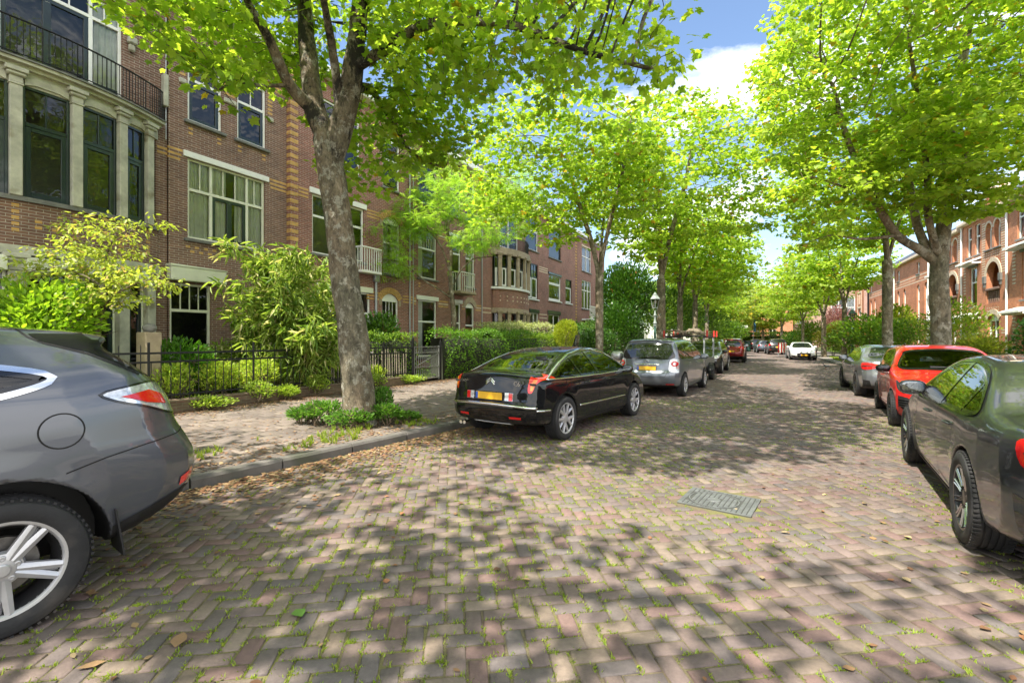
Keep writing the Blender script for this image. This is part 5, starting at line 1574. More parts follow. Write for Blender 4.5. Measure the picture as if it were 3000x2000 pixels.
def sprays(tips, dirs, per, rc, flat, r):
 """leaf positions round twig tips, in flattish layers"""
 n = len(tips)*per
 T = np.repeat(tips, per, 0); G = np.repeat(dirs, per, 0)
 v = r.normal(size=(n, 3)); v /= np.linalg.norm(v, axis=1)[:, None]
 v *= (r.random(n)**(.5))[:, None]
 off = v*np.array([rc, rc, rc*flat])+G*r.uniform(-.3, .5, n)[:, None]*rc
 P = T+off
 D = off*np.array([1, 1, .2])+r.normal(0, .35*rc, (n, 3)); D[:, 2] -= .30*rc
 Nn = r.normal(0, .34, (n, 3)); Nn[:, 2] += 1
 return P, D, Nn
def make_tree(name, label, lines, blobs, natt, R0, bark, leafm, leaf='maple3', lsize=.17, per=10, rc=.38, c1=(.10,.20,.02), c2=(.20,.30,.03), seed=1, step=.32, dk=.55, flat=.35, group='trees lining the street', cat='tree', nmax=14, odd=None, oddp=0., shell=.35, minr=.004, tipcount=2, origin=None, rtip=.006, keep=None, lump=.06, extra=None, lvar=.3, di=2.5):
 r = np.random.default_rng(seed)
 att = sample_blobs(blobs, natt, r, shell)
 if keep is not None: att = att[keep(att)]
 PA, par = colonize(lines, att, step=step, dk=dk, seed=seed, di=di)
 kids, cnt, rad = skeleton_tubes(PA, par, R0, rtip)
 for a, b, rr in colonize.spans:
  if len(rr) == 2: rad[a:b] = np.maximum(rad[a:b] if rr[0] < 0 else 0, np.linspace(abs(rr[0]), rr[1], b-a))
 o0 = Vector(lines[0][1][0])
 root = thing(name, label, cat, o0 if origin is None else origin, 0, group)
 off = np.array(o0)
 nst = sum(len(l[1]) for l in lines)
 tk = bark_mesh('trunk', PA-off, par, kids, cnt, rad, bark, root, nmax=nmax, minr=minr, seed=seed, lump=lump)
 base_n = (PA[:, 2] > lines[0][1][0][2]+1.2)
 tip = np.where((cnt <= tipcount) & base_n & (np.arange(len(PA)) > nst))[0]
 if keep is not None: tip = tip[keep(PA[tip])]
 dirs = PA[tip]-PA[np.maximum(0, par[tip])]; dirs /= np.maximum(1e-9, np.linalg.norm(dirs, axis=1))[:, None]
 P, D, Nn = sprays(PA[tip], dirs, per, rc, flat, r)
 n = len(P)
 cl = np.repeat(r.random(len(tip)), per)
 cols = leaf_cols(n, r, c1, c2, odd, oddp, lvar)*(.8+.4*cl)[:, None]
 sz = lsize*(.6+.65*r.random(n))
 leaf_mesh('crown', P-off, D, Nn, sz, leaf, leafm, cols, root)
 return root, len(tip), n
def bush(name, label, loc, rad, n, leaf, lsize, leafm, c1, c2, seed=1, group=None, cat='shrub', z0=.2, stems=6, shell=.55, lumps=7, up=.4, odd=None, oddp=0., var=.35, twig=None, droop=0., hole=.0):
 """shrub: a few stems and lobed masses of leaves"""
 r = np.random.default_rng(seed)
 root = thing(name, label, cat, (loc[0], loc[1], z0), 0, group)
 rad = np.array(rad, float)
 blobs = []
 for k in range(lumps):
  v = r.normal(size=3); v /= np.linalg.norm(v); v[2] = abs(v[2])*.9-.15
  c = np.array([0, 0, rad[2]])+v*rad*.52
  blobs.append((c, rad*r.uniform(.38, .6)))
 blobs.append((np.array([0, 0, rad[2]]), rad*.72))
 P = sample_blobs(blobs, n, r, shell)
 P = P[P[:, 2] > .03]
 if hole:
  q = noise2(P[:, 0]*2.2+5, P[:, 2]*2.2+P[:, 1]*1.7, seed+2); P = P[q > hole]
 n = len(P)
 mb = MB()
 for k in range(stems):
  a = r.random()*6.28; e = np.array([math.cos(a)*rad[0]*.6, math.sin(a)*rad[1]*.6, rad[2]*r.uniform(1.1, 1.8)])
  b = np.array([math.cos(a)*.08, math.sin(a)*.08, -.05])
  mb.tube(catmull([b, b*.5+e*.35+r.normal(0, .04, 3), e*.7+r.normal(0, .05, 3), e], 3), list(np.linspace(.018, .004, 10)), 5)
  for q in range(4):
   t = r.uniform(.3, .9); p = b+(e-b)*t; f = p+r.normal(0, .35, 3)*rad*.7
   mb.tube([p, (p+f)/2+r.normal(0, .03, 3), f], [.008, .006, .003], 4)
 mb.build('stems', twig or M['twig'], root, smooth=180)
 c = np.array([0, 0, rad[2]*.6])
 D = (P-c)*np.array([1, 1, .6])+r.normal(0, .5, (n, 3))*rad.mean()*.6; D[:, 2] += up*rad[2]-droop
 Nn = r.normal(0, .5, (n, 3)); Nn[:, 2] += .9
 cols = leaf_cols(n, r, c1, c2, odd, oddp, var)
 leaf_mesh('foliage', P, D, Nn, lsize*(.6+.7*r.random(n)), leaf, leafm, cols, root)
 return root
def hedge(name, label, pts, thick, z0, z1, n, lsize, leafm, c1, c2, seed, leaf='leaf', bulge=.12, group=None, cat='hedge', odd=None, oddp=0., var=.35):
 """hedge along a line of points; leaves fill the outer skin"""
 r = np.random.default_rng(seed)
 pts = resample(np.array(pts, float), .3, closed=False)
 o0 = pts[0]
 root = thing(name, label, cat, (o0[0], o0[1], z0), 0, group)
 seg = np.linalg.norm(np.diff(pts, axis=0), axis=1); cum = np.concatenate([[0], np.cumsum(seg)]); Lh = cum[-1]
 def pos(l, side): # l along, side offset
  x = np.interp(l, cum, pts[:, 0]); y = np.interp(l, cum, pts[:, 1])
  i = np.clip(np.searchsorted(cum, l)-1, 0, len(seg)-1); d = np.diff(pts, axis=0)[i]/seg[i][:, None]
  return np.stack([x+d[:, 1]*side, y-d[:, 0]*side], 1), d
 H = z1-z0
 l = r.uniform(-.05, Lh+.05, n); face = r.random(n)
 pf = H/(2*H+thick)
 side = np.where(face < pf, thick/2, np.where(face < 2*pf, -thick/2, r.uniform(-thick/2, thick/2, n)))
 z = np.where(face < 2*pf, r.uniform(0, H, n), H)
 lump = (noise2(l*1.3, z*1.3+side, seed)-.5)*2.6*bulge
 dep = -np.abs(r.normal(0, .07, n))+lump
 ys = np.where(face < pf, side+dep, np.where(face < 2*pf, side-dep, side))
 z = np.where(face >= 2*pf, z+dep+np.clip(r.normal(0, .05, n), -.05, .16), z)
 xy, d = pos(np.clip(l, 0, Lh), ys)
 P = np.column_stack([xy-o0, z])
 out = np.where((face < 2*pf)[:, None], np.column_stack([d[:, 1]*np.sign(side), -d[:, 0]*np.sign(side), np.zeros(n)]), np.array([0, 0, 1.]))
 D = out*.6+r.normal(0, .6, (n, 3)); D[:, 2] += .25
 Nn = r.normal(0, .55, (n, 3))+out*.5; Nn[:, 2] += .6
 cols = leaf_cols(n, r, c1, c2, odd, oddp, var)
 leaf_mesh('foliage', P, D, Nn, lsize*(.6+.7*r.random(n)), leaf, leafm, cols, root)
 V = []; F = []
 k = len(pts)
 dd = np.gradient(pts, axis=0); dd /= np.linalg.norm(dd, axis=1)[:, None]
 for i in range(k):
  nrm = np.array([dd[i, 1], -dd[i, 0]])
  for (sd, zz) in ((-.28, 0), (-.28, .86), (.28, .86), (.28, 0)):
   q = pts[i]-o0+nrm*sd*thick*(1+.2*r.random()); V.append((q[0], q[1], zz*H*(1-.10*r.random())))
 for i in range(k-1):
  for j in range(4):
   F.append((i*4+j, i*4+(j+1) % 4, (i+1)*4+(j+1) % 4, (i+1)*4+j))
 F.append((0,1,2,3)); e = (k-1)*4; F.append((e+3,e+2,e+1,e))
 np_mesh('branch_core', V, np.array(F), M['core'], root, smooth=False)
 return root
def setup_leaf_mats():
 M['leaf_tree'] = leaf_material('leaf_tree', 0, 0, trans=.55, tgain=1.75)
 M['leaf_shrub'] = leaf_material('leaf_shrub', 0, 0, trans=.4, tgain=1.4)
 M['leaf_glossy'] = leaf_material('leaf_glossy', 0, 0, trans=.25, rough=.28, spec=.5)
 M['bark'] = bark_mat('bark', (.235,.20,.15), (.31,.295,.235), darkpos=.60)
 M['bark_light'] = bark_mat('bark_light', (.27,.225,.165), (.345,.31,.24), dark=(.13,.10,.065), scale=3.2, darkpos=.66)
 M['twig'] = mat('twig', (.13,.095,.06), .85, var=.3, scale=20)
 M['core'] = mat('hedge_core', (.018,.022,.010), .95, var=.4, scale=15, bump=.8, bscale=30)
setup_leaf_mats()
def brick_mat(name, c1, c2, mortar, bw=.22, rh=.0625, ms=.006, var=.25, bump=.5):
 m = bpy.data.materials.new(name); m.use_nodes = True
 nt = m.node_tree; N = nt.nodes; L = nt.links; b = _bsdf(m)
 uv = N.new('ShaderNodeUVMap'); uv.uv_map = 'UVMap'
 nz0 = N.new('ShaderNodeTexNoise'); nz0.inputs['Scale'].default_value = 6
 L.new(uv.outputs[0], nz0.inputs['Vector'])
 wob = N.new('ShaderNodeMix'); wob.data_type = 'VECTOR'; wob.inputs[0].default_value = .004
 L.new(uv.outputs[0], wob.inputs[4]); L.new(nz0.outputs['Color'], wob.inputs[5])
 bt = N.new('ShaderNodeTexBrick'); bt.offset = .5; bt.inputs['Scale'].default_value = 1
 bt.inputs['Brick Width'].default_value = bw; bt.inputs['Row Height'].default_value = rh; bt.inputs['Mortar Size'].default_value = ms; bt.inputs['Mortar Smooth'].default_value = .2; bt.inputs['Bias'].default_value = 0
 bt.inputs['Color1'].default_value = (*c1, 1); bt.inputs['Color2'].default_value = (*c2, 1); bt.inputs['Mortar'].default_value = (*mortar, 1)
 L.new(wob.outputs[1], bt.inputs['Vector'])
 nz = N.new('ShaderNodeTexNoise'); nz.inputs['Scale'].default_value = .9; nz.inputs['Detail'].default_value = 9; nz.inputs['Roughness'].default_value = .7
 L.new(uv.outputs[0], nz.inputs['Vector'])
 mr = N.new('ShaderNodeMapRange'); mr.inputs['From Min'].default_value = .3; mr.inputs['From Max'].default_value = .7; mr.inputs['To Min'].default_value = 1-var; mr.inputs['To Max'].default_value = 1+var*.8
 L.new(nz.outputs['Fac'], mr.inputs['Value'])
 n2 = N.new('ShaderNodeTexNoise'); n2.inputs['Scale'].default_value = 14; n2.inputs['Detail'].default_value = 4
 mp2 = N.new('ShaderNodeMapping'); mp2.inputs['Scale'].default_value = (.35, 1.1, 1); L.new(uv.outputs[0], mp2.inputs['Vector']); L.new(mp2.outputs[0], n2.inputs['Vector'])
 m2 = N.new('ShaderNodeMapRange'); m2.inputs['From Min'].default_value = .3; m2.inputs['From Max'].default_value = .7; m2.inputs['To Min'].default_value = .8; m2.inputs['To Max'].default_value = 1.2
 L.new(n2.outputs['Fac'], m2.inputs['Value'])
 mu = N.new('ShaderNodeMath'); mu.operation = 'MULTIPLY'; L.new(mr.outputs[0], mu.inputs[0]); L.new(m2.outputs[0], mu.inputs[1])
 vm = N.new('ShaderNodeVectorMath'); vm.operation = 'SCALE'; L.new(bt.outputs['Color'], vm.inputs[0]); L.new(mu.outputs[0], vm.inputs['Scale'])
 L.new(vm.outputs[0], b.inputs['Base Color']); b.inputs['Roughness'].default_value = .88
 inv = N.new('ShaderNodeMath'); inv.operation = 'SUBTRACT'; inv.inputs[0].default_value = 1; L.new(bt.outputs['Fac'], inv.inputs[1])
 bp = N.new('ShaderNodeBump'); bp.inputs['Strength'].default_value = bump; bp.inputs['Distance'].default_value = .008
 L.new(inv.outputs[0], bp.inputs['Height']); L.new(bp.outputs['Normal'], b.inputs['Normal'])
 return m
def window_glass(name, tint, refl_rough=.015, wav=.035):
 m = glass_mat(name, tint, 1.62, refl_rough)
 nt = m.node_tree; N = nt.nodes; L = nt.links
 gl = [n for n in N if n.type == 'BSDF_GLOSSY'][0]; fr = [n for n in N if n.type == 'FRESNEL'][0]
 tc = N.new('ShaderNodeTexCoord'); nz = N.new('ShaderNodeTexNoise'); nz.inputs['Scale'].default_value = 2.2; nz.inputs['Detail'].default_value = 2
 L.new(tc.outputs['Object'], nz.inputs['Vector'])
 bp = N.new('ShaderNodeBump'); bp.inputs['Strength'].default_value = wav; bp.inputs['Distance'].default_value = .3
 L.new(nz.outputs['Fac'], bp.inputs['Height']); L.new(bp.outputs['Normal'], gl.inputs['Normal'])
 return m
def setup_house_mats():
 M['brick_brown'] = brick_mat('brick_brown', (.225,.118,.080), (.165,.086,.062), (.40,.35,.29))
 M['brick_red'] = brick_mat('brick_red', (.29,.112,.078), (.22,.088,.065), (.42,.36,.30))
 M['brick_orange'] = brick_mat('brick_orange', (.52,.185,.082), (.44,.155,.070), (.50,.33,.22), bump=.25)
 M['brick_pale'] = brick_mat('brick_pale', (.36,.20,.15), (.30,.17,.13), (.45,.38,.32))
 M['yellow_brick'] = brick_mat('yellow_brick', (.64,.38,.10), (.55,.31,.08), (.42,.33,.22), var=.3)
 M['pale_band'] = mat('pale_band', (.62,.50,.36), .8, var=.15, scale=5)
 M['stone'] = mat('stone', (.46,.45,.36), .85, var=.3, scale=3, bump=.25, bscale=40, dirt=((.20,.17,.09), 2.2, .58))
 M['stone_warm'] = mat('stone_warm', (.36,.29,.20), .85, var=.25, scale=4, bump=.25, bscale=40)
 M['stone_sill'] = mat('stone_sill', (.17,.17,.155), .8, var=.3, scale=6, bump=.2, bscale=60)
 M['white_wood'] = mat('white_wood', (.82,.82,.77), .45, var=.07, scale=3, rvar=.1)
 M['cream_wood'] = mat('cream_wood', (.72,.73,.58), .5, var=.08, scale=3, rvar=.1)
 M['green_wood'] = mat('green_wood', (.010,.022,.024), .3, var=.3, scale=5, coat=.3)
 M['pane'] = window_glass('pane', (.93,.95,.94)); M['pane_dark'] = window_glass('pane_dark', (.35,.38,.38))
 M['curtain'] = mat('curtain', (.86,.88,.85), .9, var=.12, scale=4)
 M['inner'] = mat('inner_dark', (.10,.095,.085), .9)
 M['roof'] = mat('roof_slate', (.05,.052,.06), .6, var=.3, scale=8, bump=.3, bscale=30)
 M['iron'] = mat('black_iron', (.012,.013,.013), .45, metal=.3, var=.4, scale=12, bump=.1, bscale=90)
 M['pipe'] = mat('zinc_pipe', (.42,.44,.46), .5, metal=.5)
 M['door_orange'] = mat('door_orange', (.45,.09,.012), .35, coat=.5, var=.1, scale=5)
 M['door_red'] = mat('door_red', (.11,.015,.012), .35, coat=.5)
setup_house_mats()
FA = Vector((-9.0, 12.8, 0)); FTH = math.atan2(.8796, .4756)
def U_(px, y=0.):
 r = ray(px); return (r*12.8+9.0+y*(.8796+.4756*r))/(.4756-.8796*r)
def Z_(px, py, y=0.):
 u = U_(px, y); Y = 12.8+.8796*u+.4756*y; return zat(py, Y)
class House:
 def __init__(s, name, label, loc, rz, cat='house', group=None, wall='brick_brown'):
  s.root = thing(name, label, cat, loc, rz, group); s.wm = M[wall]; s.walls = []; s.trim = {}
 def wall(s, x0, x1, z0, z1, y=0., ops=(), depth=.12, m=None, name='wall', M4=None, uoff=0.):
  mb = MB()
  xs = sorted({x0, x1, *[v for o in ops for v in (o[0], o[1]) if x0 < v < x1]}); zs = sorted({z0, z1, *[v for o in ops for v in (o[2], o[3]) if z0 < v < z1]})
  for a, b in zip(xs[:-1], xs[1:]):
   for c, d in zip(zs[:-1], zs[1:]):
    if any(o[0] <= a+1e-6 and b-1e-6 <= o[1] and o[2] <= c+1e-6 and d-1e-6 <= o[3] for o in ops): continue
    mb.quad((a, y, c), (b, y, c), (b, y, d), (a, y, d), 0, [(a+uoff, c), (b+uoff, c), (b+uoff, d), (a+uoff, d)])
  for o in ops:
   a, b, c, d = o[:4]
   ar = o[4] if len(o) > 4 else 0
   e = y+depth
   mb.quad((a, y, c), (a, e, c), (a, e, d-ar), (a, y, d-ar)); mb.quad((b, e, c), (b, y, c), (b, y, d-ar), (b, e, d-ar))
   mb.quad((a, e, c), (a, y, c), (b, y, c), (b, e, c))
   if not ar: mb.quad((a, y, d), (a, e, d), (b, e, d), (b, y, d))
   else:
    n = 10; w = (b-a)/2; cx = (a+b)/2; rad = (w*w+ar*ar)/(2*ar); cz = d-rad
    pts = []
    t0 = math.asin(w/rad)
    for k in range(n+1):
     t = -t0+2*t0*k/n; pts.append((cx+rad*math.sin(t), cz+rad*math.cos(t)))
    for k in range(n):
     p, q = pts[k], pts[k+1]
     mb.quad((p[0], y, p[1]), (q[0], y, q[1]), (q[0], y, d+.0), (p[0], y, d+.0)) if abs(p[1]-d)+abs(q[1]-d) > 1e-5 else None
     mb.quad((p[0], y, p[1]), (p[0], e, p[1]), (q[0], e, q[1]), (q[0], y, q[1]))
  if M4 is not None: mb.xform(M4)
  if not s.walls: s.walls.append(mb); return None
  return mb.build(name, m or s.wm, s.root)
 def band(s, x0, x1, z, h, y=0., proud=.004, m='yellow_brick'):
  s.trim.setdefault(m, MB()).box(x0, x1, y-proud, y+.05, z, z+h)
 def part(s, name, mb, m, smooth=None): return mb.build(name, m if not isinstance(m, str) else M[m], s.root, smooth=smooth)
 def finish(s):
  w = s.walls[0]; ms = [s.wm]
  for k, mb in s.trim.items():   # coloured courses are part of the wall
   b = len(w.v); w.v += mb.v; w.f += [tuple(i+b for i in f) for f in mb.f]; w.m += [len(ms)]*len(mb.f); w.uv += mb.uv; ms.append(M[k])
  w.build('wall', ms, s.root)
 def win(s, x0, x1, z0, z1, y=0., cols=(), transom=None, top=0, frame='white_wood', sash=None, fw=.065, pane='pane', curtain=None, sill=True, lintel=None, rec=.05, M4=None, sashcols=None, arch=0., panel=0., bars=(), label=None, name='window', lin_h=.16, sillm='stone_sill'):
  """window filling an opening; cols are mullion fractions, transom the height fraction of the cross bar"""
  f = MB(); y0 = y+rec; y1 = y0+.07
  def bar(a, b, c, d, yy0=y0, yy1=y1): f.bbox(a, b, yy0, yy1, c, d, .006)
  zt = z1
  bar(x0, x0+fw, z0, z1-arch); bar(x1-fw, x1, z0, z1-arch); bar(x0+fw, x1-fw, z0, z0+fw)
  if arch:
   f.box(x0+fw, x1-fw, y0, y1, z1-arch-fw, z1-arch)
   n = 10; w = (x1-x0)/2; cx = (x0+x1)/2; rad = (w*w+arch*arch)/(2*arch); cz = z1-rad; t0 = math.asin(w/rad)
   poly = [(x1, z1-arch), (x0, z1-arch)]+[(cx+rad*math.sin(-t0+2*t0*k/n), cz+rad*math.cos(-t0+2*t0*k/n)) for k in range(1, n)]
   f.prism(poly[::-1], y0+.01, y1-.01)
   zt = z1-arch
  else: bar(x0+fw, x1-fw, z1-fw, z1)
  h = zt-z0; ztr = z0+h*transom if transom else None
  if ztr: bar(x0+fw, x1-fw, ztr-.04, ztr+.04)
  for c in cols:
   xc = x0+(x1-x0)*c; bar(xc-.04, xc+.04, z0+fw, (ztr-.04) if ztr else zt-fw)
   if ztr: bar(xc-.035, xc+.035, ztr+.04, zt-fw)
  edges = [x0+fw]+[x0+(x1-x0)*c for c in cols]+[x1-fw]
  if ztr and top:
   for a, b in zip(edges[:-1], edges[1:]):
    nn = max(1, int(round(top*(b-a)/(x1-x0)*max(1, 1)))) if top > 0 else 0
    for k in range(1, nn+1):
     xc = a+(b-a)*k/(nn+1); bar(xc-.014, xc+.014, ztr+.04, zt-fw, y0+.02, y1-.01)
  if panel: bar(x0+fw, x1-fw, z0+fw, z0+fw+panel, y0+.02, y1-.01)
  for (a, b, c, d) in bars: bar(x0+(x1-x0)*a, x0+(x1-x0)*b, z0+(zt-z0)*c, z0+(zt-z0)*d, y0+.015, y1-.01)
  if M4 is not None: f.xform(M4)
  w = f.build(name, M[frame], s.root)
  if label: w['label'] = label
  if sash:
   q = MB(); sw = .085
   zz = (ztr-.04) if ztr else zt-fw
   for i, (a, b) in enumerate(zip(edges[:-1], edges[1:])):
    if sashcols is not None and i not in sashcols: continue
    a2 = a+(0 if i == 0 else .04); b2 = b-(0 if i == len(edges)-2 else .04)
    for (xa, xb, za, zb) in ((a2, a2+sw, z0+fw, zz), (b2-sw, b2, z0+fw, zz), (a2+sw, b2-sw, z0+fw, z0+fw+.09), (a2+sw, b2-sw, zz-sw, zz)):
     q.bbox(xa, xb, y0+.012, y1-.012, za, zb, .005)
   if sashcols is not None:
    xc = (edges[sashcols[0]]+edges[sashcols[0]+1])/2; q.bbox(xc-.07, xc+.07, y0+.011, y1-.011, z0+fw+.09, zz-sw, .005)
   if M4 is not None: q.xform(M4)
   q.build('sash', M[sash], w)
  g = MB(); yg = y0+.045
  g.quad((x0+.02, yg, z0+.02), (x1-.02, yg, z0+.02), (x1-.02, yg, zt-.02), (x0+.02, yg, zt-.02))
  if M4 is not None: g.xform(M4)
  g.build('pane', M[pane], w)
  if curtain:
   for (a, b) in curtain:
    c = MB(); n = max(6, int((b-a)*(x1-x0)/.035)); yc = y0+.11
    xs = [x0+(x1-x0)*(a+(b-a)*k/n) for k in range(n+1)]
    ph = x0*7.3
    yy = [yc+.03*math.sin(k*1.9+ph)+.018*math.sin(k*.83+ph*2) for k in range(n+1)]
    for k in range(n): c.quad((xs[k], yy[k], z0+.03), (xs[k+1], yy[k+1], z0+.03), (xs[k+1], yy[k+1]*.7+yc*.3, zt-.03), (xs[k], yy[k]*.7+yc*.3, zt-.03))
    if M4 is not None: c.xform(M4)
    c.build('curtain', M['curtain'], w, smooth=180)
  if sill:
   q = MB(); q.bbox(x0-.10, x1+.10, y-.09, y+rec, z0-.09, z0-.003, .012)
   if M4 is not None: q.xform(M4)
   q.build('sill', M[sillm], w)
  if lintel:
   q = MB(); q.bbox(x0-.12, x1+.12, y-.05, y+.05, z1+.003, z1+lin_h, .01)
   if M4 is not None: q.xform(M4)
   q.build('lintel', M[lintel], w)
  return w
 def back(s, x0, x1, z0, z1, y, depth=3.0, roof=True):
  """dark rooms behind the windows, side walls and flat roof"""
  mb = MB(); mb.quad((x0, y, z0), (x1, y, z0), (x1, y, z1), (x0, y, z1)); mb.build('inner_wall', M['inner'], s.root)
  mb = MB(); mb.quad((x0, 8, 0), (x0, y+.0, 0), (x0, y, z1), (x0, 8, z1)); mb.quad((x1, y, 0), (x1, 8, 0), (x1, 8, z1), (x1, y, z1)); mb.quad((x1, 8, 0), (x0, 8, 0), (x0, 8, z1), (x1, 8, z1))
  mb.build('side_wall', s.wm, s.root)
  if roof:
   mb = MB(); mb.quad((x0, y-.9, z1-.02), (x1, y-.9, z1-.02), (x1, 8, z1-.02), (x0, 8, z1-.02)); mb.build('roof', M['roof'], s.root)
def facet(p, q):
 """matrix taking x along p->q with origin at p (facade plan coordinates)"""
 d = Vector((q[0]-p[0], q[1]-p[1], 0)); L = d.length; d.normalize()
 return Matrix(((d.x, -d.y, 0, p[0]), (d.y, d.x, 0, p[1]), (0, 0, 1, 0), (0, 0, 0, 1))), L
def poly_slab(mb, V, z0, z1, off=0., ywall=.1):
 """horizontal slab over a bay outline, grown by off"""
 c = Vector((sum(v[0] for v in V)/len(V), ywall))
 n = len(V); P = []
 for i in range(n):
  a = Vector(V[max(0, i-1)]); b = Vector(V[min(n-1, i+1)]); t = (b-a).normalized(); nn = Vector((t.y, -t.x)); P.append(Vector(V[i])+nn*off)
 poly = [(p.x, p.y) for p in P]+[(P[-1].x, ywall), (P[0].x, ywall)]
 mb.prism(poly, z0, z1, plane='xy')
def arc_pts(V, n=5):
 return [tuple(p) for p in catmull([np.array(v) for v in V], n)]
def wall_strip(house, V, z0, z1, m=None, name='bay_wall', y=0):
 mb = MB(); u = 0
 A = arc_pts(V)
 for p, q in zip(A[:-1], A[1:]):
  l = math.hypot(q[0]-p[0], q[1]-p[1])
  mb.quad((p[0], p[1], z0), (q[0], q[1], z0), (q[0], q[1], z1), (p[0], p[1], z1), 0, [(u, z0), (u+l, z0), (u+l, z1), (u, z1)]); u += l
 return mb.build(name, m or house.wm, house.root, smooth=30)
def capital_column(mb, p, z0, z1, w=.17, ang=0.):
 st = len(mb.v)
 mb.bbox(-w/2, w/2, -w/2, w/2, z0, z1-.34, .012)
 mb.bbox(-w/2-.015, w/2+.015, -w/2-.015, w/2+.015, z1-.34, z1-.30, .008)
 mb.bbox(-w/2-.005, w/2+.005, -w/2-.005, w/2+.005, z1-.30, z1-.17, .01)
 mb.bbox(-w/2-.05, w/2+.05, -w/2-.05, w/2+.05, z1-.17, z1-.09, .025)
 mb.bbox(-w/2-.075, w/2+.075, -w/2-.075, w/2+.075, z1-.09, z1, .01)
 mb.xform(Matrix.Translation((p[0], p[1], 0)) @ Matrix.Rotation(ang, 4, 'Z'), st)
def build_house_bay():
 h = House('brick_house', 'brown brick house with curved bay, railed balcony and yellow brick bands, nearest on the left', FA, FTH, wall='brick_brown')
 xl, xr, top = -9.5, U_(840)-.01, 10.75
 xs = U_(493)
 V = [(-5.45,-.03), (-5.0,-.20), (-4.35,-.45), (-3.42,-.60), (-2.47,-.60), (-1.57,-.42), (-.90,-.16), (-.62,-.03)]
 cols = V[1:7]
 w1 = (U_(550), U_(776), Z_(550, 697), Z_(550, 461))
 w2a = (U_(550), U_(650), Z_(550, 352), Z_(550, 150)); w2b = (U_(695), U_(779), w2a[2], w2a[3])
 w0 = (U_(491)+.05, U_(618), Z_(500, 1030)-.1, Z_(500, 826))
 dr = (-4.15, -1.36, 7.33, 9.75)
 bayop = (-5.4, -.64, 0., 7.25)
 h.wall(xl, xs, .0, top, .05, [dr, bayop]); h.wall(xs, xr, 0, top, 0., [w1, w2a, w2b, w0])
 h.back(xl, xr, 0, top, 1.1)
 w = h.win(*w1, cols=(.285, .755), transom=.615, top=5, frame='cream_wood', sash='green_wood', sashcols=(1,), curtain=[(.02,.30),(.33,.50),(.62,.78),(.80,.98)], lintel='white_wood', lin_h=.17, bars=((.51,.545,.03,.60),))
 h.win(*w2a, cols=(), transom=.62, top=1, frame='white_wood', sash='green_wood', pane='pane_dark'); h.win(*w2b, cols=(), transom=.62, top=1, frame='white_wood', sash='green_wood', pane='pane_dark')
 g = h.win(*w0, transom=.62, top=3, frame='cream_wood', pane='pane_dark', sill=True)
 b = MB(); x0, x1 = U_(491)-.03, U_(641)+.08; z0, z1 = Z_(500, 823)+.02, Z_(500, 786)+.05
 b.bbox(x0, x1, -.26, -.002, z0, z1, .012); b.prism([(x0-.02, z1+.003), (x1+.02, z1+.003), (x1+.02, z1+.02), (x0-.02, z1+.06)], -.28, -.0)
 b.bbox(x0+.04, x1-.04, -.265, -.25, z0+.04, z1-.04, .004)
 b.build('awning_box', M['cream_wood'], g)
 zb = Z_(850, 590)
 zl = w1[3]
 for k in range(3):
  h.band(xs, w1[0]-.13-.03*k, zl+.10-k*.125, .0625); h.band(w1[1]+.13+.03*k, xr, zl+.10-k*.125, .0625)
 for k in range(2):
  h.band(-.60, xs, zl+.02-k*.125, .0625, .05)
 for row in range(2):
  z = w1[2]-.27-row*.125
  k = 0; x = w1[0]-.05
  while x < w1[1]+.05:
   h.band(x+(.11 if row else 0), x+.11+(.11 if row else 0), z, .0625); x += .235
 for ww in (w2a, w2b):
  for x in (ww[0]+.02, ww[1]-.13):
   for k in range(2): h.band(x, x+.11, ww[2]-.24-k*.125, .0625)
  for x in (ww[0]-.22, ww[1]+.06):
   z = ww[3]-.1
   while z > ww[2]+1.1: h.band(x, x+.16, z, .0625); z -= .125
   mbq = MB(); mbq.bbox(x-.02, x+.18, -.07, -.002, ww[2]+.93, ww[2]+1.08, .03); mbq.build('corbel', M['stone'], h.root)
 for k in range(2):
  h.band(-.55, xs, 9.75-k*.125, .0625, .05); h.band(xs, w2a[0]-.3, 9.75-k*.125, .0625); h.band(w2b[1]+.3, xr, 9.75-k*.125, .0625)
  h.band(xs+.02, w0[0]-.12, w0[3]+.05-k*.14, .0625)
 e = MB(); e.bbox(xl, xr, -.45, .0, top, top+.16, .02); e.bbox(xl, xr, -.52, -.30, top+.16, top+.30, .02); h.part('cornice', e, 'white_wood')
 r = MB(); r.prism([(-.4, top+.3), (3.2, top+2.9), (8, top+2.9), (8, top+.3)], xl, xr, plane='yz'); h.part('roof', r, 'roof')
 z_s, z_t = 4.52, 6.82
 wall_strip(h, V, 3.52, z_s-.09)
 A = arc_pts(V)
 yb = h.trim['yellow_brick']
 def on_arc(u):
  a = np.array(A); y = np.interp(u, a[:, 0], a[:, 1]); t = np.interp(u+.05, a[:, 0], a[:, 1])-np.interp(u-.05, a[:, 0], a[:, 1]); return y, math.atan2(t, .1)
 def blk(u, z, w=.11):
  y, a = on_arc(u); st = len(yb.v); yb.box(-w/2, w/2, -.006, .03, z, z+.0625); yb.xform(Matrix.Translation((u, y, 0)) @ Matrix.Rotation(a, 4, 'Z'), st)
 for c in cols:
  for k in range(5): blk(c[0], 4.30-k*.125)
 for p, q in zip(cols[:-1], cols[1:]):
  for f in (.36, .64):
   for k in range(2): blk(p[0]+(q[0]-p[0])*f, 4.03-k*.125)
 s = MB(); poly_slab(s, A, z_s-.09, z_s-.0, .07); h.part('bay_sill', s, 'stone_sill')
 cm = MB()
 for i, c in enumerate(cols):
  _, a = on_arc(c[0]); capital_column(cm, c, z_s, z_t+.28, .19, a)
 cm.build('column', M['stone'], h.root)
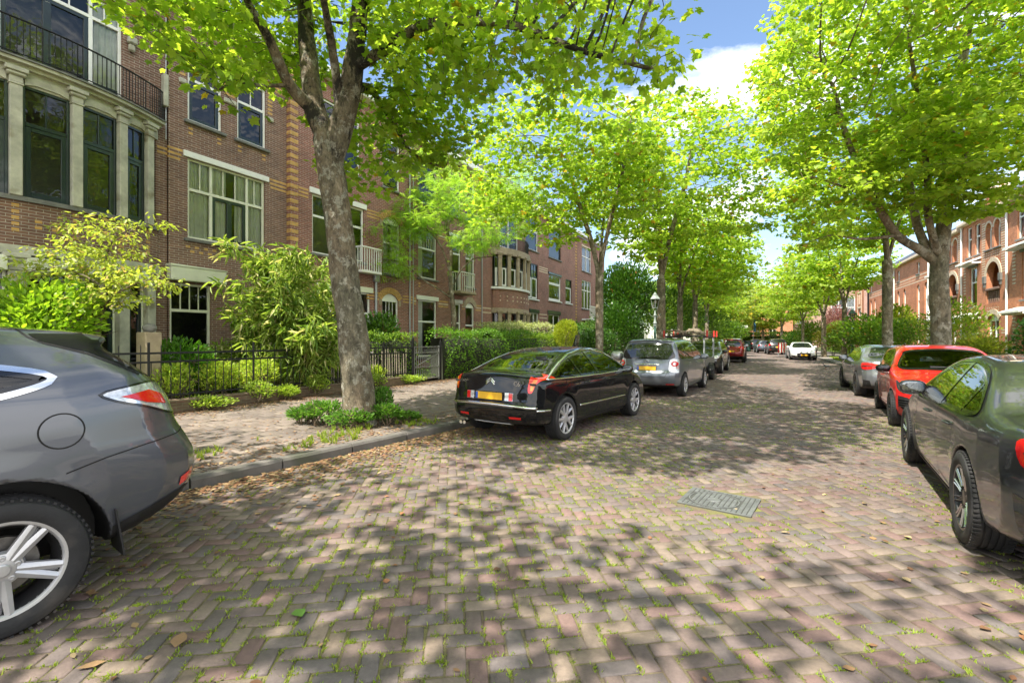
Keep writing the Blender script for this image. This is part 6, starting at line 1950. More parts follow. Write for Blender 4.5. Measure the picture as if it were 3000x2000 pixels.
 for p, q in zip(cols[:-1], cols[1:]):
  M4, L = facet(p, q)
  h.win(.10, L-.10, z_s+.0, z_t, -.02, transom=.66, top=1, frame='green_wood', sash='green_wood', pane='pane', sill=False, rec=.02, M4=M4, fw=.05, name='bay_window', curtain=[(.02,.3)] if q[0] > -1.2 else None)
 lt = MB(); poly_slab(lt, A, z_t, z_t+.30, .0); h.part('bay_lintel', lt, 'stone')
 for p, q in zip(cols[:-1], cols[1:]):
  M4, L = facet(p, q); l2 = MB(); l2.prism([(.13, z_t-.0), (.13, z_t+.12), (L*.3, z_t+.2), (L*.7, z_t+.2), (L-.13, z_t+.12), (L-.13, z_t+.0), (L*.7, z_t+.05), (L*.3, z_t+.05)], -.05, -.003); l2.xform(M4); l2.build('lintel_stone', M['stone'], h.root)
 co = MB(); poly_slab(co, A, z_t+.30, z_t+.37, .10); poly_slab(co, A, z_t+.373, z_t+.44, .20); h.part('bay_cornice', co, 'stone')
 cap = MB(); poly_slab(cap, A, z_t+.442, z_t+.475, .235); h.part('cornice_flashing', cap, 'stone_sill')
 s = MB(); poly_slab(s, A, 3.34, 3.52, .03); h.part('bay_band', s, 'stone')
 cm = MB()
 for c in cols:
  _, a = on_arc(c[0]); capital_column(cm, c, .75, 3.34, .24, a)
 cm.build('column', M['stone'], h.root)
 for p, q in zip(cols[:-1], cols[1:]):
  M4, L = facet(p, q)
  bw = h.win(.13, L-.13, .8, 3.3, -.02, transom=.70, frame='cream_wood', sash='green_wood', pane='pane_dark', sill=False, rec=.02, M4=M4, fw=.05, name='bay_window')
  bx = MB(); bx.bbox(.12, L-.12, -.20, -.025, 2.98, 3.28, .012); bx.bbox(.16, L-.16, -.206, -.19, 3.02, 3.24, .004); bx.xform(M4); bx.build('awning_box', M['cream_wood'], bw)
 wall_strip(h, V, 0., .75, name='bay_plinth')
 zr0 = z_t+.475
 rl = MB(); B = arc_pts([(v[0], v[1]-.10) for v in V[1:]]+[(-.42, .04)])
 rl.tube([(p[0], p[1], zr0+.80) for p in B], .020, 6); rl.tube([(p[0], p[1], zr0+.10) for p in B], .013, 5)
 rs = resample(np.array(B), .135, closed=False)
 for i, p in enumerate(rs): rl.tube([(p[0], p[1], zr0+(.0 if i % 6 == 0 else .10)), (p[0], p[1], zr0+.80)], .009 if i % 6 else .013, 5)
 rl.build('balcony_railing', M['iron'], h.root)
 d = h.win(*dr, y=.05, cols=(.235, .785), transom=.80, top=5, frame='white_wood', sash='green_wood', sashcols=(1,), pane='pane', sill=False, bars=((.495,.53,.02,.79),), curtain=[(.02,.23),(.82,.98)], name='balcony_door')
 pl = MB(); pl.bbox(dr[0]+.07, dr[0]+.62, .12, .15, dr[2]+.06, dr[2]+.42, .006); pl.bbox(dr[1]-.56, dr[1]-.07, .12, .15, dr[2]+.06, dr[2]+.42, .006); pl.build('door_panel', M['green_wood'], d)
 cb = MB(); cb.bbox(-1.28, -1.08, -.10, .045, 9.0, 9.18, .03); cb.bbox(-1.25, -1.12, -.06, .045, 8.82, 9.0, .03); h.part('stone_corbel', cb, 'stone'); cb = MB(); cb.bbox(-.52, -.40, -.12, .045, 7.75, 8.6, .02); h.part('stone_pier', cb, 'stone')
 pot = MB()
 for (x, y) in ((-2.55, -.45), (-1.0, -.10)): pot.lathe([(.0, 0), (.10, 0), (.14, .16), (.12, .16), (.1, .1), (0, .1)], 14, c=(x, y, zr0))
 h.part('flower_pot', pot, 'stone_sill', 40)
 pp = MB(); pp.tube([(xs-.07, -.03, 6.9), (xs-.07, -.03, top)], .012, 6); h.part('cable_pipe', pp, 'pipe')
 h.finish()
def chevron_quoin(h, x, y, z0, z1, w=.30, ret=.22, m='yellow_brick', pitch=.25):
 t = h.trim.setdefault(m, MB()); z = z0
 while z < z1:
  t.box(x-.006, x+w, y-.006, y+.04, z, z+pitch/2)
  t.box(x-.006, x+.03, y+.0405, y+ret, z, z+pitch/2); z += pitch
def build_house_row():
 x0, x1, top, y = U_(840), U_(1200), 10.9, -.18
 h = House('brick_house', 'red brick house with a striped yellow corner and an orange front door under an arch', FA, FTH, wall='brick_red')
 q = lambda a, b, ya, yb: (U_(a, y), U_(b, y), Z_(a, yb, y), Z_(a, ya, y))
 wa = q(915, 1066, 566, 740); wb = q(915, 1066, 300, 455); wb = (wa[0]+.2, wa[1]-.2, 7.9, 10.2)
 ga = (U_(936, y), U_(1085, y), .9, Z_(936, 842, y))
 ar = q(1122, 1171, 628, 800); ar2 = (ar[0], ar[1], 7.9, 10.2, .28)
 do = (U_(1119, y), U_(1167, y), .35, Z_(1119, 858, y), .26)
 h.wall(x0, x1, 0, top, y, [wa, wb, ga, (*ar, .25), ar2, do])
 rt = MB(); rt.quad((x0, .3, 0), (x0, y, 0), (x0, y, top), (x0, .3, top)); h.part('return_wall', rt, h.wm)
 h.back(x0, x1, 0, top, .9)
 h.win(*wa, y=y, cols=(.5,), transom=.64, frame='white_wood', lintel='white_wood', lin_h=.2, pane='pane'); h.win(*wb, y=y, cols=(.5,), transom=.64, frame='white_wood', pane='pane')
 h.win(*ga, y=y, cols=(.5,), transom=.68, frame='white_wood', lintel='cream_wood', lin_h=.22, pane='pane')
 h.win(*ar, y=y, transom=.6, frame='white_wood', arch=.25, curtain=[(.05,.4),(.6,.95)]); h.win(*ar2[:4], y=y, transom=.6, frame='white_wood', arch=.28)
 dz = do[2]+(do[3]-do[2])*.60
 dw = h.win(do[0], do[1], do[2], do[3], y=y, transom=.62, frame='white_wood', arch=.26, sill=False, name='front_door', bars=tuple((a, a+.02, .64, .98) for a in (.3, .5, .7)))
 pd = MB(); pd.bbox(do[0]+.08, do[1]-.08, y+.06, y+.10, do[2]+.05, dz-.02, .01); pd.bbox(do[0]+.16, do[0]+.32, y+.045, y+.06, do[2]+.3, dz-.5, .01); pd.bbox(do[1]-.32, do[1]-.16, y+.045, y+.06, do[2]+.3, dz-.5, .01)
 dl = pd.build('door_leaf', M['door_orange'], dw); hd = MB(); hd.ball((do[0]+.2, y+.03, do[2]+1.0), .035, 8, 6); hd.build('door_handle', M['chrome'], dl)
 for (a, dd) in ((ar, .25), (do, .26), (ar2, .28)):
  k = MB(); w = (a[1]-a[0])/2; cx = (a[0]+a[1])/2; rad = (w*w+dd*dd)/(2*dd); cz = a[3]-rad; t0 = math.asin(w/rad)
  n = 12
  for i in range(n):
   t, t2 = -t0*1.06+2.12*t0*i/n, -t0*1.06+2.12*t0*(i+.86)/n
   P = [(cx+rr*math.sin(tt), cz+rr*math.cos(tt)) for rr, tt in ((rad+.003, t), (rad+.003, t2), (rad+.27, t2), (rad+.27, t))]
   k.prism(P[::-1], y-.012, y+.03)
  k.build('brick_arch', M['yellow_brick'], h.root)
  for x in (a[0]-.17, a[1]+.02):
   s = MB(); s.bbox(x, x+.15, y-.015, y+.05, a[3]-dd-.24, a[3]-dd+.0, .01); s.build('springer_stone', M['stone_warm'], h.root)
 chevron_quoin(h, x0, y, .4, top-.1)
 for z in (wa[3]+.02, ga[3]+.02, 10.3):
  for k in range(3):
   for (a, b) in ((x0+.31, wa[0]-.16), (wa[1]+.16, ar[0]-.2), (ar[1]+.2, x1-.02)): h.band(a, b, z-k*.125, .0625, y)
 cpl = MB(); cpl.bbox(x0, x1, y-.4, .0, top, top+.3, .04); h.part('cornice', cpl, 'white_wood')
 bal = MB()
 bx0, bx1 = U_(1040, y), U_(1095, y); bz = wa[2]-.35
 for k in range(9):
  x = bx0+(bx1-bx0)*k/8; bal.bbox(x-.012, x+.012, y-.40, y-.37, bz, bz+.85, .004)
 bal.bbox(bx0-.03, bx1+.03, y-.42, y-.35, bz+.85, bz+.91, .01); bal.bbox(bx0-.03, bx1+.03, y-.42, y-.003, bz-.10, bz, .01)
 for yy in (y-.28, y-.16): bal.bbox(bx0-.02, bx0+.01, yy-.012, yy+.012, bz, bz+.85, .004); bal.bbox(bx1-.01, bx1+.02, yy-.012, yy+.012, bz, bz+.85, .004)
 bal.bbox(bx1-.02, bx1+.03, y-.35, y-.003, bz+.85, bz+.91, .01); bal.bbox(bx0-.03, bx0+.02, y-.35, y-.003, bz+.85, bz+.91, .01)
 h.part('white_balcony', bal, 'white_wood')
 pi = MB(); pi.tube([(x1-.25, y-.05, .3), (x1-.25, y-.05, top)], .035, 8); pi.tube([(ar[0]-.45, y-.06, .3), (ar[0]-.45, y-.06, do[3]+.4)], .05, 8); pi.bbox(ar[0]-.58, ar[0]-.32, y-.16, y-.003, do[3]+.4, do[3]+.72, .02)
 h.part('rain_pipe', pi, 'pipe', 60)
 h.finish()
 x0, x1 = U_(1200), U_(1410); y = -.05
 h = House('brick_house', 'red brick house behind the feathery tree, white balcony and dark red door', FA, FTH, wall='brick_red')
 q = lambda a, b, ya, yb: (U_(a, y), U_(b, y), Z_(a, yb, y), Z_(a, ya, y))
 a1 = q(1225, 1279, 668, 812); a0 = (a1[0], a1[1], .8, Z_(1225, 877, y)); a2 = (a1[0], a1[1], 7.9, 10.1)
 b1 = q(1318, 1350, 690, 852); b0 = (U_(1322, y), U_(1350, y), .8, Z_(1322, 887, y)); b2 = (b1[0], b1[1], 7.9, 10.1)
 c1 = q(1364, 1390, 716, 840); c0 = (U_(1364, y), U_(1389, y), .4, Z_(1364, 886, y), .2); c2 = (c1[0], c1[1], 7.9, 10.1)
 h.wall(x0, x1, 0, 10.6, y, [a0, a1, a2, b0, b1, b2, c0, c1, c2]); h.back(x0, x1, 0, 10.6, .9)
 for w in (a1, a0): h.win(*w, y=y, transom=.62, frame='white_wood', lintel='white_wood' if w is a0 else None, curtain=[(.05,.35)], lin_h=.2, bars=tuple((k/8, k/8+.012, .64, .97) for k in range(1, 8)) if w is a1 else ())
 h.win(*b0, y=y, transom=.62, frame='white_wood', lintel='white_wood', lin_h=.2); h.win(*b1, y=y, transom=.7, frame='white_wood', sill=False, name='balcony_door', lintel='white_wood')
 h.win(*c1, y=y, transom=.68, frame='white_wood', curtain=[(.5,.95)], bars=tuple((k/5, k/5+.02, .70, .98) for k in range(1, 5)))
 for w in (a2, b2, c2): h.win(*w, y=y, transom=.62, frame='white_wood')
 dw = h.win(c0[0], c0[1], c0[2], c0[3], y=y, transom=.66, frame='white_wood', arch=.2, sill=False, name='front_door')
 pd = MB(); pd.bbox(c0[0]+.08, c0[1]-.08, y+.06, y+.10, c0[2]+.05, c0[2]+(c0[3]-c0[2])*.58, .01); pd.build('door_leaf', M['door_red'], dw)
 k = MB(); k.prism([(c0[0]-.2, c0[3]-.25), (c0[0]-.2, c0[3]+.02), (c0[0]+.2, c0[3]+.30), (c0[1]-.2, c0[3]+.30), (c0[1]+.2, c0[3]+.02), (c0[1]+.2, c0[3]-.25), (c0[1]+.003, c0[3]-.2), (c0[1]-.25, c0[3]+.02), (c0[0]+.25, c0[3]+.02), (c0[0]-.003, c0[3]-.2)][::-1], y-.02, y-.001); k.build('door_arch', M['stone_warm'], h.root)
 for z in (a1[3]+.05, a0[3]+.0, 10.2):
  for kk in range(3):
   for (a, b) in ((x0+.1, a1[0]-.15), (a1[1]+.15, b1[0]-.15), (b1[1]+.1, c1[0]-.1), (c1[1]+.1, x1-.05)):
    if b > a: h.band(a, b, z-kk*.125, .0625, y, m='pale_band' if kk == 1 else 'yellow_brick')
 for w in (a1, c1):
  for x in (w[0]+.03, w[1]-.15):
   for kk in range(2): h.band(x, x+.12, w[2]-.3-kk*.125, .0625, y)
 bal = MB(); bx0, bx1 = b1[0]-.15, b1[1]+.15; bz = b1[2]-.02; yo = y-.75
 for k in range(8):
  x = bx0+(bx1-bx0)*k/7; bal.bbox(x-.012, x+.012, yo-.012, yo+.012, bz, bz+.9, .004)
 for k in range(1, 5):
  yy = y+(yo-y)*k/5; bal.bbox(bx1-.012, bx1+.012, yy-.012, yy+.012, bz, bz+.9, .004); bal.bbox(bx0-.012, bx0+.012, yy-.012, yy+.012, bz, bz+.9, .004)
 bal.bbox(bx0-.03, bx1+.03, yo-.03, yo+.03, bz+.9, bz+.95, .01); bal.bbox(bx1-.03, bx1+.03, yo+.03, y-.003, bz+.9, bz+.95, .01); bal.bbox(bx0-.03, bx0+.03, yo+.03, y-.003, bz+.9, bz+.95, .01)
 h.part('white_balcony', bal, 'white_wood')
 sl = MB(); sl.bbox(bx0-.08, bx1+.08, yo-.08, y-.003, bz-.14, bz-.003, .02); h.part('balcony_floor', sl, 'stone_warm')
 cpl = MB(); cpl.bbox(x0, x1, y-.4, .0, 10.6, 10.9, .04); h.part('cornice', cpl, 'white_wood')
 pi = MB(); pi.tube([(x0+.12, y-.05, .3), (x0+.12, y-.05, 10.6)], .03, 8); pi.tube([(x1-.08, y-.05, .3), (x1-.08, y-.05, 10.6)], .03, 8); h.part('rain_pipe', pi, 'pipe', 60)
 h.finish()
 x0, x1 = U_(1410), U_(1690); y = 0.
 h = House('brick_house', 'red brick house with a rounded two storey stone column bay and black framed windows', FA, FTH, wall='brick_red')
 bu0, bu1 = U_(1440), U_(1536)
 e1 = (U_(1540), U_(1576), Z_(1540, 872), Z_(1540, 765)); e0 = (U_(1553), U_(1577), 1.0, Z_(1553, 915))
 f1 = (U_(1608), U_(1643), Z_(1608, 878), Z_(1608, 802)); f0 = (U_(1606), U_(1640), 1.0, Z_(1606, 920)); g1 = (U_(1657), U_(1675), f1[2], f1[3])
 bz = (bu0+.1, bu1-.1, 0, 6.7)
 e2 = (e1[0], e1[1], 7.7, 9.9); f2 = (f1[0], f1[1], 7.7, 9.9); p2 = (bu0+.9, bu1-.9, 7.2, 9.8)
 h.wall(x0, x1, 0, 10.4, y, [e1, e0, f1, f0, g1, bz, e2, f2, p2]); h.back(x0, x1, 0, 10.4, .9)
 h.win(*e1, cols=(.5,), transom=.62, top=3, frame='green_wood', sash='white_wood', sillm='white_wood'); h.win(*e0, cols=(.5,), frame='white_wood', lintel='green_wood', lin_h=.25)
 h.win(*f1, transom=.68, frame='white_wood', sash='white_wood', lintel='green_wood', sillm='white_wood'); h.win(*f0, cols=(.5,), frame='white_wood', lintel='green_wood', lin_h=.3); h.win(*g1, transom=.68, frame='green_wood', sash='white_wood', sillm='white_wood')
 h.win(*e2, transom=.6, frame='white_wood'); h.win(*f2, transom=.6, frame='green_wood'); h.win(*p2, cols=(.5,), frame='white_wood', sill=False)
 n = 5; cx = (bu0+bu1)/2; hw_ = (bu1-bu0)/2
 V = [(cx+hw_*math.sin(t), -.85*math.cos(t)+.0) for t in np.linspace(-1.5, 1.5, 8)]
 wall_strip(h, V, 3.45, 4.55); A = arc_pts(V)
 for zs in ((.6, 3.15), (4.68, 6.55)):
  cm = MB()
  for c in V[1:-1]:
   capital_column(cm, c, zs[0], zs[1]+.12, .22, math.atan2(-(c[0]-cx)*0, 1)+(c[0]-cx)/hw_*.9)
  cm.build('column', M['stone_warm'], h.root)
  for p, r_ in zip(V[:-1], V[1:]):
   M4, L = facet(p, r_); h.win(.10, L-.10, zs[0], zs[1], 0, transom=.62, frame='green_wood', sash='white_wood', sill=False, rec=.02, M4=M4, fw=.05, name='bay_window')
 s = MB(); poly_slab(s, A, 4.55, 4.68, .10); h.part('bay_sill', s, 'white_wood')
 s = MB(); poly_slab(s, A, 3.15, 3.45, .04); h.part('bay_band', s, 'stone_warm')
 s = MB(); poly_slab(s, A, 6.55, 6.95, .12); h.part('bay_cornice', s, 'stone_warm')
 wall_strip(h, V, 0., .6, name='bay_plinth')
 rl = MB(); rl.tube([(p[0], p[1], 7.75) for p in A], .025, 5); rs = resample(np.array(A), .16, closed=False)
 for p in rs: rl.tube([(p[0], p[1], 6.95), (p[0], p[1], 7.75)], .012, 4)
 h.part('balcony_railing', rl, 'iron')
 for u in np.linspace(bu0+.3, bu1-.3, 9):
  yv = np.interp(u, [a[0] for a in A], [a[1] for a in A])
  for k in range(2): h.trim.setdefault('pale_band', MB()).box(u-.07, u+.07, yv-.012, yv+.03, 3.85+k*.25, 3.92+k*.25)
 for z in (3.35, 3.1):
  for (a, b) in ((x0+.05, bu0-.05), (bu1+.1, e0[0]-.2), (e0[1]+.2, f0[0]-.2)): h.band(a, b, z, .07, y, m='pale_band')
 chevron_quoin(h, x1-.35, y-.01, .4, 10.2, w=.34)
 for k in range(3): h.band(e1[1]+.15, f1[0]-.2, e1[3]-.1-k*.15, .07, y, m='pale_band')
 wl = MB(); xx = U_(1546)
 wl.tube([(xx, -.02, 2.6), (xx, -.25, 2.95), (xx, -.45, 2.9), (xx, -.47, 2.7)], .02, 6); wl.lathe([(0, .05), (.05, .05), (.16, -.08), (.15, -.1), (0, -.02)], 14, c=(xx, -.47, 2.62)); h.part('wall_lamp', wl, 'iron', 40)
 cpl = MB(); cpl.bbox(x0, x1, y-.4, .0, 10.4, 10.7, .04); h.part('cornice', cpl, 'white_wood')
 mr = MB(); mr.prism([(-.1, 10.7), (1.2, 12.4), (6, 12.4), (6, 10.7)], x0, x1, plane='yz'); h.part('roof', mr, 'roof')
 h.finish()
 x0, x1 = U_(1690), U_(1770)
 h = House('brick_house', 'last house of the left row, white railed bay half hidden by the dark tree', FA, FTH, wall='brick_red')
 y = -.02
 w1 = (U_(1704), U_(1731), 4.3, 6.8); w0 = (w1[0], w1[1], .8, 3.0)
 w2 = (w1[0], w1[1], 7.6, 9.7); h.wall(x0, x1, 0, 10.4, y, [w1, w0, w2]); h.back(x0, x1, 0, 10.4, .9); h.win(*w2, y=y, cols=(.5,), transom=.62, frame='white_wood', lintel='pale_band')
 h.win(*w1, y=y, cols=(.33,.66), transom=.65, frame='white_wood'); h.win(*w0, y=y, cols=(.5,), transom=.65, frame='white_wood')
 bal = MB()
 for k in range(14):
  x = w1[0]+(w1[1]-w1[0])*k/13; bal.bbox(x-.03, x+.03, y-.75, y-.72, w1[2]-.9, w1[2]+.1, .006)
 bal.bbox(w1[0]-.05, w1[1]+.05, y-.78, y-.70, w1[2]+.1, w1[2]+.2, .01); bal.bbox(w1[0]-.05, w1[1]+.05, y-.8, y-.003, w1[2]-1.05, w1[2]-.9, .01); h.part('white_balcony', bal, 'white_wood')
 cpl = MB(); cpl.bbox(x0, x1, y-.4, .0, 10.4, 10.7, .04); h.part('cornice', cpl, 'white_wood')
 h.finish()
RA0 = Vector((28.1, 27.0, 0)); RTH = math.atan2(.454, .891)
def build_houses_right():
 """orange brick row on the right; local x runs back towards the camera (south), y away from the street"""
 rz = math.atan2(-.891, -.454)
 def UR(px): # v along +d from RA0, x = -v
  r = ray(px); v = (28.1-r*27.0)/(r*.891-.454); return -v
 def ZR(px, py):
  v = -UR(px); return zat(py, 27.0+.891*v)
 def house(x0, x1, label, top, kind, gable=False):
  h = House('orange_brick_house', label, RA0, rz, wall='brick_orange', group='orange brick houses on the right')
  W = x1-x0
  ops = []; todo = []
  if kind == 'gallery':
   l = x0+W*.30; r_ = x0+W*.74
   lw = 1.7
   log1 = (r_-lw/2, r_+lw/2, 3.75, 6.2, .8); doorarch = (r_-.75, r_+.75, 1.3, 3.1, .35)
   w1 = (l-.55, l+.55, 3.7, 6.2); w0 = (l-.5, l+.5, .8, 2.7); w2 = [(l-1.0, l-.25, 6.95, 8.9), (l+.25, l+1.0, 6.95, 8.9)]
   a2 = [(r_-.95, r_-.15, 7.0, 8.6, .38), (r_+.15, r_+.95, 7.0, 8.6, .38)]
   ops = [log1, doorarch, w1, w0, *w2, *a2]
   h.wall(x0, x1, 0, top, 0, ops, depth=.30)
   h.win(*w1, transom=.62, frame='white_wood', rec=.08, lintel='stone_sill', lin_h=.2); h.win(*w0, transom=.6, frame='white_wood', rec=.08)
   for w in w2: h.win(*w, transom=.6, frame='white_wood', rec=.08)
   for w in a2: h.win(*w[:4], arch=.38, frame='white_wood', rec=.2, pane='pane_dark')
   h.win(*doorarch[:4], arch=.35, cols=(.5,), frame='white_wood', rec=.12, name='arched_window')
   lg = MB(); lg.quad((log1[0]-.3, 1.3, 3.6), (log1[1]+.3, 1.3, 3.6), (log1[1]+.3, 1.3, 6.6), (log1[0]-.3, 1.3, 6.6)); lg.quad((log1[0]-.3, .3, 3.6), (log1[0]-.3, 1.3, 3.6), (log1[0]-.3, 1.3, 6.6), (log1[0]-.3, .3, 6.6)); lg.quad((log1[1]+.3, 1.3, 3.6), (log1[1]+.3, .3, 3.6), (log1[1]+.3, .3, 6.6), (log1[1]+.3, 1.3, 6.6)); lg.quad((log1[0]-.3, .3, 3.7), (log1[1]+.3, .3, 3.7), (log1[1]+.3, 1.3, 3.7), (log1[0]-.3, 1.3, 3.7)); lg.quad((log1[0]-.3, 1.3, 6.6), (log1[1]+.3, 1.3, 6.6), (log1[1]+.3, .3, 6.6), (log1[0]-.3, .3, 6.6)); lg.build('loggia', h.wm, h.root)
   bs = MB(); bs.bbox(log1[0]-.05, log1[1]+.05, -.06, .25, 4.52, 4.66, .02)
   for k in range(7):
    xx = log1[0]+.12+(lw-.24)*k/6; bs.lathe([(.05, 3.76), (.07, 3.95), (.04, 4.15), (.06, 4.45), (.05, 4.52)], 8, c=(xx, .1, 0))
   bs.build('balustrade', M['brick_brown'], h.root)
   for sx in (log1[0]-.32, log1[1]+.02):
    c = MB(); c.prism([(sx, 5.0), (sx+.30, 5.0), (sx+.30, 5.42), (sx, 5.42)], -.10, .0); c.prism([(sx+.08, 4.75), (sx+.22, 4.75), (sx+.27, 4.997), (sx+.03, 4.997)], -.07, .0); c.build('corbel', M['stone_sill'], h.root)
   for (a, dd, wd) in ((log1, .8, .26), (doorarch, .35, .3), (a2[0], .38, .12), (a2[1], .38, .12)):
    k = MB(); w = (a[1]-a[0])/2; cx = (a[0]+a[1])/2; rad = (w*w+dd*dd)/(2*dd); cz = a[3]-rad; t0 = math.asin(min(1, w/rad))
    n = 12
    for i in range(n):
     t, t2 = -t0+2*t0*i/n, -t0+2*t0*(i+1)/n
     P = [(cx+rr*math.sin(tt), cz+rr*math.cos(tt)) for rr, tt in ((rad+.003, t), (rad+.003, t2), (rad+wd, t2), (rad+wd, t))]
     k.prism(P[::-1], -.03, .03)
    k.build('stone_arch', M['pale_band'], h.root)
   z = 5.45
   while z < 8.75:
    for (a, b) in ((r_-1.5, r_-1.02), (r_+1.02, r_+1.5)): h.band(a, b, z, .07, 0, m='pale_band')
    if 6.45 < z < 6.95:
     for k in range(8): h.band(r_-.9+k*.24, r_-.78+k*.24, z, .06, 0, m='pale_band')
    z += .145
   for z in (3.35, 3.5):
    for k in range(6): h.band(r_-.8+k*.28, r_-.65+k*.28, z-.05, .05, 0, m='pale_band')
   for zz in (1.95, 2.1): h.band(r_+1.05, x1-.05, zz, .07, 0, m='pale_band')
   for sx in (l-1.5,):
    z = 4.6
    while z < 6.4: h.band(sx, sx+.34, z, .09, 0, .02, m='pale_band'); z += .19
    z = 1.0
    while z < 2.9: h.band(sx, sx+.34, z, .09, 0, .02, m='pale_band'); z += .19
   for z, yy in ((3.1, .75), (6.55, .55)):   # small awning roofs
    aw = MB(); aw.prism([(-yy, z-.12), (-yy, z-.02), (0, z+.22), (0, z+.10)], l-1.15, l+1.15, plane='yz');
    for k in range(12): aw.bbox(l-1.1+k*.2, l-1.04+k*.2, -yy*.8, -.0, z-.2+.0, z-.1, .01)
    aw.build('bracket_roof', M['white_wood'], h.root)
   pp = MB(); pp.tube([(x0+.2, -.08, 0), (x0+.2, -.08, top)], .055, 8); pp.build('rain_pipe', M['white_wood'], h.root, smooth=60)
   if gable:
    gx = r_
    g = MB(); g.prism([(gx-1.7, top), (gx+1.7, top), (gx+.3, top+1.5), (gx-.3, top+1.5)], .0, .5); g.build('gable', h.wm, h.root)
    for sg in (-1, 1):
     e = MB(); e.prism([(gx+sg*1.85, top-.05), (gx+sg*1.7, top-.05), (gx+sg*.25, top+1.5), (gx+sg*.3, top+1.68)][::sg], -.08, .55); e.build('gable_coping', M['pale_band'], h.root)
  else:
   n = max(2, int(W/1.9))
   for k in range(n):
    x = x0+W*(k+.5)/n
    if k % 3 == 2: continue
    ops += [(x-.36, x+.36, 3.2, 6.3, .3), (x-.36, x+.36, .9, 2.6)]
    if k % 3 == 0: ops.append((x-.4, x+.4, 7.2, 8.2))
   h.wall(x0, x1, 0, top, 0, ops, depth=.25)
   for o in ops:
    h.win(*o[:4], arch=o[4] if len(o) > 4 else 0, transom=.62, frame='white_wood', rec=.1)
   for z in (6.5, 7.0, 2.75): h.band(x0+.02, x1-.02, z, .09, 0, m='pale_band')
   for k in range(int(W/.3)): h.band(x0+.1+k*.3, x0+.22+k*.3, 6.72, .12, 0, m='pale_band')
   pp = MB(); pp.tube([(x1-.15, -.08, 0), (x1-.15, -.08, top)], .05, 8); pp.build('rain_pipe', M['white_wood'], h.root, smooth=60)
  h.back(x0, x1, 0, top, 1.35)
  e = MB(); e.bbox(x0, x1, -.30, .35, top, top+.22, .04); h.part('cornice', e, 'pale_band')
  r = MB(); r.prism([(.3, top+.22), (2.6, top+2.4), (8, top+2.4), (8, top+.22)], x0, x1, plane='yz'); h.part('roof', r, 'roof')
  h.finish(); return h
 house(.95, 8.2, 'orange brick house cut off at the right frame edge behind the ivy hedge', 9.1, 'gallery')
 house(-5.3, .90, 'orange brick house with a deep arched loggia and a pointed gable', 9.1, 'gallery', True)
 house(-11.5, -5.35, 'orange brick house partly hidden by the stout forked maple, arched loggia between pipes', 8.9, 'gallery')
 house(-21.5, -11.55, 'long orange brick house with tall narrow arched windows left of the stout maple', 8.6, 'plain')
 house(-33.0, -21.55, 'orange brick house with plain walls behind the knobbly maple', 8.4, 'plain')
 h = House('orange_brick_house', 'small orange brick pavilion with a pale framed window at the far end of the row', RA0, rz, wall='brick_orange')
 x0, x1 = -38.5, -33.05
 w = (-36.3, -34.9, 3.3, 5.4, .3)
 h.wall(x0, x1, 0, 8.0, -.5, [w], depth=.25); h.win(*w[:4], y=-.5, arch=.3, frame='white_wood', rec=.1)
 f = MB()
 for (a, b, c, d) in ((-36.8, -36.6, 3.2, 7.6), (-34.6, -34.4, 3.2, 7.6), (-36.6, -34.6, 7.4, 7.6), (-36.6, -34.6, 5.5, 5.75), (-36.0, -35.85, 6.0, 7.2), (-35.4, -35.25, 6.0, 7.2)): f.bbox(a, b, -.54, -.497, c, d, .01)
 h.part('pale_surround', f, 'pale_band'); h.back(x0, x1, 0, 8.0, .8); h.finish()
 px0, Y = 2290, 88.
 h = House('pale_brick_house', 'pale pink brick house with a big white window, closing the bend behind the maples', (ray(2268)*86, 86, 0), R(-14), wall='brick_pale')
 ops = [(9.2, 13.0, 4.4, 9.2), (9.4, 12.8, .8, 3.0), (17.5, 19.8, 5.0, 8.4), (2.5, 5.0, 4.4, 8.0)]
 h.wall(0, 24, 0, 11.0, 0, ops)
 for o in ops: h.win(*o, cols=(.33,.66), transom=.6, frame='white_wood', curtain=[(.05,.3),(.7,.95)] if o[3] > 9 else None, fw=.14)
 for z in (3.4, 3.8): h.band(9.0, 13.2, z, .16, 0, m='pale_band')
 h.back(0, 24, 0, 11, 1.2); e = MB(); e.bbox(0, 24, -.4, .3, 11, 11.6, .05); h.part('cornice', e, 'white_wood'); h.finish()
 h = House('orange_brick_house', 'orange brick house low behind the hedge at the bend', (ray(2225)*84, 84, 0), R(-10), wall='brick_orange')
 h.wall(0, 5.5, 0, 7.0, 0, [(1.6, 2.8, 1.2, 3.4)]); h.win(1.6, 2.8, 1.2, 3.4, frame='cream_wood', cols=(.5,)); h.back(0, 5.5, 0, 7, 1.2); h.finish()
 h = House('pale_brick_house', 'pale pink house glimpsed behind the trees left of the bend', (ray(2075)*98, 98, 0), R(-8), wall='brick_pale')
 h.wall(0, 14, 0, 6.5, 0, [(2, 4, 1.5, 4), (7, 9, 1.5, 4)]); h.win(2, 4, 1.5, 4, frame='white_wood', cols=(.5,)); h.win(7, 9, 1.5, 4, frame='white_wood', cols=(.5,)); h.back(0, 14, 0, 6.5, 1.2)
 r = MB(); r.prism([(-.5, 6.5), (3, 9), (8, 9), (8, 6.5)], 0, 14, plane='yz'); h.part('roof', r, 'brick_orange'); h.finish()
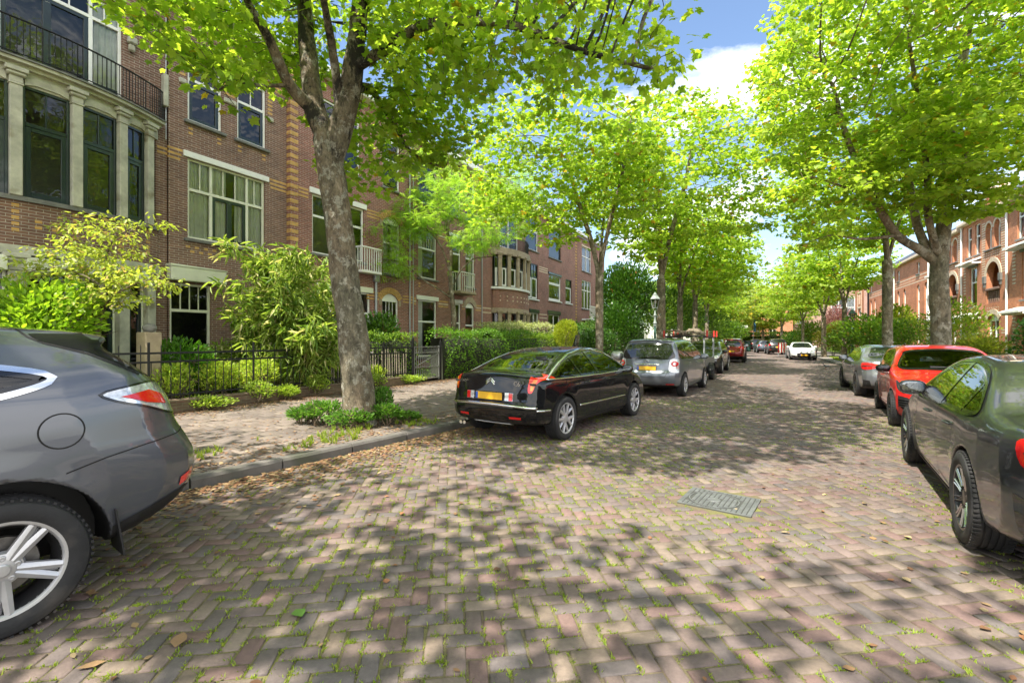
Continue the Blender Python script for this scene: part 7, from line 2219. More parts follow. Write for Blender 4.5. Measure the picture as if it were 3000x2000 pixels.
def build_street():
 M['moss_wall'] = brick_mat('moss_wall', (.16,.10,.07), (.12,.085,.055), (.17,.16,.10), var=.4)
 M['lamp_green'] = mat('lamp_green', (.06,.145,.105), .5, var=.25, scale=10, coat=.2)
 M['lamp_grey'] = mat('lamp_grey', (.24,.28,.265), .5, var=.25, scale=10)
 M['lantern_glass'] = glass_mat('lantern_glass', (.75,.74,.68), 1.5, .05)
 M['weathered'] = mat('weathered_wood', (.30,.255,.19), .85, var=.35, scale=15, bump=.3, bscale=50)
 M['gate_iron'] = mat('gate_iron', (.20,.205,.20), .5, metal=.4, var=.3, scale=12)
 fth = math.atan2(FD[1], FD[0])
 r = random.Random(4)
 def rail(u0, u1, wallm, name, label, group):
  t = thing(name, label, 'fence', (*FP(u0), .12), fth, group)
  L = u1-u0
  f = MB()
  for z, w in ((1.21, .020), (1.035, .020), (.36, .018)): f.bbox(0, L, -w/2, w/2, z-w, z+w, .004)
  n = int(L/.172)
  for k in range(n+1):
   x = k*L/n; hi = 1.33 if k % 2 == 0 else 1.05
   lean = r.uniform(-.006, .006)
   f.tube([(x+lean, 0, .25 if True else 0), (x, 0, hi)], .0085, 6)
   if k % 2 == 0: f.tube([(x, 0, hi), (x+lean, 0, hi+.05)], [.010, .002], 6)
  f.build('railing', M['iron'], t)
  for k in range(int(L/2.1)+1):
   x = min(L, k*2.1); p = MB(); p.bbox(x-.018, x+.018, -.018, .018, .2, 1.42, .004); p.build('post', M['iron'], t)
  return t
 lw = MB(); A, B = FP(-9, -.09), FP(7.0, -.09)
 wt = thing('low_wall', 'low mossy brick wall carrying the iron railing along the left pavement', 'wall', (*FP(-9), .12), fth)
 w = MB(); w.box(0, 16.0, -.10, .12, -.02, .21); w.bbox(0, 16.0, -.115, .135, .2105, .265, .012)
 w.build('brickwork', M['moss_wall'], wt)
 rail(-9, 7.02, True, 'iron_railing', 'black iron railing with alternating bars on the low wall before the gate', 'iron railings')
 g = thing('garden_gate', 'weathered grey iron gate with diagonal brace between railing and clipped hedge', 'gate', (*FP(7.12), .12), fth)
 f = MB(); W = 1.34
 for z in (.12, .52, 1.02, 1.22): f.bbox(.02, W-.02, -.014, .014, z-.014, z+.014, .003)
 for x in (0, W): f.bbox(x-.02, x+.02, -.02, .02, .05, 1.25, .004)
 f.build('gate_frame', M['gate_iron'], g)
 f = MB()
 for k in range(1, 12): f.tube([(W*k/12, 0, .13), (W*k/12, 0, 1.21)], .008, 5)
 f.build('gate_bars', M['gate_iron'], g)
 f = MB(); f.tube([(.03, -.02, .55), (W-.03, -.02, 1.0)], .012, 6); f.build('brace', M['gate_iron'], g)
 for x, hh in ((-.07, 1.62), (W+.09, 1.5)):
  p = MB(); p.bbox(x-.032, x+.032, -.032, .032, -.0, hh-.1, .005); p.tube([(x, 0, hh-.1), (x, 0, hh)], [.03, .004], 6); p.build('gate_post', M['iron'], g)
 t = thing('paling_fence', 'split wooden paling fence standing behind the iron railing beside the gate', 'fence', (*FP(3.9, .22), .2), fth)
 f = MB(); rr = random.Random(9)
 for k in range(30):
  x = k*.105+rr.uniform(-.02, .02); f.tube([(x, 0, 0), (x+rr.uniform(-.03, .03), rr.uniform(-.02, .02), 1.0+rr.uniform(-.12, .12))], [.02, .012], 5)
 f.build('pales', M['weathered'], t)
 f = MB()
 for z in (.3, .8): f.tube([(-.03, -.03, z), (3.15, -.03, z+.02)], .006, 4)
 f.build('wire', M['iron'], t)
 p = at(437, 9.75)
 t = thing('garden_pillar', 'square stone pillar topped by a round stone, behind the railing on the left', 'pillar', (p.x, p.y, .15), fth+.15)
 m = MB(); m.bbox(-.16, .16, -.16, .16, 0, 1.60, .02); m.build('shaft', M['stone_warm'], t)
 m = MB(); m.ball((0.01, 0, 1.69), (.13, .12, .10), 20, 12); m.build('ball', mat('grey_stone', (.22,.22,.21), .85, var=.35, scale=14, bump=.4, bscale=70), t, smooth=180)
 def lamp(label, loc, sc=1., green=True, rz=.3):
  t = thing('street_lamp', label, 'street lamp', loc, rz, 'green street lanterns'); t.scale = (sc, sc, sc)
  pm = M['lamp_green']
  m = MB(); m.lathe([(.13, 0), (.14, .06), (.11, .10), (.10, .55), (.12, .60), (.075, .68), (.058, .75), (.05, 1.6), (.047, 2.02)], 14); m.build('post', pm, t, smooth=40)
  m = MB(); m.lathe([(.055, 2.02), (.075, 2.05), (.06, 2.12), (.085, 2.16), (.05, 2.22), (.04, 2.45), (.07, 2.5), (.035, 2.56), (.03, 2.72)], 14); m.build('collar', M['lamp_grey'] if green else pm, t, smooth=40)
  m = MB()
  for s in (1, -1): m.tube(catmull([(0, 0, 2.46), (s*.10, 0, 2.44), (s*.2, 0, 2.47), (s*.26, 0, 2.54)], 4), .012, 6); m.ball((s*.265, 0, 2.555), .02, 8, 6)
  m.build('ladder_bar', M['lamp_grey'] if green else pm, t, smooth=60)
  def ring(z, w): return [(w/2*math.cos(R(60*k)), w/2*math.sin(R(60*k)), z) for k in range(6)]
  m = MB(); a, b = ring(2.80, .22), ring(3.17, .38)
  for k in range(6): m.quad(a[k], a[(k+1) % 6], b[(k+1) % 6], b[k])
  m.build('lantern_panes', M['lantern_glass'], t)
  m = MB()
  for k in range(6): m.tube([a[k], b[k]], .010, 5)
  m.tube(a+[a[0]], .012, 5); m.tube(b+[b[0]], .014, 5)
  for s in (1, -1): m.tube(catmull([(0, 0, 2.70), (s*.07, 0, 2.72), (s*.11, 0, 2.80)], 4), .012, 5)
  m.build('lantern_frame', M['lamp_grey'] if green else pm, t)
  m = MB(); c, d, e = ring(3.175, .46), ring(3.30, .26), ring(3.33, .20)
  for p_, q in ((c, d), (d, e)):
   for k in range(6): m.quad(p_[k], p_[(k+1) % 6], q[(k+1) % 6], q[k])
  m.add(c, [(5, 4, 3, 2, 1, 0)])
  m.lathe([(.10, 3.33), (.10, 3.37), (.05, 3.40), (.03, 3.44), (.0, 3.48)], 10); m.build('lantern_roof', M['lamp_grey'] if green else pm, t)
  m = MB(); m.lathe([(0, 2.98), (.05, 2.99), (.06, 3.05), (.05, 3.12), (0, 3.14)], 12); m.build('bulb', mat('bulb', (.8, .8, .76), .4), t, smooth=60)
  return t
 p = at(1919, 19.7); lamp('green street lantern by the silver people carrier, in front of a maple trunk', (p.x, p.y, .12), 1.0)
 p = at(2497, 31.5); lamp('dark green street lantern on the right, beside the thin maple', (p.x, p.y, .12), 1.02, False)
 p = at(2072, 48.0); lamp('small distant lantern between the far left maples', (p.x, p.y, .12), 1.05, False)
 hd = 31; f = (math.sin(R(hd)), math.cos(R(hd)))
 t = thing('trailer', 'small trailer with a high rack of weathered planks, parked before the dark estate', 'trailer', (7.4, 19.3, 0), math.atan2(f[1], f[0]))
 gv = M['gate_iron']; red = mat('rack_red', (.5,.03,.02), .5)
 m = MB(); m.bbox(-1.25, 1.25, -.72, .72, .48, .56, .01); m.build('chassis', M['black_plastic'], t)
 m = MB()
 for y in (-.72, .69): m.bbox(-1.25, 1.25, y, y+.03, .56, .86, .005)
 for x in (-1.25, 1.22): m.bbox(x, x+.03, -.69, .69, .56, .86, .005)
 m.build('side_board', gv, t)
 for y in (-.80, .80):
  m = MB(); m.lathe([(.10, -.08), (.17, -.09), (.29, -.085), (.31, -.06), (.31, .06), (.29, .085), (.17, .09), (.10, .08)], 28, axis='y'); o = m.build('wheel', M['rubber'], t, smooth=40); o.location = (-.2, y, .31)
  q = MB(); q.lathe([(0, .0), (.15, .0), (.17, .03)], 20, axis='y'); q2 = q.build('rim', M['alloy'], o, smooth=40); q2.location = (0, .06 if y > 0 else -.06, 0)
  m = MB(); m.lathe([(.37, -.11), (.39, 0), (.37, .11)], 16, axis='y', a0=R(190), a1=R(350)); m.build('mudguard', M['black_plastic'], t, smooth=60).location = (-.2, y, .31)
 for (x, y) in ((-1.2, -.68), (-1.2, .68), (1.2, -.68), (1.2, .68)):
  m = MB(); m.bbox(x-.03, x+.03, y-.03, y+.03, .56, 1.66, .005); m.build('rack_post', M['pipe'], t)
 m = MB()
 for y in (-.7, .7): m.bbox(-1.45, 1.45, y-.025, y+.025, 1.66, 1.71, .005)
 for x in (-1.3, -.4, .5, 1.3): m.bbox(x-.025, x+.025, -.8, .8, 1.711, 1.75, .005)
 m.build('rack_frame', M['black_plastic'], t)
 for (x, y) in ((-1.3, -.8), (-1.3, .8), (.5, -.8), (.5, .8), (1.3, -.8), (1.3, .8)):
  m = MB(); m.bbox(x-.03, x+.03, y-.03, y+.03, 1.70, 1.95, .006); m.build('rack_upright', red, t)
 pk = thing('plank_stack', 'bundle of weathered planks and laths piled on the trailer rack', 'planks', (7.4, 19.3, 1.755), math.atan2(f[1], f[0]))
 rr = random.Random(5)
 for k in range(22):
  y = rr.uniform(-.65, .65); z = .0+.03*(k//5)+.003*k; L = rr.uniform(.8, 1.5); x = rr.uniform(-.5, .3); a = rr.uniform(-.08, .08)
  m = MB(); m.bbox(-L, L, -.07, .07, 0, .024, .004); o = m.build('plank', M['weathered'], pk); o.location = (x, y*.9, z); o.rotation_euler = (0, rr.uniform(-.02, .02), a)
 bx = MB()
 for k in range(4): bx.bbox(-.1+.02*k, .45, -.35+.03*k, .2-.03*k, .17+.032*k, .195+.032*k, .006)
 bx.build('board_pile', M['weathered'], pk)
 p = at(1722, 14.6)
 t = thing('scooter', 'parked scooter with a tall clear windscreen beside the slender maple', 'scooter', (p.x, p.y, .12), R(150))
 sm = paint('scooter_paint', (.16,.02,.02), .2, .3)
 for x in (-.62, .62):
  m = MB(); m.lathe([(.10, -.05), (.2, -.055), (.235, -.02), (.235, .02), (.2, .055), (.10, .05)], 24, axis='y'); o = m.build('wheel', M['rubber'], t, smooth=40); o.location = (x, 0, .235)
  m = MB(); m.lathe([(0, -.03), (.11, -.045), (.12, 0), (.11, .045), (0, .03)], 18, axis='y'); m.build('rim', M['alloy'], o, smooth=50)
 m = MB(); m.bbox(-.85, -.1, -.15, .15, .42, .72, .09); m.bbox(-.15, .42, -.16, .16, .28, .36, .03); m.bbox(.36, .50, -.2, .2, .3, .92, .05); m.bbox(.48, .80, -.09, .09, .46, .56, .04); m.build('body', sm, t, smooth=50)
 m = MB(); m.bbox(-.82, -.12, -.14, .14, .725, .82, .04); m.build('seat', M['seat'], t, smooth=50)
 m = MB(); m.tube([(.55, 0, .25), (.42, 0, .95), (.40, 0, 1.05)], .03, 8); m.tube([(.36, -.32, 1.06), (.42, -.1, 1.05), (.42, .1, 1.05), (.36, .32, 1.06)], .016, 8); m.build('handlebar', M['black_plastic'], t, smooth=60)
 m = MB()
 n = 8
 for i in range(n):
  for j in range(6):
   def P(i_, j_):
    a = (i_/n-.5)*1.1; w = .26-.08*(j_/6)**2; return (.47-.12*(j_/6)-.1*(1-math.cos(a)), w*math.sin(a)*1.9, 1.0+.62*j_/6)
   m.quad(P(i, j), P(i+1, j), P(i+1, j+1), P(i, j+1))
 m.build('windscreen', glass_mat('scooter_screen', (.72,.76,.78), 1.5), t, smooth=180)
 m = MB(); m.bbox(-1.12, -.78, -.18, .18, .86, 1.12, .07); m.build('top_box', M['alloy'], t, smooth=50)
 for s in (1, -1):
  m = MB(); m.tube([(.40, s*.2, 1.06), (.38, s*.3, 1.22)], .006, 5); m.ball((.37, s*.32, 1.26), (.02, .06, .045), 12, 8); m.build('mirror', M['black_plastic'], t, smooth=60)
 def bicycle(label, loc, rz, fm, lean=.12):
  t = thing('bicycle', label, 'bicycle', loc, rz, 'bicycles in the front gardens'); t.rotation_euler = (lean, 0, rz)
  for x in (-.53, .53):
   m = MB(); c = [(.34*math.cos(a), 0, .34*math.sin(a)) for a in np.linspace(0, 2*math.pi, 37)]; m.tube(c, .018, 6, caps=False); o = m.build('wheel', M['rubber'], t, smooth=180); o.location = (x, 0, .36)
   q = MB(); q.tube([(p_[0]*.94, 0, p_[2]*.94) for p_ in c], .010, 5, caps=False)
   for a in np.linspace(0, math.pi, 14)[:-1]: q.tube([(.33*math.cos(a), 0, .33*math.sin(a)), (-.33*math.cos(a), 0, -.33*math.sin(a))], .0015, 3, caps=False)
   q.tube([(0, -.05, 0), (0, .05, 0)], .02, 8); q.build('rim', M['alloy'], o)
  m = MB()
  for a, b in (((-.53,0,.36),(-.12,0,.34)),((-.12,0,.34),(-.26,0,.85)),((-.24,0,.78),(.36,0,.82)),((-.12,0,.34),(.38,0,.74)),((-.53,0,.36),(-.24,0,.76)),((.53,0,.36),(.35,0,.95))): m.tube([a, b], .016, 6)
  m.build('frame', fm, t, smooth=60)
  m = MB(); m.bbox(-.40, -.14, -.08, .08, .90, .96, .03); m.build('saddle', M['seat'], t, smooth=60)
  m = MB(); m.tube(catmull([(.15, -.28, 1.02), (.30, -.24, 1.04), (.35, -.05, 1.0), (.35, .05, 1.0), (.30, .24, 1.04), (.15, .28, 1.02)], 4), .012, 6); m.build('handlebar', M['alloy'], t, smooth=60)
  m = MB(); m.bbox(-.80, -.30, -.06, .06, .74, .76, .005); m.tube([(-.53, .05, .36), (-.72, .05, .74)], .006, 4); m.tube([(-.53, -.05, .36), (-.72, -.05, .74)], .006, 4); m.build('carrier', M['iron'], t)
  for k, sd in enumerate((1, -1)):
   m = MB(); m.bbox(-.16, -.02, sd*.07-.03, sd*.07+.03, .34-.13*sd-.01, .34-.13*sd+.012, .004); m.build('pedal', M['black_plastic'], t)
  return t
 P = FP(5.2, .6); bicycle('grey bicycle standing behind the railing and paling, just before the gate', (*P, .2), fth+.2, M['gate_iron'])
 P = FP(.6, 2.6); bicycle('dark bicycle parked at the bay house front below the bamboo', (*P, .2), fth-.1, M['black_plastic'], -.1)
 build_pigeon(17.0, 25.3)
 for (s0, s1, lab) in ((15.5, 24.5, 'black iron garden railing under the ivy hedge on the right'), (24.6, 44, 'long low iron railing along the right gardens behind the maples')):
  t = thing('iron_railing', lab, 'fence', (*SP(s0, RW(s0)+3.45), .12), 0, 'iron railings')
  o0 = SP(s0, RW(s0)+3.45)
  f = MB(); S = np.arange(s0, s1, .16); P = [(SP(s, RW(s)+3.45)[0]-o0[0], SP(s, RW(s)+3.45)[1]-o0[1]) for s in S]
  for z in (.95, .80, .15): f.tube([(x, y, z) for x, y in P[::4]]+[(*P[-1], z)], .013, 4)
  for k, (x, y) in enumerate(P): f.tube([(x, y, 0), (x, y, 1.08 if k % 2 else .96)], .009, 4)
  f.build('railing', M['iron'], t)
  k = MB(); Q = P[::6]+[P[-1]]
  for a, b in zip(Q[:-1], Q[1:]):
   M4, L = facet(a, b); st = len(k.v); k.box(0, L, -.08, .08, 0, .1); k.xform(M4, st)
  k.build('kerb_course', M['stone'], t)
 p = at(2170, 66); t = thing('sign_post', 'white street sign on a thin grey post before the hedge at the bend', 'sign', (p.x, p.y, .12), -.3)
 m = MB(); m.tube([(0, 0, 0), (0, 0, 3.6)], .05, 8); m.build('post', M['pipe'], t)
 m = MB(); m.bbox(-.9, .9, -.03, .03, 3.1, 3.45, .01); m.build('sign_board', M['white_wood'], t)
 p = at(2207, 70); t = thing('banner', 'narrow blue banner hanging on a pole at the bend', 'banner', (p.x, p.y, .12), -.3)
 m = MB(); m.tube([(0, 0, 0), (0, 0, 4.9)], .04, 8); m.build('pole', M['pipe'], t)
 m = MB(); m.bbox(.05, .35, -.012, .012, 2.6, 4.8, .004); m.build('cloth', mat('blue_cloth', (.08,.25,.55), .8), t)
 p = at(2184, 62); t = thing('waste_container', 'dark green waste container at the kerb by the bend', 'container', (p.x, p.y, .0), -.4)
 m = MB(); m.bbox(-.6, .6, -.5, .5, .05, 1.25, .06); m.build('bin_body', mat('bin_green', (.015,.06,.045), .5), t); m = MB(); m.bbox(-.63, .63, -.53, .53, 1.255, 1.4, .06); m.build('lid', M['black_plastic'], t)
 p = at(2291, 44.5); t = thing('barrier_board', 'red and white striped board behind the white coupe', 'barrier', (p.x, p.y, 0), .1)
 for k in range(6):
  m = MB(); m.bbox(-.4+.135*k, -.4+.135*k+.133, -.02, .02, .35, 1.3, .004); m.build('stripe_panel', M['white_wood'] if k % 2 else mat('barrier_red', (.55,.03,.02), .5) if k == 0 else bpy.data.materials['barrier_red'], t)
 for x in (-.35, .35):
  m = MB(); m.bbox(x-.03, x+.03, .025, .06, 0, 1.2, .004); m.build('leg', M['pipe'], t)
def build_pigeon(x, y):
 t = thing('pigeon', 'small grey pigeon standing on the road near the right kerb', 'pigeon', (x, y, 0), R(160))
 m = MB()
 sec = [(-.20,.155,.012,.006),(-.15,.160,.03,.012),(-.10,.165,.045,.03),(-.04,.165,.062,.055),(.02,.165,.068,.066),(.07,.18,.058,.058),(.105,.215,.04,.042),(.12,.25,.03,.03),(.13,.275,.027,.027),(.15,.285,.024,.024),(.168,.282,.012,.012),(.185,.276,.005,.005),(.195,.272,.001,.001)]
 n = 12; V = []; F = []
 for (cx, cz, ry, rz) in sec:
  for k in range(n):
   a = 2*math.pi*k/n; V.append((cx, ry*math.cos(a), cz+rz*math.sin(a)))
 for i in range(len(sec)-1):
  for k in range(n): F.append((i*n+k, i*n+(k+1) % n, (i+1)*n+(k+1) % n, (i+1)*n+k))
 F.append(tuple(range(n-1, -1, -1)))
 m.add(V, F); m.build('body', mat('pigeon_grey', (.13,.14,.16), .7, var=.4, scale=12), t, smooth=180)
 for s in (1, -1):
  w = MB(); w.ball((-.04, s*.055, .175), (.12, .018, .045), 14, 8); w.build('wing', mat('wing_grey', (.20,.21,.23), .7) if s > 0 else bpy.data.materials['wing_grey'], t, smooth=180)
  l = MB(); l.tube([(.02, s*.025, .12), (.015, s*.025, .05), (.02, s*.025, .008)], .006, 6)
  for a in (-.5, 0, .5): l.tube([(.02, s*.025, .006), (.02+.035*math.cos(a), s*.025+.035*math.sin(a), .004)], .004, 5)
  l.build('leg', mat('pigeon_pink', (.35,.10,.08), .6) if s > 0 else bpy.data.materials['pigeon_pink'], t)
  e = MB(); e.ball((.145, s*.022, .289), .005, 8, 6); e.build('eye', mat('pigeon_eye', (.5,.12,.02), .2) if s > 0 else bpy.data.materials['pigeon_eye'], t)
def pxp(px, py, Y): return (ray(px)*Y, Y, zat(py, Y))
LIME1, LIME2 = (.15,.26,.028), (.335,.435,.055)
def build_trees():
 lt = M['leaf_tree']
 tips = {}
 Y0 = 8.24
 b = pxp(1060, 1245, Y0)
 trunk = [(b[0], b[1], .10), pxp(1052, 1150, 8.2), pxp(1035, 1000, 8.15), pxp(1008, 780, 8.1), pxp(985, 600, 8.05), pxp(965, 480, 8.0), pxp(955, 400, 8.0)]
 l1 = [pxp(955, 400, 8.0), pxp(925, 330, 8.0), pxp(905, 180, 8.1), pxp(895, 60, 8.2), pxp(880, -80, 8.3), pxp(850, -260, 8.2)]
 l2 = [pxp(965, 480, 8.0), pxp(1010, 330, 7.9), pxp(1035, 200, 7.8), pxp(1050, 60, 7.7), pxp(1070, -120, 7.5), pxp(1120, -330, 7.2)]
 l3 = [pxp(925, 330, 8.0), pxp(850, 250, 7.7), pxp(790, 120, 7.3), pxp(745, 40, 7.0), pxp(690, -60, 6.6)]
 l4 = [pxp(1035, 200, 7.8), pxp(1120, 150, 7.5), pxp(1230, 80, 7.2), pxp(1360, 62, 6.9), pxp(1530, 82, 6.7), pxp(1640, 125, 6.6), pxp(1760, 165, 6.5), pxp(1900, 200, 6.4)]
 l5 = [pxp(1020, 280, 7.85), pxp(1075, 255, 8.2), pxp(1120, 310, 8.8), pxp(1160, 370, 9.2), pxp(1190, 430, 9.5), pxp(1240, 470, 9.8), pxp(1300, 490, 10.1)]
 l6 = [pxp(905, 180, 8.1), pxp(860, 100, 9.2), pxp(830, 20, 10.2)]
 l7 = [pxp(1000, 340, 7.9), pxp(970, 120, 7.4), pxp(945, -20, 6.8), pxp(930, -160, 6.0)]
 l8 = [pxp(850, 250, 7.7), pxp(760, 250, 7.4), pxp(690, 240, 7.2), pxp(640, 265, 7.0)]
 lines = [(None, trunk, .25, .215), (1, l1, .185, .07), (1, l2, .205, .07), (1, l3, .11, .035), (1, l4, .095, .03), (1, l5, .075, .025), (1, l6, .09, .03), (1, l7, .09, .03), (1, l8, .035, .015)]
 bl = [((-2.4, 8.6, 9.6), (4.2, 3.4, 2.0), .40), (pxp(620, 60, 7.2), (1.4, 1.1, .7), 2.0), (pxp(800, 150, 8.8), (1.3, 1.0, .9), 1.8), (pxp(500, 0, 6.6), (1.2, 1.0, .6), 2.0),
          (pxp(760, 270, 7.2), (.75, .7, .42), 3), (pxp(1200, 120, 7.6), (1.3, 1.1, .95), 2.2), (pxp(1450, 120, 7.0), (1.15, .9, .62), 2.8), (pxp(1700, 90, 6.5), (1.25, .9, .65), 2.6), (pxp(1920, 160, 6.4), (.75, .7, .42), 3.2),
          (pxp(1170, 400, 9.2), (1.15, 1.0, .75), 2.5), (pxp(1300, 330, 9.0), (1.1, 1.0, .8), 2.5), (pxp(1090, 520, 9.3), (.7, .6, .5), 2.5), (pxp(1560, 230, 8.0), (.9, .8, .5), 2.2),
          ((-4.4, 6.4, 8.2), (2.4, 2.2, 1.2), .8), ((.6, 7.0, 8.6), (3.0, 2.4, 1.4), .7), ((-2.2, 3.9, 8.9), (3.4, 2.1, 1.0), 1.5), ((.9, 5.2, 8.3), (2.5, 1.7, .9), 1.1), ((3.2, 7.4, 8.7), (1.6, 1.7, .8), 1.1), ((1.4, 10.2, 10.2), (2.4, 2.4, 1.8), .5)]
 def keepA(p):   # open sky over the middle of the street
  px = 1500+FOC*p[:, 0]/np.maximum(.5, p[:, 1]); py = HZ-FOC*(p[:, 2]-CAMH)/np.maximum(.5, p[:, 1])
  low = (p[:, 2] < 5.0)
  house = (px < 900) & (py > 420)
  return ~(house & (p[:, 1] > 3)) & ~((px > 2010) & (px < 2290) & (py > -60) & (py < 560)) & (p[:, 2] > 3.6) & ~((px > 720) & (px < 1080) & (py > 10) & (p[:, 1] < 8.3-.0022*np.clip(980-px, 0, 400)) & (p[:, 1] > 2)) & ~((px < 330) & (py > 60) & (p[:, 1] > 3))
 root, nt_, nl = make_tree('maple_tree', 'big leaning maple on the left pavement with a lichen patched forked trunk', lines, bl, 5000, .200, M['bark'], lt, 'maple', .145, 12, .38, LIME1, LIME2, seed=11, step=.24, dk=.33, nmax=22, keep=keepA, odd=(.30,.24,.02), oddp=.015, tipcount=2, minr=.004, lump=.09, flat=.30)
 tips['A'] = (nt_, nl)
 x0, y0 = SP(-8.5, -1.3)
 def keep0(p): return (p[:, 1] < .6*np.abs(p[:, 0])-1.2) | (p[:, 1] < 0)
 bl0 = [((x0+.8, y0, 8.6), (5.4, 5.0, 2.6)), ((-4.2, -1.4, 8.2), (3.2, 2.4, 1.6), 1.0), ((-1.0, -.9, 8.8), (2.6, 1.8, 1.2), .9)]
 make_tree('maple_tree', 'maple standing beside the camera, its shade dappling the near road', [(None, [(x0, y0, .1), (x0, y0, 3.), (x0+.1, y0, 5.)]), (1, [(x0+.1, y0, 5.), (x0+1.5, y0+.5, 7), (x0+4, y0+.6, 8.4), (x0+6.5, y0+.3, 8.8)]), (1, [(x0+.1, y0, 5.), (x0-1, y0+1, 7), (x0-1.5, y0+1.5, 9)]), (1, [(x0+.1, y0, 5.), (x0+.5, y0-1.5, 7), (x0+1., y0-2.5, 9)])], bl0, 850, .28, M['bark'], lt, 'maple3', .19, 9, .46, LIME1, LIME2, seed=15, step=.34, dk=.55, keep=keep0, minr=.008)
 Y1 = 14.2
 b = pxp(2757, 1155, Y1)
 tr = [(b[0], b[1], .08), pxp(2757, 1000, Y1), pxp(2752, 860, Y1), pxp(2752, 760, Y1)]
 A1 = [pxp(2752, 760, Y1), pxp(2768, 640, Y1), pxp(2772, 500, Y1), pxp(2790, 330, 14.0), pxp(2830, 130, 13.8), pxp(2850, -60, 13.6)]
 A2 = [pxp(2745, 770, Y1), pxp(2700, 735, Y1), pxp(2630, 690, 13.9), pxp(2570, 600, 13.6), pxp(2520, 500, 13.4), pxp(2480, 400, 13.2), pxp(2440, 250, 13.0)]
 A3 = [pxp(2725, 750, Y1), pxp(2690, 670, 14.4), pxp(2670, 560, 14.6), pxp(2640, 420, 14.8), pxp(2600, 250, 15.0)]
 A4 = [pxp(2752, 760, Y1), pxp(2720, 640, 13.8), pxp(2715, 500, 13.5), pxp(2690, 300, 13.0), pxp(2660, 100, 12.5)]
 A5 = [pxp(2770, 560, Y1), pxp(2850, 420, 13.5), pxp(2950, 330, 12.8), pxp(3080, 250, 12.0)]
 A6 = [pxp(2560, 585, 13.6), pxp(2450, 540, 13.0), pxp(2370, 520, 12.7), pxp(2290, 560, 12.5)]
 A7 = [pxp(2630, 690, 13.9), pxp(2520, 700, 13.6), pxp(2430, 690, 13.4), pxp(2350, 720, 13.2)]
 bl = [((11.8, 13.8, 10.6), (5.6, 5.2, 3.9), 1.), (pxp(2330, 330, 13), (1.3, 1.6, 1.4), 1.6), (pxp(2420, 560, 13), (1.5, 1.6, .8), 1.5), (pxp(2360, 180, 12.5), (1.2, 1.5, 1.2), 1.6), (pxp(2880, 380, 11.5), (2.2, 2.0, 1.7), 1.4), (pxp(2700, 480, 12.6), (2.2, 1.8, 1.0), 1.2), (pxp(2980, 560, 12), (1.3, 1.5, .7), 1.), ((9.6, 9.6, 9.6), (2.6, 2.2, 1.3), 1.1), ((13.5, 9.6, 10.2), (3.2, 2.5, 1.6), 1.0)]
 def keepB(p):
  px = 1500+FOC*p[:, 0]/np.maximum(.5, p[:, 1]); py = HZ-FOC*(p[:, 2]-CAMH)/np.maximum(.5, p[:, 1])
  lim = np.where(py < 150, 2300, np.where(py < 500, 2235, 2180))
  return (px > lim-40*noise2(py/60., px*0, 4)) & (py < 735) & ~((px > 2800) & (py > 650))
 root, nt_, nl = make_tree('maple_tree', 'stout grey maple rising behind the red hatchback, trunk forking low', [(None, tr, .235, .225), (1, A1, .19, .07), (1, A2, .135, .045), (1, A3, .12, .04), (1, A4, .11, .04), (1, A5, .10, .03), (1, A6, .045, .015), (1, A7, .05, .015)], bl, 3600, .27, M['bark_light'], lt, 'maple3', .155, 24, .50, (.16,.27,.028), (.35,.45,.055), seed=12, step=.32, dk=.48, nmax=20, keep=keepB, flat=.24, odd=(.36,.26,.03), oddp=.03, minr=.006, lump=.08)
 tips['B'] = (nt_, nl)
 def street_tree(label, base, H, crown, R0, seed, natt=1300, lsize=.17, per=19, rc=.48, flat=.26, c1=LIME1, c2=LIME2, fork=None, kp=None, bark='bark_light', leaf='maple3', odd=(.34,.22,.03), oddp=.03, step=.36, dk=.6, name='maple_tree', lean=(0, 0), cat='tree'):
  x, y = base
  fz = fork or H*.38
  lx, ly = lean
  t0 = [(x, y, .08), (x+lx*.25, y+ly*.2, fz*.5), (x+lx*.5, y+ly*.5, fz)]
  r = np.random.default_rng(seed)
  a0 = r.random()*6.28
  ls = [(None, t0)]
  for k in range(3):
   a = a0+k*2.1+r.normal(0, .25); q = .55+.25*r.random()
   ls.append((1, [t0[-1], (x+lx*.6+math.cos(a)*q*.5, y+ly*.6+math.sin(a)*q*.5, fz+(H-fz)*.22), (x+lx+math.cos(a)*q*1.4, y+ly+math.sin(a)*q*1.4, fz+(H-fz)*.52), (x+lx+math.cos(a)*q*1.9, y+ly+math.sin(a)*q*1.9, fz+(H-fz)*.78)]))
  return make_tree(name, label, ls, crown, natt, R0, M[bark], lt, leaf, lsize, per, rc, c1, c2, seed=seed, step=step, dk=dk, flat=flat, odd=odd, oddp=oddp, keep=kp, nmax=12, minr=.008, cat=cat)[0]
 def below(pymin, pymax=2000, xl=-1e9, xr=1e9):
  def f(p):
   px = 1500+FOC*p[:, 0]/p[:, 1]; py = HZ-FOC*(p[:, 2]-CAMH)/p[:, 1]
   return (py < pymax) & (px > xl) & (px < xr)
  return f
 Y3 = 15.3
 street_tree('slender maple behind the black fastback roof, trunk splitting into two stems', (ray(1756)*Y3, Y3), 9.6, [((1.6, 15.0, 7.4), (3.3, 3.2, 2.2)), ((-.6, 15.2, 6.9), (2.6, 2.0, 1.7), 1.7), ((3.2, 14.8, 6.6), (2.4, 2.2, 1.5), 1.2), (pxp(1480, 560, 16.2), (1.7, 1.3, 1.2), 3.2), (pxp(1620, 660, 16), (1.4, 1.2, .8), 3.2), (pxp(1540, 440, 16), (1.6, 1.3, 1.0), 2.6), (pxp(1700, 560, 16), (1.2, 1.2, 1.0), 2.4)], .125, 21, natt=4200, lsize=.155, kp=below(0, 745, 1370), fork=3.7)
 Y4 = 22.
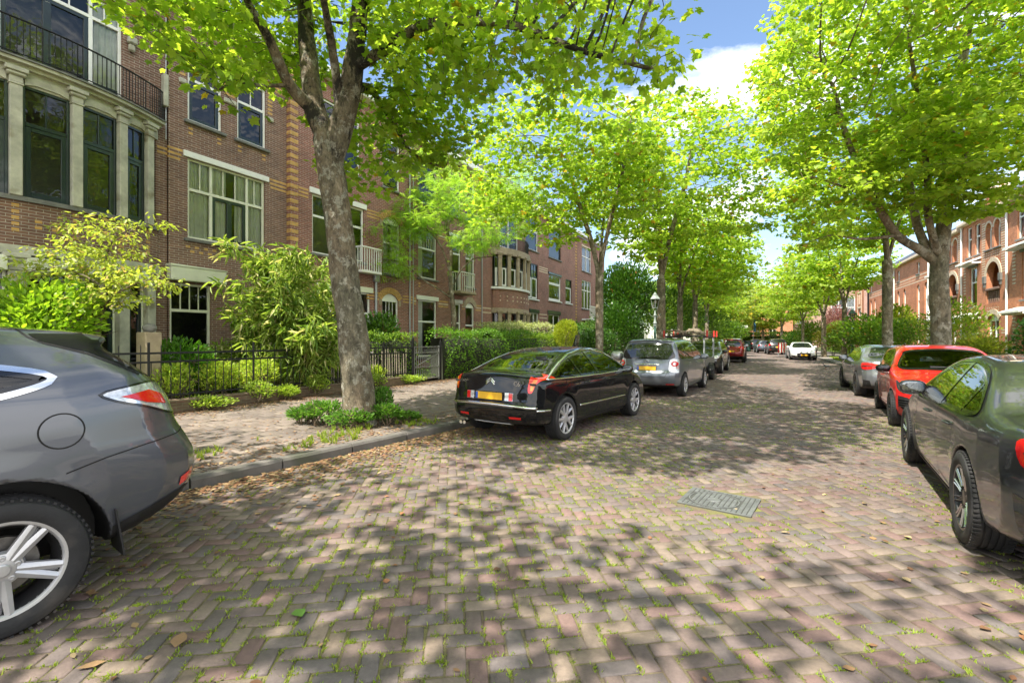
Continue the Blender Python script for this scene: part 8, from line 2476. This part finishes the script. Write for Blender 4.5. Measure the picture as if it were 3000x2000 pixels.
 street_tree('tall full maple right behind the left street lamp', (ray(1937)*Y4, Y4), 13, [((7.4, 21.5, 9.4), (4.2, 4.0, 3.4)), ((9.6, 20.8, 7.6), (2.9, 2.6, 1.7), 1.3), ((5.4, 20.5, 7.6), (2.6, 2.4, 1.7), 1.2), (pxp(1800, 600, 20), (1.7, 1.5, 1.3), 2.2), (pxp(1860, 710, 20), (1.3, 1.2, .7), 2.2), (pxp(2170, 520, 20), (1.5, 1.4, 1.2), 1.8)], .20, 22, natt=2600, lsize=.18, rc=.52, kp=below(0, 800, 1500, 2265), fork=4.4)
 def at_st(s, t): return SP(s, t)
 x5, y5 = at_st(27, -1.3)
 T5 = street_tree('maple behind the trailer, second beyond the left lamp', (x5, y5), 10.5, [((x5+.8, y5, 7.4), (3.6, 3.4, 2.5)), ((x5+2.2, y5-1, 6.0), (2.4, 2.2, 1.3), 1.2)], .17, 23, natt=1100, lsize=.21, per=19, rc=.58, step=.42, dk=.7, kp=below(0, 860, 0, 2240))
 x6, y6 = at_st(33.5, -1.2)
 T6 = street_tree('maple with a sidewards bough above the loaded trailer', (x6, y6), 11, [((x6+.8, y6, 7.6), (3.8, 3.6, 2.7)), ((x6+2.4, y6, 6.0), (2.4, 2.4, 1.5), 1.2)], .18, 24, natt=1100, lsize=.22, per=19, rc=.6, step=.42, dk=.7, kp=below(0, 880, 0, 2255))
 far = [(44, -1.2, 'fifth maple along the left kerb, seen beyond the navy crossover', .95, T5), (54, -1.2, 'left kerb maple far off, before the bend', 1.0, T6), (66, -1.4, 'last maple on the left kerb before the hedge at the bend', 1.0, T5)]
 for k, (s, t, lab, sc, src) in enumerate(far):
  c = copy_tree(src); x, y = at_st(s, t); c.location = (x, y, .08); c.scale = (sc, sc, sc); c.rotation_euler = (0, 0, 1.3+k*2.1); c['label'] = lab
 xr, yr = (17.5, 21.8)
 RA = street_tree('knobbly grey maple left of the stout forked maple', (xr, yr), 12.5, [((xr-1.0, yr, 8.8), (3.9, 3.8, 3.0)), ((xr-3.4, yr-.8, 7.2), (2.4, 2.2, 1.4), 1.2)], .20, 31, natt=1300, lsize=.19, per=19, rc=.54, c1=(.155,.27,.028), c2=(.34,.44,.055), kp=below(0, 770, 2235), fork=5.2)
 x3, y3 = (21.4, 30.1)
 RB = street_tree('thin maple with a long low side bough near the right street lamp', (x3, y3), 9.4, [((x3-.6, y3, 6.7), (3.4, 3.3, 2.3)), ((x3-2.6, y3-.5, 5.6), (2.2, 2.0, 1.2), 1.2)], .14, 32, natt=1050, lsize=.22, per=19, rc=.6, c1=(.155,.265,.028), c2=(.33,.43,.055), kp=below(0, 850, 2215), fork=3.6, step=.42, dk=.7)
 x4, y4 = (26.2, 39.3)
 RC = street_tree('maple with spreading crown just right of the white coupe', (x4, y4), 9.2, [((x4-.8, y4, 6.6), (4.0, 3.8, 2.3)), ((x4-3.2, y4, 5.6), (2.4, 2.2, 1.2), 1.2)], .18, 33, natt=1050, lsize=.235, per=19, rc=.64, c1=(.155,.255,.03), c2=(.33,.42,.06), kp=below(0, 900, 2215), fork=3.4, step=.45, dk=.75)
 for k, (px, Y, lab, sc, src) in enumerate([(2352, 49.0, 'slim maple directly behind the white coupe', .95, RB), (2290, 62., 'maple standing over the near black crossover at the bend', .9, RC)]):
  c = copy_tree(src); c.location = (ray(px)*Y, Y, .08); c.scale = (sc,)*3; c.rotation_euler = (0, 0, .9+k*2.2); c['label'] = lab
 yx, yy = ray(2235)*70, 70
 YA = street_tree('yellowing round tree closing the view at the bend', (yx, yy), 9.5, [((yx, yy, 6.2), (4.6, 4.2, 3.3))], .2, 41, natt=800, lsize=.32, per=22, rc=.8, c1=(.15,.225,.04), c2=(.32,.38,.07), odd=(.42,.30,.06), oddp=.09, fork=2.6, step=.55, dk=.95, name='round_tree')
 gx, gy = ray(2150)*78, 78
 GA = street_tree('pale green round tree left of the yellowing tree at the bend', (gx, gy), 9, [((gx, gy, 5.8), (4.4, 4.2, 3.3))], .2, 42, natt=800, lsize=.34, per=22, rc=.85, c1=(.15,.24,.03), c2=(.30,.38,.05), fork=2.4, step=.55, dk=.95, name='round_tree')
 for k, (px, Y, lab, sc, src) in enumerate([(2190, 92, 'tallest green tree far behind the bend', 1.5, GA), (2085, 84, 'green tree far left behind the bend, over the hedge', 1.15, GA), (2310, 88, 'yellow green tree behind the bend on the right', 1.1, YA), (2030, 70, 'green tree behind the left far kerb', 1.2, GA), (1960, 62, 'green tree filling the gap left of the loaded trailer', 1.15, GA), (2420, 95, 'yellowish tree in front of the pale brick house', .9, YA)]):
  c = copy_tree(src); c.location = (ray(px)*Y, Y, 0); c.scale = (sc,)*3; c.rotation_euler = (0, 0, .7+k*1.9); c['label'] = lab
 Yg = 20.3; bx = ray(1325)*Yg
 ln = [(None, [(bx, Yg, .2), pxp(1330, 935, Yg), pxp(1322, 850, Yg), pxp(1318, 790, Yg)]),
          (1, [pxp(1318, 800, Yg), pxp(1322, 740, Yg), pxp(1312, 660, Yg), pxp(1345, 620, Yg), pxp(1372, 570, Yg)]),
          (1, [pxp(1330, 880, Yg), pxp(1290, 850, 20), pxp(1240, 820, 19.6), pxp(1180, 770, 19.3), pxp(1120, 760, 19)]),
          (1, [pxp(1318, 800, Yg), pxp(1300, 740, 20.2), pxp(1270, 690, 20.), pxp(1220, 650, 19.8), pxp(1170, 620, 19.6)]),
          (1, [pxp(1328, 840, Yg), pxp(1345, 800, 20), pxp(1385, 760, 19.8), pxp(1440, 752, 19.6)]),
          (1, [pxp(1312, 660, Yg), pxp(1305, 600, 20.4), pxp(1290, 540, 20.6)])]
 fb = [(pxp(1120, 700, 19.3), (1.2, 1.2, .8), 1), (pxp(1150, 780, 19.2), (1.1, 1.0, .6), 1), (pxp(1220, 640, 19.8), (1.4, 1.3, .9), 1), (pxp(1380, 600, 20.3), (1.7, 1.5, 1.0), 1), (pxp(1300, 560, 20.4), (1.6, 1.5, .9), 1), (pxp(1420, 690, 19.8), (1.3, 1.2, .7), 1), (pxp(1480, 640, 20), (1.3, 1.2, .9), 1), (pxp(1090, 620, 20), (1.1, 1, .6), .8), (pxp(1500, 560, 21), (1.6, 1.4, 1.0), 1), (pxp(1250, 480, 21), (1.5, 1.3, .9), .9)]
 make_tree('feathery_tree', 'slender garden tree with feathery bright leaves in front of the brick houses', ln, fb, 1500, .105, M['bark_light'], lt, 'pinnate', .30, 14, .42, (.16,.30,.035), (.31,.45,.07), seed=51, step=.26, dk=.42, flat=.28, nmax=10, minr=.005, group='garden trees', tipcount=2, lump=.04)
 print('TREES', tips)
def build_plants():
 sh, gl = M['leaf_shrub'], M['leaf_glossy']
 def B(px, Y): return (ray(px)*Y, Y)
 L1, L2 = (.10,.20,.015), (.24,.36,.03)
 bush('leafy_shrub', 'broad bright green shrub against the bay house at the far left', B(90, 8.7), (1.35, .9, 1.42), 6000, 'leaf2', .12, sh, (.15,.30,.02), (.38,.54,.045), 101, 'garden shrubs', lumps=9, up=.1, droop=.2)
 x, y = B(286, 9.3)
 P = lambda px, py, Y: pxp(px, py, Y)
 ln = [(None, [(x, y, .2), P(287, 960, 9.3), P(300, 900, 9.3), P(302, 840, 9.3)]), (1, [P(302, 840, 9.3), P(310, 760, 9.25), P(330, 705, 9.2), P(380, 670, 9.1)]), (1, [P(300, 900, 9.3), P(330, 870, 9.2), P(400, 830, 9.0), P(470, 812, 8.95)]),
          (1, [P(302, 840, 9.3), P(260, 815, 9.25), P(190, 790, 9.25), P(110, 790, 9.2)]), (1, [P(306, 790, 9.25), P(270, 720, 9.35), P(230, 670, 9.35), P(200, 640, 9.35)])]
 bl = [(P(290, 760, 9.25), (1.0, .9, .6), 1.4), (P(390, 840, 9.1), (.85, .8, .5), 1.2), (P(160, 790, 9.25), (.9, .8, .45), 1), (P(420, 660, 9.1), (.65, .5, .22), 1.4), (P(225, 670, 9.35), (.45, .4, .25), 1.3), (P(300, 880, 9.25), (.8, .8, .35), 1), (P(310, 650, 9.2), (.5, .5, .25), 1.2)]
 make_tree('ornamental_tree', 'little open crowned garden tree with pale twisted twigs left of the pillar', ln, bl, 620, .055, M['bark_light'], sh, 'leaf2', .10, 9, .17, (.24,.33,.04), (.50,.56,.11), seed=103, step=.13, dk=.22, flat=.5, nmax=8, minr=.003, group='garden trees', tipcount=2, rtip=.004, lump=.03, odd=(.40,.30,.14), oddp=.08, di=1.2)
 def bamboo(label, px, Y, H, spread, culms, per, seed):
  r = np.random.default_rng(seed); bx, by = B(px, Y)
  t = thing('bamboo', label, 'bamboo', (bx, by, .2), 0, 'bamboo clumps')
  m = MB(); tips = []; dirs = []
  for k in range(culms):
   a = r.random()*6.28; d = spread*r.random()**.6; h = H*r.uniform(.55, 1.0)
   p = catmull([(.25*d*math.cos(a), .25*d*math.sin(a), 0), (.5*d*math.cos(a), .5*d*math.sin(a), h*.5), (.85*d*math.cos(a), .85*d*math.sin(a), h*.86), (1.15*d*math.cos(a), 1.15*d*math.sin(a), h*.97)], 5)
   m.tube(p, list(np.linspace(.012, .004, len(p))), 5)
   for q in range(13):
    f = r.uniform(.18, 1.0); i = min(len(p)-1, int(f*(len(p)-1))); b = r.random()*6.28; l = r.uniform(.15, .5)*(1.1-f*.4)
    e = p[i]+np.array([l*math.cos(b), l*math.sin(b), r.uniform(-.12, .18)])
    m.tube([p[i], (p[i]+e)/2+np.array([0, 0, .05]), e], [.005, .004, .002], 3); tips += [e, (p[i]+e)/2]; dirs += [e-p[i]]*2
  m.build('culms', mat('bamboo_culm', (.30,.30,.08), .5, var=.3, scale=10), t, smooth=180)
  tips = np.array(tips); dirs = np.array(dirs); dirs /= np.linalg.norm(dirs, axis=1)[:, None]
  n = len(tips)*per; T = np.repeat(tips, per, 0); G = np.repeat(dirs, per, 0)
  D = G*.7+r.normal(0, .7, (n, 3)); D[:, 2] -= .35
  Nn = r.normal(0, .4, (n, 3)); Nn[:, 2] += 1
  leaf_mesh('foliage', T+r.normal(0, .05, (n, 3)), D, Nn, .27*(.6+.7*r.random(n)), 'blade', sh, leaf_cols(n, r, (.10,.20,.025), (.36,.46,.10), (.66,.64,.36), .10, .4), t)
 bamboo('tall bushy bamboo in front of the brown brick house, left of the leaning maple', 815, 12.4, 3.95, 1.25, 44, 8, 110)
 bamboo('second lower part of the bamboo thicket nearest the railing', 880, 12.4, 2.5, 1.0, 26, 8, 111)
 bamboo('thin drooping bamboo left of the big bamboo thicket', 700, 12.2, 1.95, .5, 7, 9, 112)
 bush('leafy_shrub', 'fresh green shrub below the dark ground floor window', B(530, 10.6), (.72, .6, .78), 1900, 'leaf', .10, sh, (.05,.16,.012), (.13,.30,.025), 113, 'garden shrubs', lumps=6, up=.5)
 bush('leafy_shrub', 'dark glossy climber between the trunk and the orange door', B(1110, 17.0), (.75, .6, 1.35), 2300, 'leaf', .14, gl, (.04,.12,.01), (.14,.28,.03), 114, 'garden shrubs', lumps=7)
 r = np.random.default_rng(120); rs = random.Random(31)
 specs = [(.1,.55,.55,.40), (1.0,.6,.6,.42), (1.9,.5,.65,.45), (2.8,.6,.6,.35), (3.6,.5,.55,.33), (-.9,.5,.5,.34), (-1.9,.6,.6,.36), (4.6,.5,.5,.3), (-3.0,.6,.55,.34), (5.6,.5,.5,.28)]
 names = ['low leafy plant behind the left end of the railing, near the pillar', 'yellow flowered herb clump behind the railing', 'tall bright herb clump behind the railing, below the bamboo', 'bushy herb behind the railing right of the yellow clump', 'herb clump behind the railing left of the leaning trunk', 'pale leafy plant behind the railing beside the crossover tail lamp', 'leafy plant hidden behind the crossover roof', 'small herb behind the railing right of the leaning trunk', 'farthest left herb behind the railing', 'small herb at the foot of the paling fence']
 for (u, off, rad, h), lab in zip(specs, names):
  bush('garden_herb', lab, FP(u, off), (rad*1.05, rad*.8, h*1.2), 1900, 'leaf2', .07, sh, (.22,.36,.035), (.56,.64,.12), 121+int(u*10), 'herbs by the railing', lumps=10, stems=14, up=.7, odd=(.55,.45,.05), oddp=.05 if 'yellow' in lab else .0, cat='plant', hole=.3)
 for k, (u, off, rad, h, lab) in enumerate([(-.3,1.4,.7,.35,'leafy garden plants between pillar and green shrub'), (1.2,1.5,.8,.5,'shaded shrubbery behind the yellow herbs'), (3.0,1.6,.8,.45,'mid garden plants in front of the bamboo'), (4.6,1.3,.7,.5,'plants behind the leaning trunk in the garden')]):
  bush('garden_plant', lab, FP(u, off), (rad, rad*.8, h), 1800, 'leaf2', .09, sh, (.14,.27,.025), (.36,.50,.06), 141+k, 'garden plants', lumps=7, stems=8, up=.6, cat='plant')
 for k, (u, lab) in enumerate([(-1.6,'ivy leaved weeds at the wall foot beside the crossover'), (-.6,'first trailing weed clump spilling over the low wall'), (.5,'second trailing weed clump hanging over the low wall'), (1.5,'dense nettle clump at the wall foot below the herbs'), (2.4,'leafy weeds on the pavement edge left of the leaning trunk'), (3.2,'weeds at the wall foot just behind the leaning trunk'), (5.3,'weeds on the low wall near the gate'), (6.4,'ivy tuft at the wall end by the gate')]):
  bush('wall_weed', lab, FP(u+rs.uniform(-.2,.2), -.16), (rs.uniform(.4,.75), rs.uniform(.16,.28), rs.uniform(.15,.30)), 800, 'leaf2', .06, sh, (.17,.30,.03), (.44,.55,.09), 151+k, 'weeds at the foot of the wall', lumps=6, stems=6, up=.5, z0=.12, cat='plant', hole=.2)
 tx, ty = ray(1060)*8.24, 8.24
 for k, (dx, dy, rx, h, lab) in enumerate([(-.62,-.12,.42,.24,'nettle clump left of the leaning trunk base'), (-.05,-.36,.40,.17,'low nettles in front of the leaning trunk base'), (.42,-.08,.34,.20,'nettles right of the leaning trunk base'), (-1.0,.0,.3,.16,'small nettle outlier farthest left of the trunk'), (.75,.1,.26,.10,'low ground ivy right of the nettles'), (.30,.3,.25,.34,'taller nettle stalks behind the leaning trunk')]):
  bush('nettle', lab, (tx+dx, ty+dy), (rx, rx*.75, h), 900, 'leaf2', .06, sh, (.06,.17,.02), (.17,.32,.05), 171+k, 'nettles round the leaning trunk', lumps=6, stems=9, up=.7, z0=.12, cat='plant', hole=.15)
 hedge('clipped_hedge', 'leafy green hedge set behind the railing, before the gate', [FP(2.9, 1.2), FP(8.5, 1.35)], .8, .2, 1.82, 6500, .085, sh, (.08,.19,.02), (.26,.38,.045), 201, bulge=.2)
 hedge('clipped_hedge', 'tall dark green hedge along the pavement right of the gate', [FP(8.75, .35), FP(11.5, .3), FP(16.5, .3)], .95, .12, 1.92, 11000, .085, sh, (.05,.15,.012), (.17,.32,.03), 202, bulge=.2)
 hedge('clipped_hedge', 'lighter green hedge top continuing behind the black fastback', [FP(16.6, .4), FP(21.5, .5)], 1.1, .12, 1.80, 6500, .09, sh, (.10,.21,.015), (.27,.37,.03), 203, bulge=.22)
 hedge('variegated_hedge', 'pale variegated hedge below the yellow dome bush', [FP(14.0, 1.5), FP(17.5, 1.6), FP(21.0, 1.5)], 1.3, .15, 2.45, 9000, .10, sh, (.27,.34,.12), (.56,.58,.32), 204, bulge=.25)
 bush('dome_bush', 'clipped yellow green dome bush before the brick houses', B(1656, 25.8), (.92, .92, 1.12), 6000, 'leaf', .085, sh, (.20,.28,.02), (.40,.44,.04), 205, 'garden shrubs', lumps=3, shell=.8, z0=.75, up=.4)
 bush('leafy_shrub', 'small shrub at the foot of the stone bay', B(1480, 23.0), (1.4, .8, .85), 1500, 'leaf', .12, sh, (.06,.15,.015), (.18,.30,.03), 206, 'garden shrubs')
 bush('leafy_shrub', 'loose pale shrub beside the white railed bay', B(1735, 32), (1.6, 1.3, 1.5), 2200, 'leaf', .16, sh, (.12,.20,.05), (.26,.34,.12), 207, 'garden shrubs')
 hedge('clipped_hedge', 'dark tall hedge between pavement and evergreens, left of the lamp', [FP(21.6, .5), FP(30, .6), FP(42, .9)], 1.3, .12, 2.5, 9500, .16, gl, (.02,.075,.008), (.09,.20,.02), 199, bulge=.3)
 bush('evergreen_tree', 'dark glossy evergreen tree between the brick houses and the left lamp', B(1842, 33), (2.7, 2.2, 3.7), 12000, 'leaf', .20, gl, (.02,.075,.008), (.09,.20,.02), 208, 'garden trees', lumps=12, cat='tree', odd=(.35,.12,.06), oddp=.008)
 bush('evergreen_tree', 'lower dark holly just left of the lamp post', B(1812, 27), (1.9, 1.5, 1.9), 6500, 'leaf', .15, gl, (.018,.07,.008), (.08,.18,.02), 209, 'garden trees', lumps=9, cat='tree')
 bush('evergreen_tree', 'dark shrub mass behind the slender maple trunk', B(1765, 24), (1.3, 1.1, 1.15), 3600, 'leaf', .13, gl, (.016,.06,.008), (.07,.16,.02), 210, 'garden trees', lumps=8, cat='tree')
 for k, (px, Y, rx, h, lab) in enumerate([(1960, 38, 3.4, 3.4, 'deep green tree mass right of the left lamp'), (2050, 52, 3.4, 2.8, 'green shrub mass behind the trailer'), (2120, 60, 3.4, 2.0, 'shrubs left of the sign post at the bend')]):
  bush('leafy_shrub', lab, B(px, Y), (rx, 2.4, h), 4200, 'leaf', .28, sh, (.04,.11,.012), (.16,.26,.03), 211+k, 'garden shrubs', lumps=10)
 hedge('clipped_hedge', 'long hedge running across the far end of the street', [B(2085, 76), B(2200, 78), B(2300, 72), B(2370, 66)], 1.6, .1, 2.6, 9000, .26, sh, (.07,.15,.015), (.20,.29,.03), 220, bulge=.25)
 q = lambda s, t: SP(s, RW(s)+t)
 hedge('ivy_hedge', 'dense dark ivy hedge at the right frame edge above the railing', [q(12.5, 4.1), q(17, 4.1), q(21.0, 4.1)], 1.0, .12, 2.22, 10500, .13, gl, (.025,.10,.010), (.10,.25,.025), 230, bulge=.22)
 for k, (px, Y, rx, h, lab, c1, c2) in enumerate([
  (2790, 21.5, 1.9, 1.75, 'bright shrub right behind the stout forked maple', (.10,.19,.015), (.28,.36,.03)),
  (2680, 24.5, 1.9, 1.45, 'green shrub between the two grey trunks', (.05,.14,.012), (.18,.30,.025)),
  (2860, 19.5, 1.0, .85, 'small yellowish shrub left of the ivy hedge', (.14,.20,.02), (.32,.36,.04)),
  (2560, 28.5, 2.2, 1.6, 'dense green shrub left of the knobbly maple', (.05,.13,.012), (.17,.28,.025)),
  (2620, 29, 1.8, 1.9, 'yellow green shrub behind the knobbly maple', (.12,.19,.015), (.28,.34,.03)),
  (2500, 34, 2.0, 1.3, 'shrub under the right lamp', (.06,.14,.012), (.20,.30,.03)),
  (2440, 42, 1.5, 1.4, 'small golden shrub behind the railing left of the lamp', (.22,.22,.03), (.38,.36,.06)),
  (2390, 50, 2.6, 1.8, 'green shrub behind the white coupe', (.07,.16,.015), (.22,.32,.03)),
  (2470, 46, 2.4, 1.9, 'bright green shrub between the far right trunks', (.08,.17,.015), (.24,.34,.03)),
  (2330, 60, 2.2, 1.3, 'dark clipped bush left of the white coupe', (.02,.07,.01), (.08,.17,.02))]):
  bush('leafy_shrub', lab, B(px, Y), (rx, 1.5, h), 3000, 'leaf', .13 if Y < 26 else .2, sh, c1, c2, 240+k, 'garden shrubs', lumps=9, odd=(.36,.20,.08), oddp=.02)
 bush('purple_tree', 'small purple pink leaved tree before the pale brick house', B(2455, 56), (2.0, 1.8, 2.9), 3600, 'leaf', .24, sh, (.20,.085,.09), (.40,.22,.22), 260, 'garden trees', lumps=10, cat='tree')
 pts = []
 rr = np.random.default_rng(77)
 for (s, t, n_, sp) in ((42.5, 1.0, 500, .8), (38, .6, 300, .8), (33.5, 1.0, 250, .5), (24.5, 1.0, 300, .6)):
  S = s+rr.normal(0, sp, n_); T = RW(s)+t+np.abs(rr.normal(0, .3, n_)); x, y = SP(S, T); pts.append(np.stack([x, y], 1))
 S = rr.uniform(-3, 9, 900); T = -.25-np.abs(rr.normal(0, .5, 900)); x, y = SP(S, T); k = noise2(x*1.2, y*1.2, 9) > .52; pts.append(np.stack([x[k], y[k]], 1))
 pts = np.concatenate(pts)
 g = scatter_blades('grass', pts[:, 0], pts[:, 1], np.full(len(pts), .118), 8, .07, .006, M['blade'], 78)
 tag(g, 'tufts of grass on the pavements at tree feet and kerb', 'grass', kind='stuff')
 n = 9000; U = rr.uniform(-6, 26, n); O = rr.uniform(.25, 3.3, n); P = np.stack([FO[0]+FD[0]*U-FD[1]*O, FO[1]+FD[1]*U+FD[0]*O, np.full(n, .2)+rr.random(n)*.12], 1)
 D = rr.normal(0, 1, (n, 3)); D[:, 2] = np.abs(D[:, 2])*.6; Nn = rr.normal(0, .4, (n, 3)); Nn[:, 2] += 1
 o = leaf_mesh('ground_cover', P, D, Nn, .10*(.6+.8*rr.random(n)), 'leaf2', sh, leaf_cols(n, rr, (.07,.16,.015), (.22,.34,.03)))
 tag(o, 'low leafy ground cover filling the left front gardens', 'ground cover', kind='stuff')
 n = 7000; S = rr.uniform(14, 70, n); T = RW(30)+rr.uniform(3.7, 6.5, n); x, y = SP(S, T)
 P = np.stack([x, y, .15+rr.random(n)*.5], 1); D = rr.normal(0, 1, (n, 3)); D[:, 2] = np.abs(D[:, 2])*.6; Nn = rr.normal(0, .4, (n, 3)); Nn[:, 2] += 1
 o = leaf_mesh('ground_cover', P, D, Nn, .2*(.6+.8*rr.random(n)), 'leaf2', sh, leaf_cols(n, rr, (.05,.13,.012), (.18,.28,.03)))
 tag(o, 'leafy ground cover behind the right garden railings', 'ground cover', kind='stuff')
BUILD = [build_cars, build_ground, build_trees, build_house_bay, build_house_row, build_houses_right, build_street, build_plants]
SUN_EL, SUN_HEAD = 58., 227.
def setup_render():
 cam = bpy.data.cameras.new('camera'); co = bpy.data.objects.new('camera', cam); COL.objects.link(co)
 co.location = (0, 0, CAMH); co.rotation_euler = (R(90), 0, 0)
 cam.sensor_width = 36; cam.sensor_fit = 'HORIZONTAL'; cam.lens = 36*FOC/3000; cam.shift_y = -(1000-HZ)/3000
 cam.clip_start = .05; cam.clip_end = 4000
 scene.camera = co
 w = bpy.data.worlds.new('World'); scene.world = w; w.use_nodes = True
 nt = w.node_tree; N = nt.nodes; L = nt.links; bg = N['Background']
 sky = N.new('ShaderNodeTexSky'); sky.sky_type = 'NISHITA'; sky.sun_disc = False
 sky.sun_elevation = R(SUN_EL); sky.sun_rotation = R(SUN_HEAD)
 sky.air_density = 1.0; sky.dust_density = .6; sky.ozone_density = 1.6
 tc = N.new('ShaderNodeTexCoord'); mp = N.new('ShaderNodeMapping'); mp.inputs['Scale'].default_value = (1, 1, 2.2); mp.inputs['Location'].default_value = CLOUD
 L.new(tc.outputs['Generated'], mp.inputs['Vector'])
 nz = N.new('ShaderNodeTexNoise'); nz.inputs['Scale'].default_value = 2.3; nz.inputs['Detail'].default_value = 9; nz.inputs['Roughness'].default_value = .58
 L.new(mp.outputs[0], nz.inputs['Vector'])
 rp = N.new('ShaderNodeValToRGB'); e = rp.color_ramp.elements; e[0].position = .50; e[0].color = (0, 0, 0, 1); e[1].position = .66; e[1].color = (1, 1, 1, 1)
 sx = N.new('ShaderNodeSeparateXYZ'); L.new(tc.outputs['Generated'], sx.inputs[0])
 mr = N.new('ShaderNodeMapRange'); mr.inputs['From Min'].default_value = .25; mr.inputs['From Max'].default_value = -.7; mr.inputs['To Min'].default_value = 0; mr.inputs['To Max'].default_value = .13; L.new(sx.outputs['Y'], mr.inputs['Value'])  # extra bright cloud added behind the camera, unseen, as fill for shaded fronts
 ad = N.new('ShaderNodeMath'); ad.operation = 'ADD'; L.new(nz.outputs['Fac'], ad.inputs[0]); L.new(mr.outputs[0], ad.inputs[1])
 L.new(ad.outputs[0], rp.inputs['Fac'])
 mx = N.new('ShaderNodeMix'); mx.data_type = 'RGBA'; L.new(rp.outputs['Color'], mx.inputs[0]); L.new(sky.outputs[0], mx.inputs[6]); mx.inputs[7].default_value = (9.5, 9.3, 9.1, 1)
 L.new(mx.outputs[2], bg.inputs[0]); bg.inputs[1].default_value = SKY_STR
 sl = bpy.data.lights.new('sun', 'SUN'); so = bpy.data.objects.new('sun', sl); COL.objects.link(so)
 sl.energy = SUN_STR; sl.angle = R(.5); sl.color = (1, .93, .82)
 d = Vector((math.sin(R(SUN_HEAD))*math.cos(R(SUN_EL)), math.cos(R(SUN_HEAD))*math.cos(R(SUN_EL)), math.sin(R(SUN_EL))))
 so.rotation_euler = d.to_track_quat('Z', 'Y').to_euler(); so.location = (0, 0, 40)
 scene.view_settings.view_transform = 'Standard'; scene.view_settings.look = 'None'; scene.view_settings.exposure = EXPO
 c = scene.cycles
 c.max_bounces = 8; c.diffuse_bounces = 3; c.glossy_bounces = 4; c.transmission_bounces = 6; c.transparent_max_bounces = 10
 c.caustics_reflective = False; c.caustics_refractive = False; c.sample_clamp_indirect = 6
 try: c.use_denoising = True
 except Exception: pass
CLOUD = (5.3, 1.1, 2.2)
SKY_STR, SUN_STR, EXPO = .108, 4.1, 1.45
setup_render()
import time as _t
for fn in BUILD:
 q = _t.time(); fn(); print('TIME', fn.__name__, round(_t.time()-q, 1), flush=True)
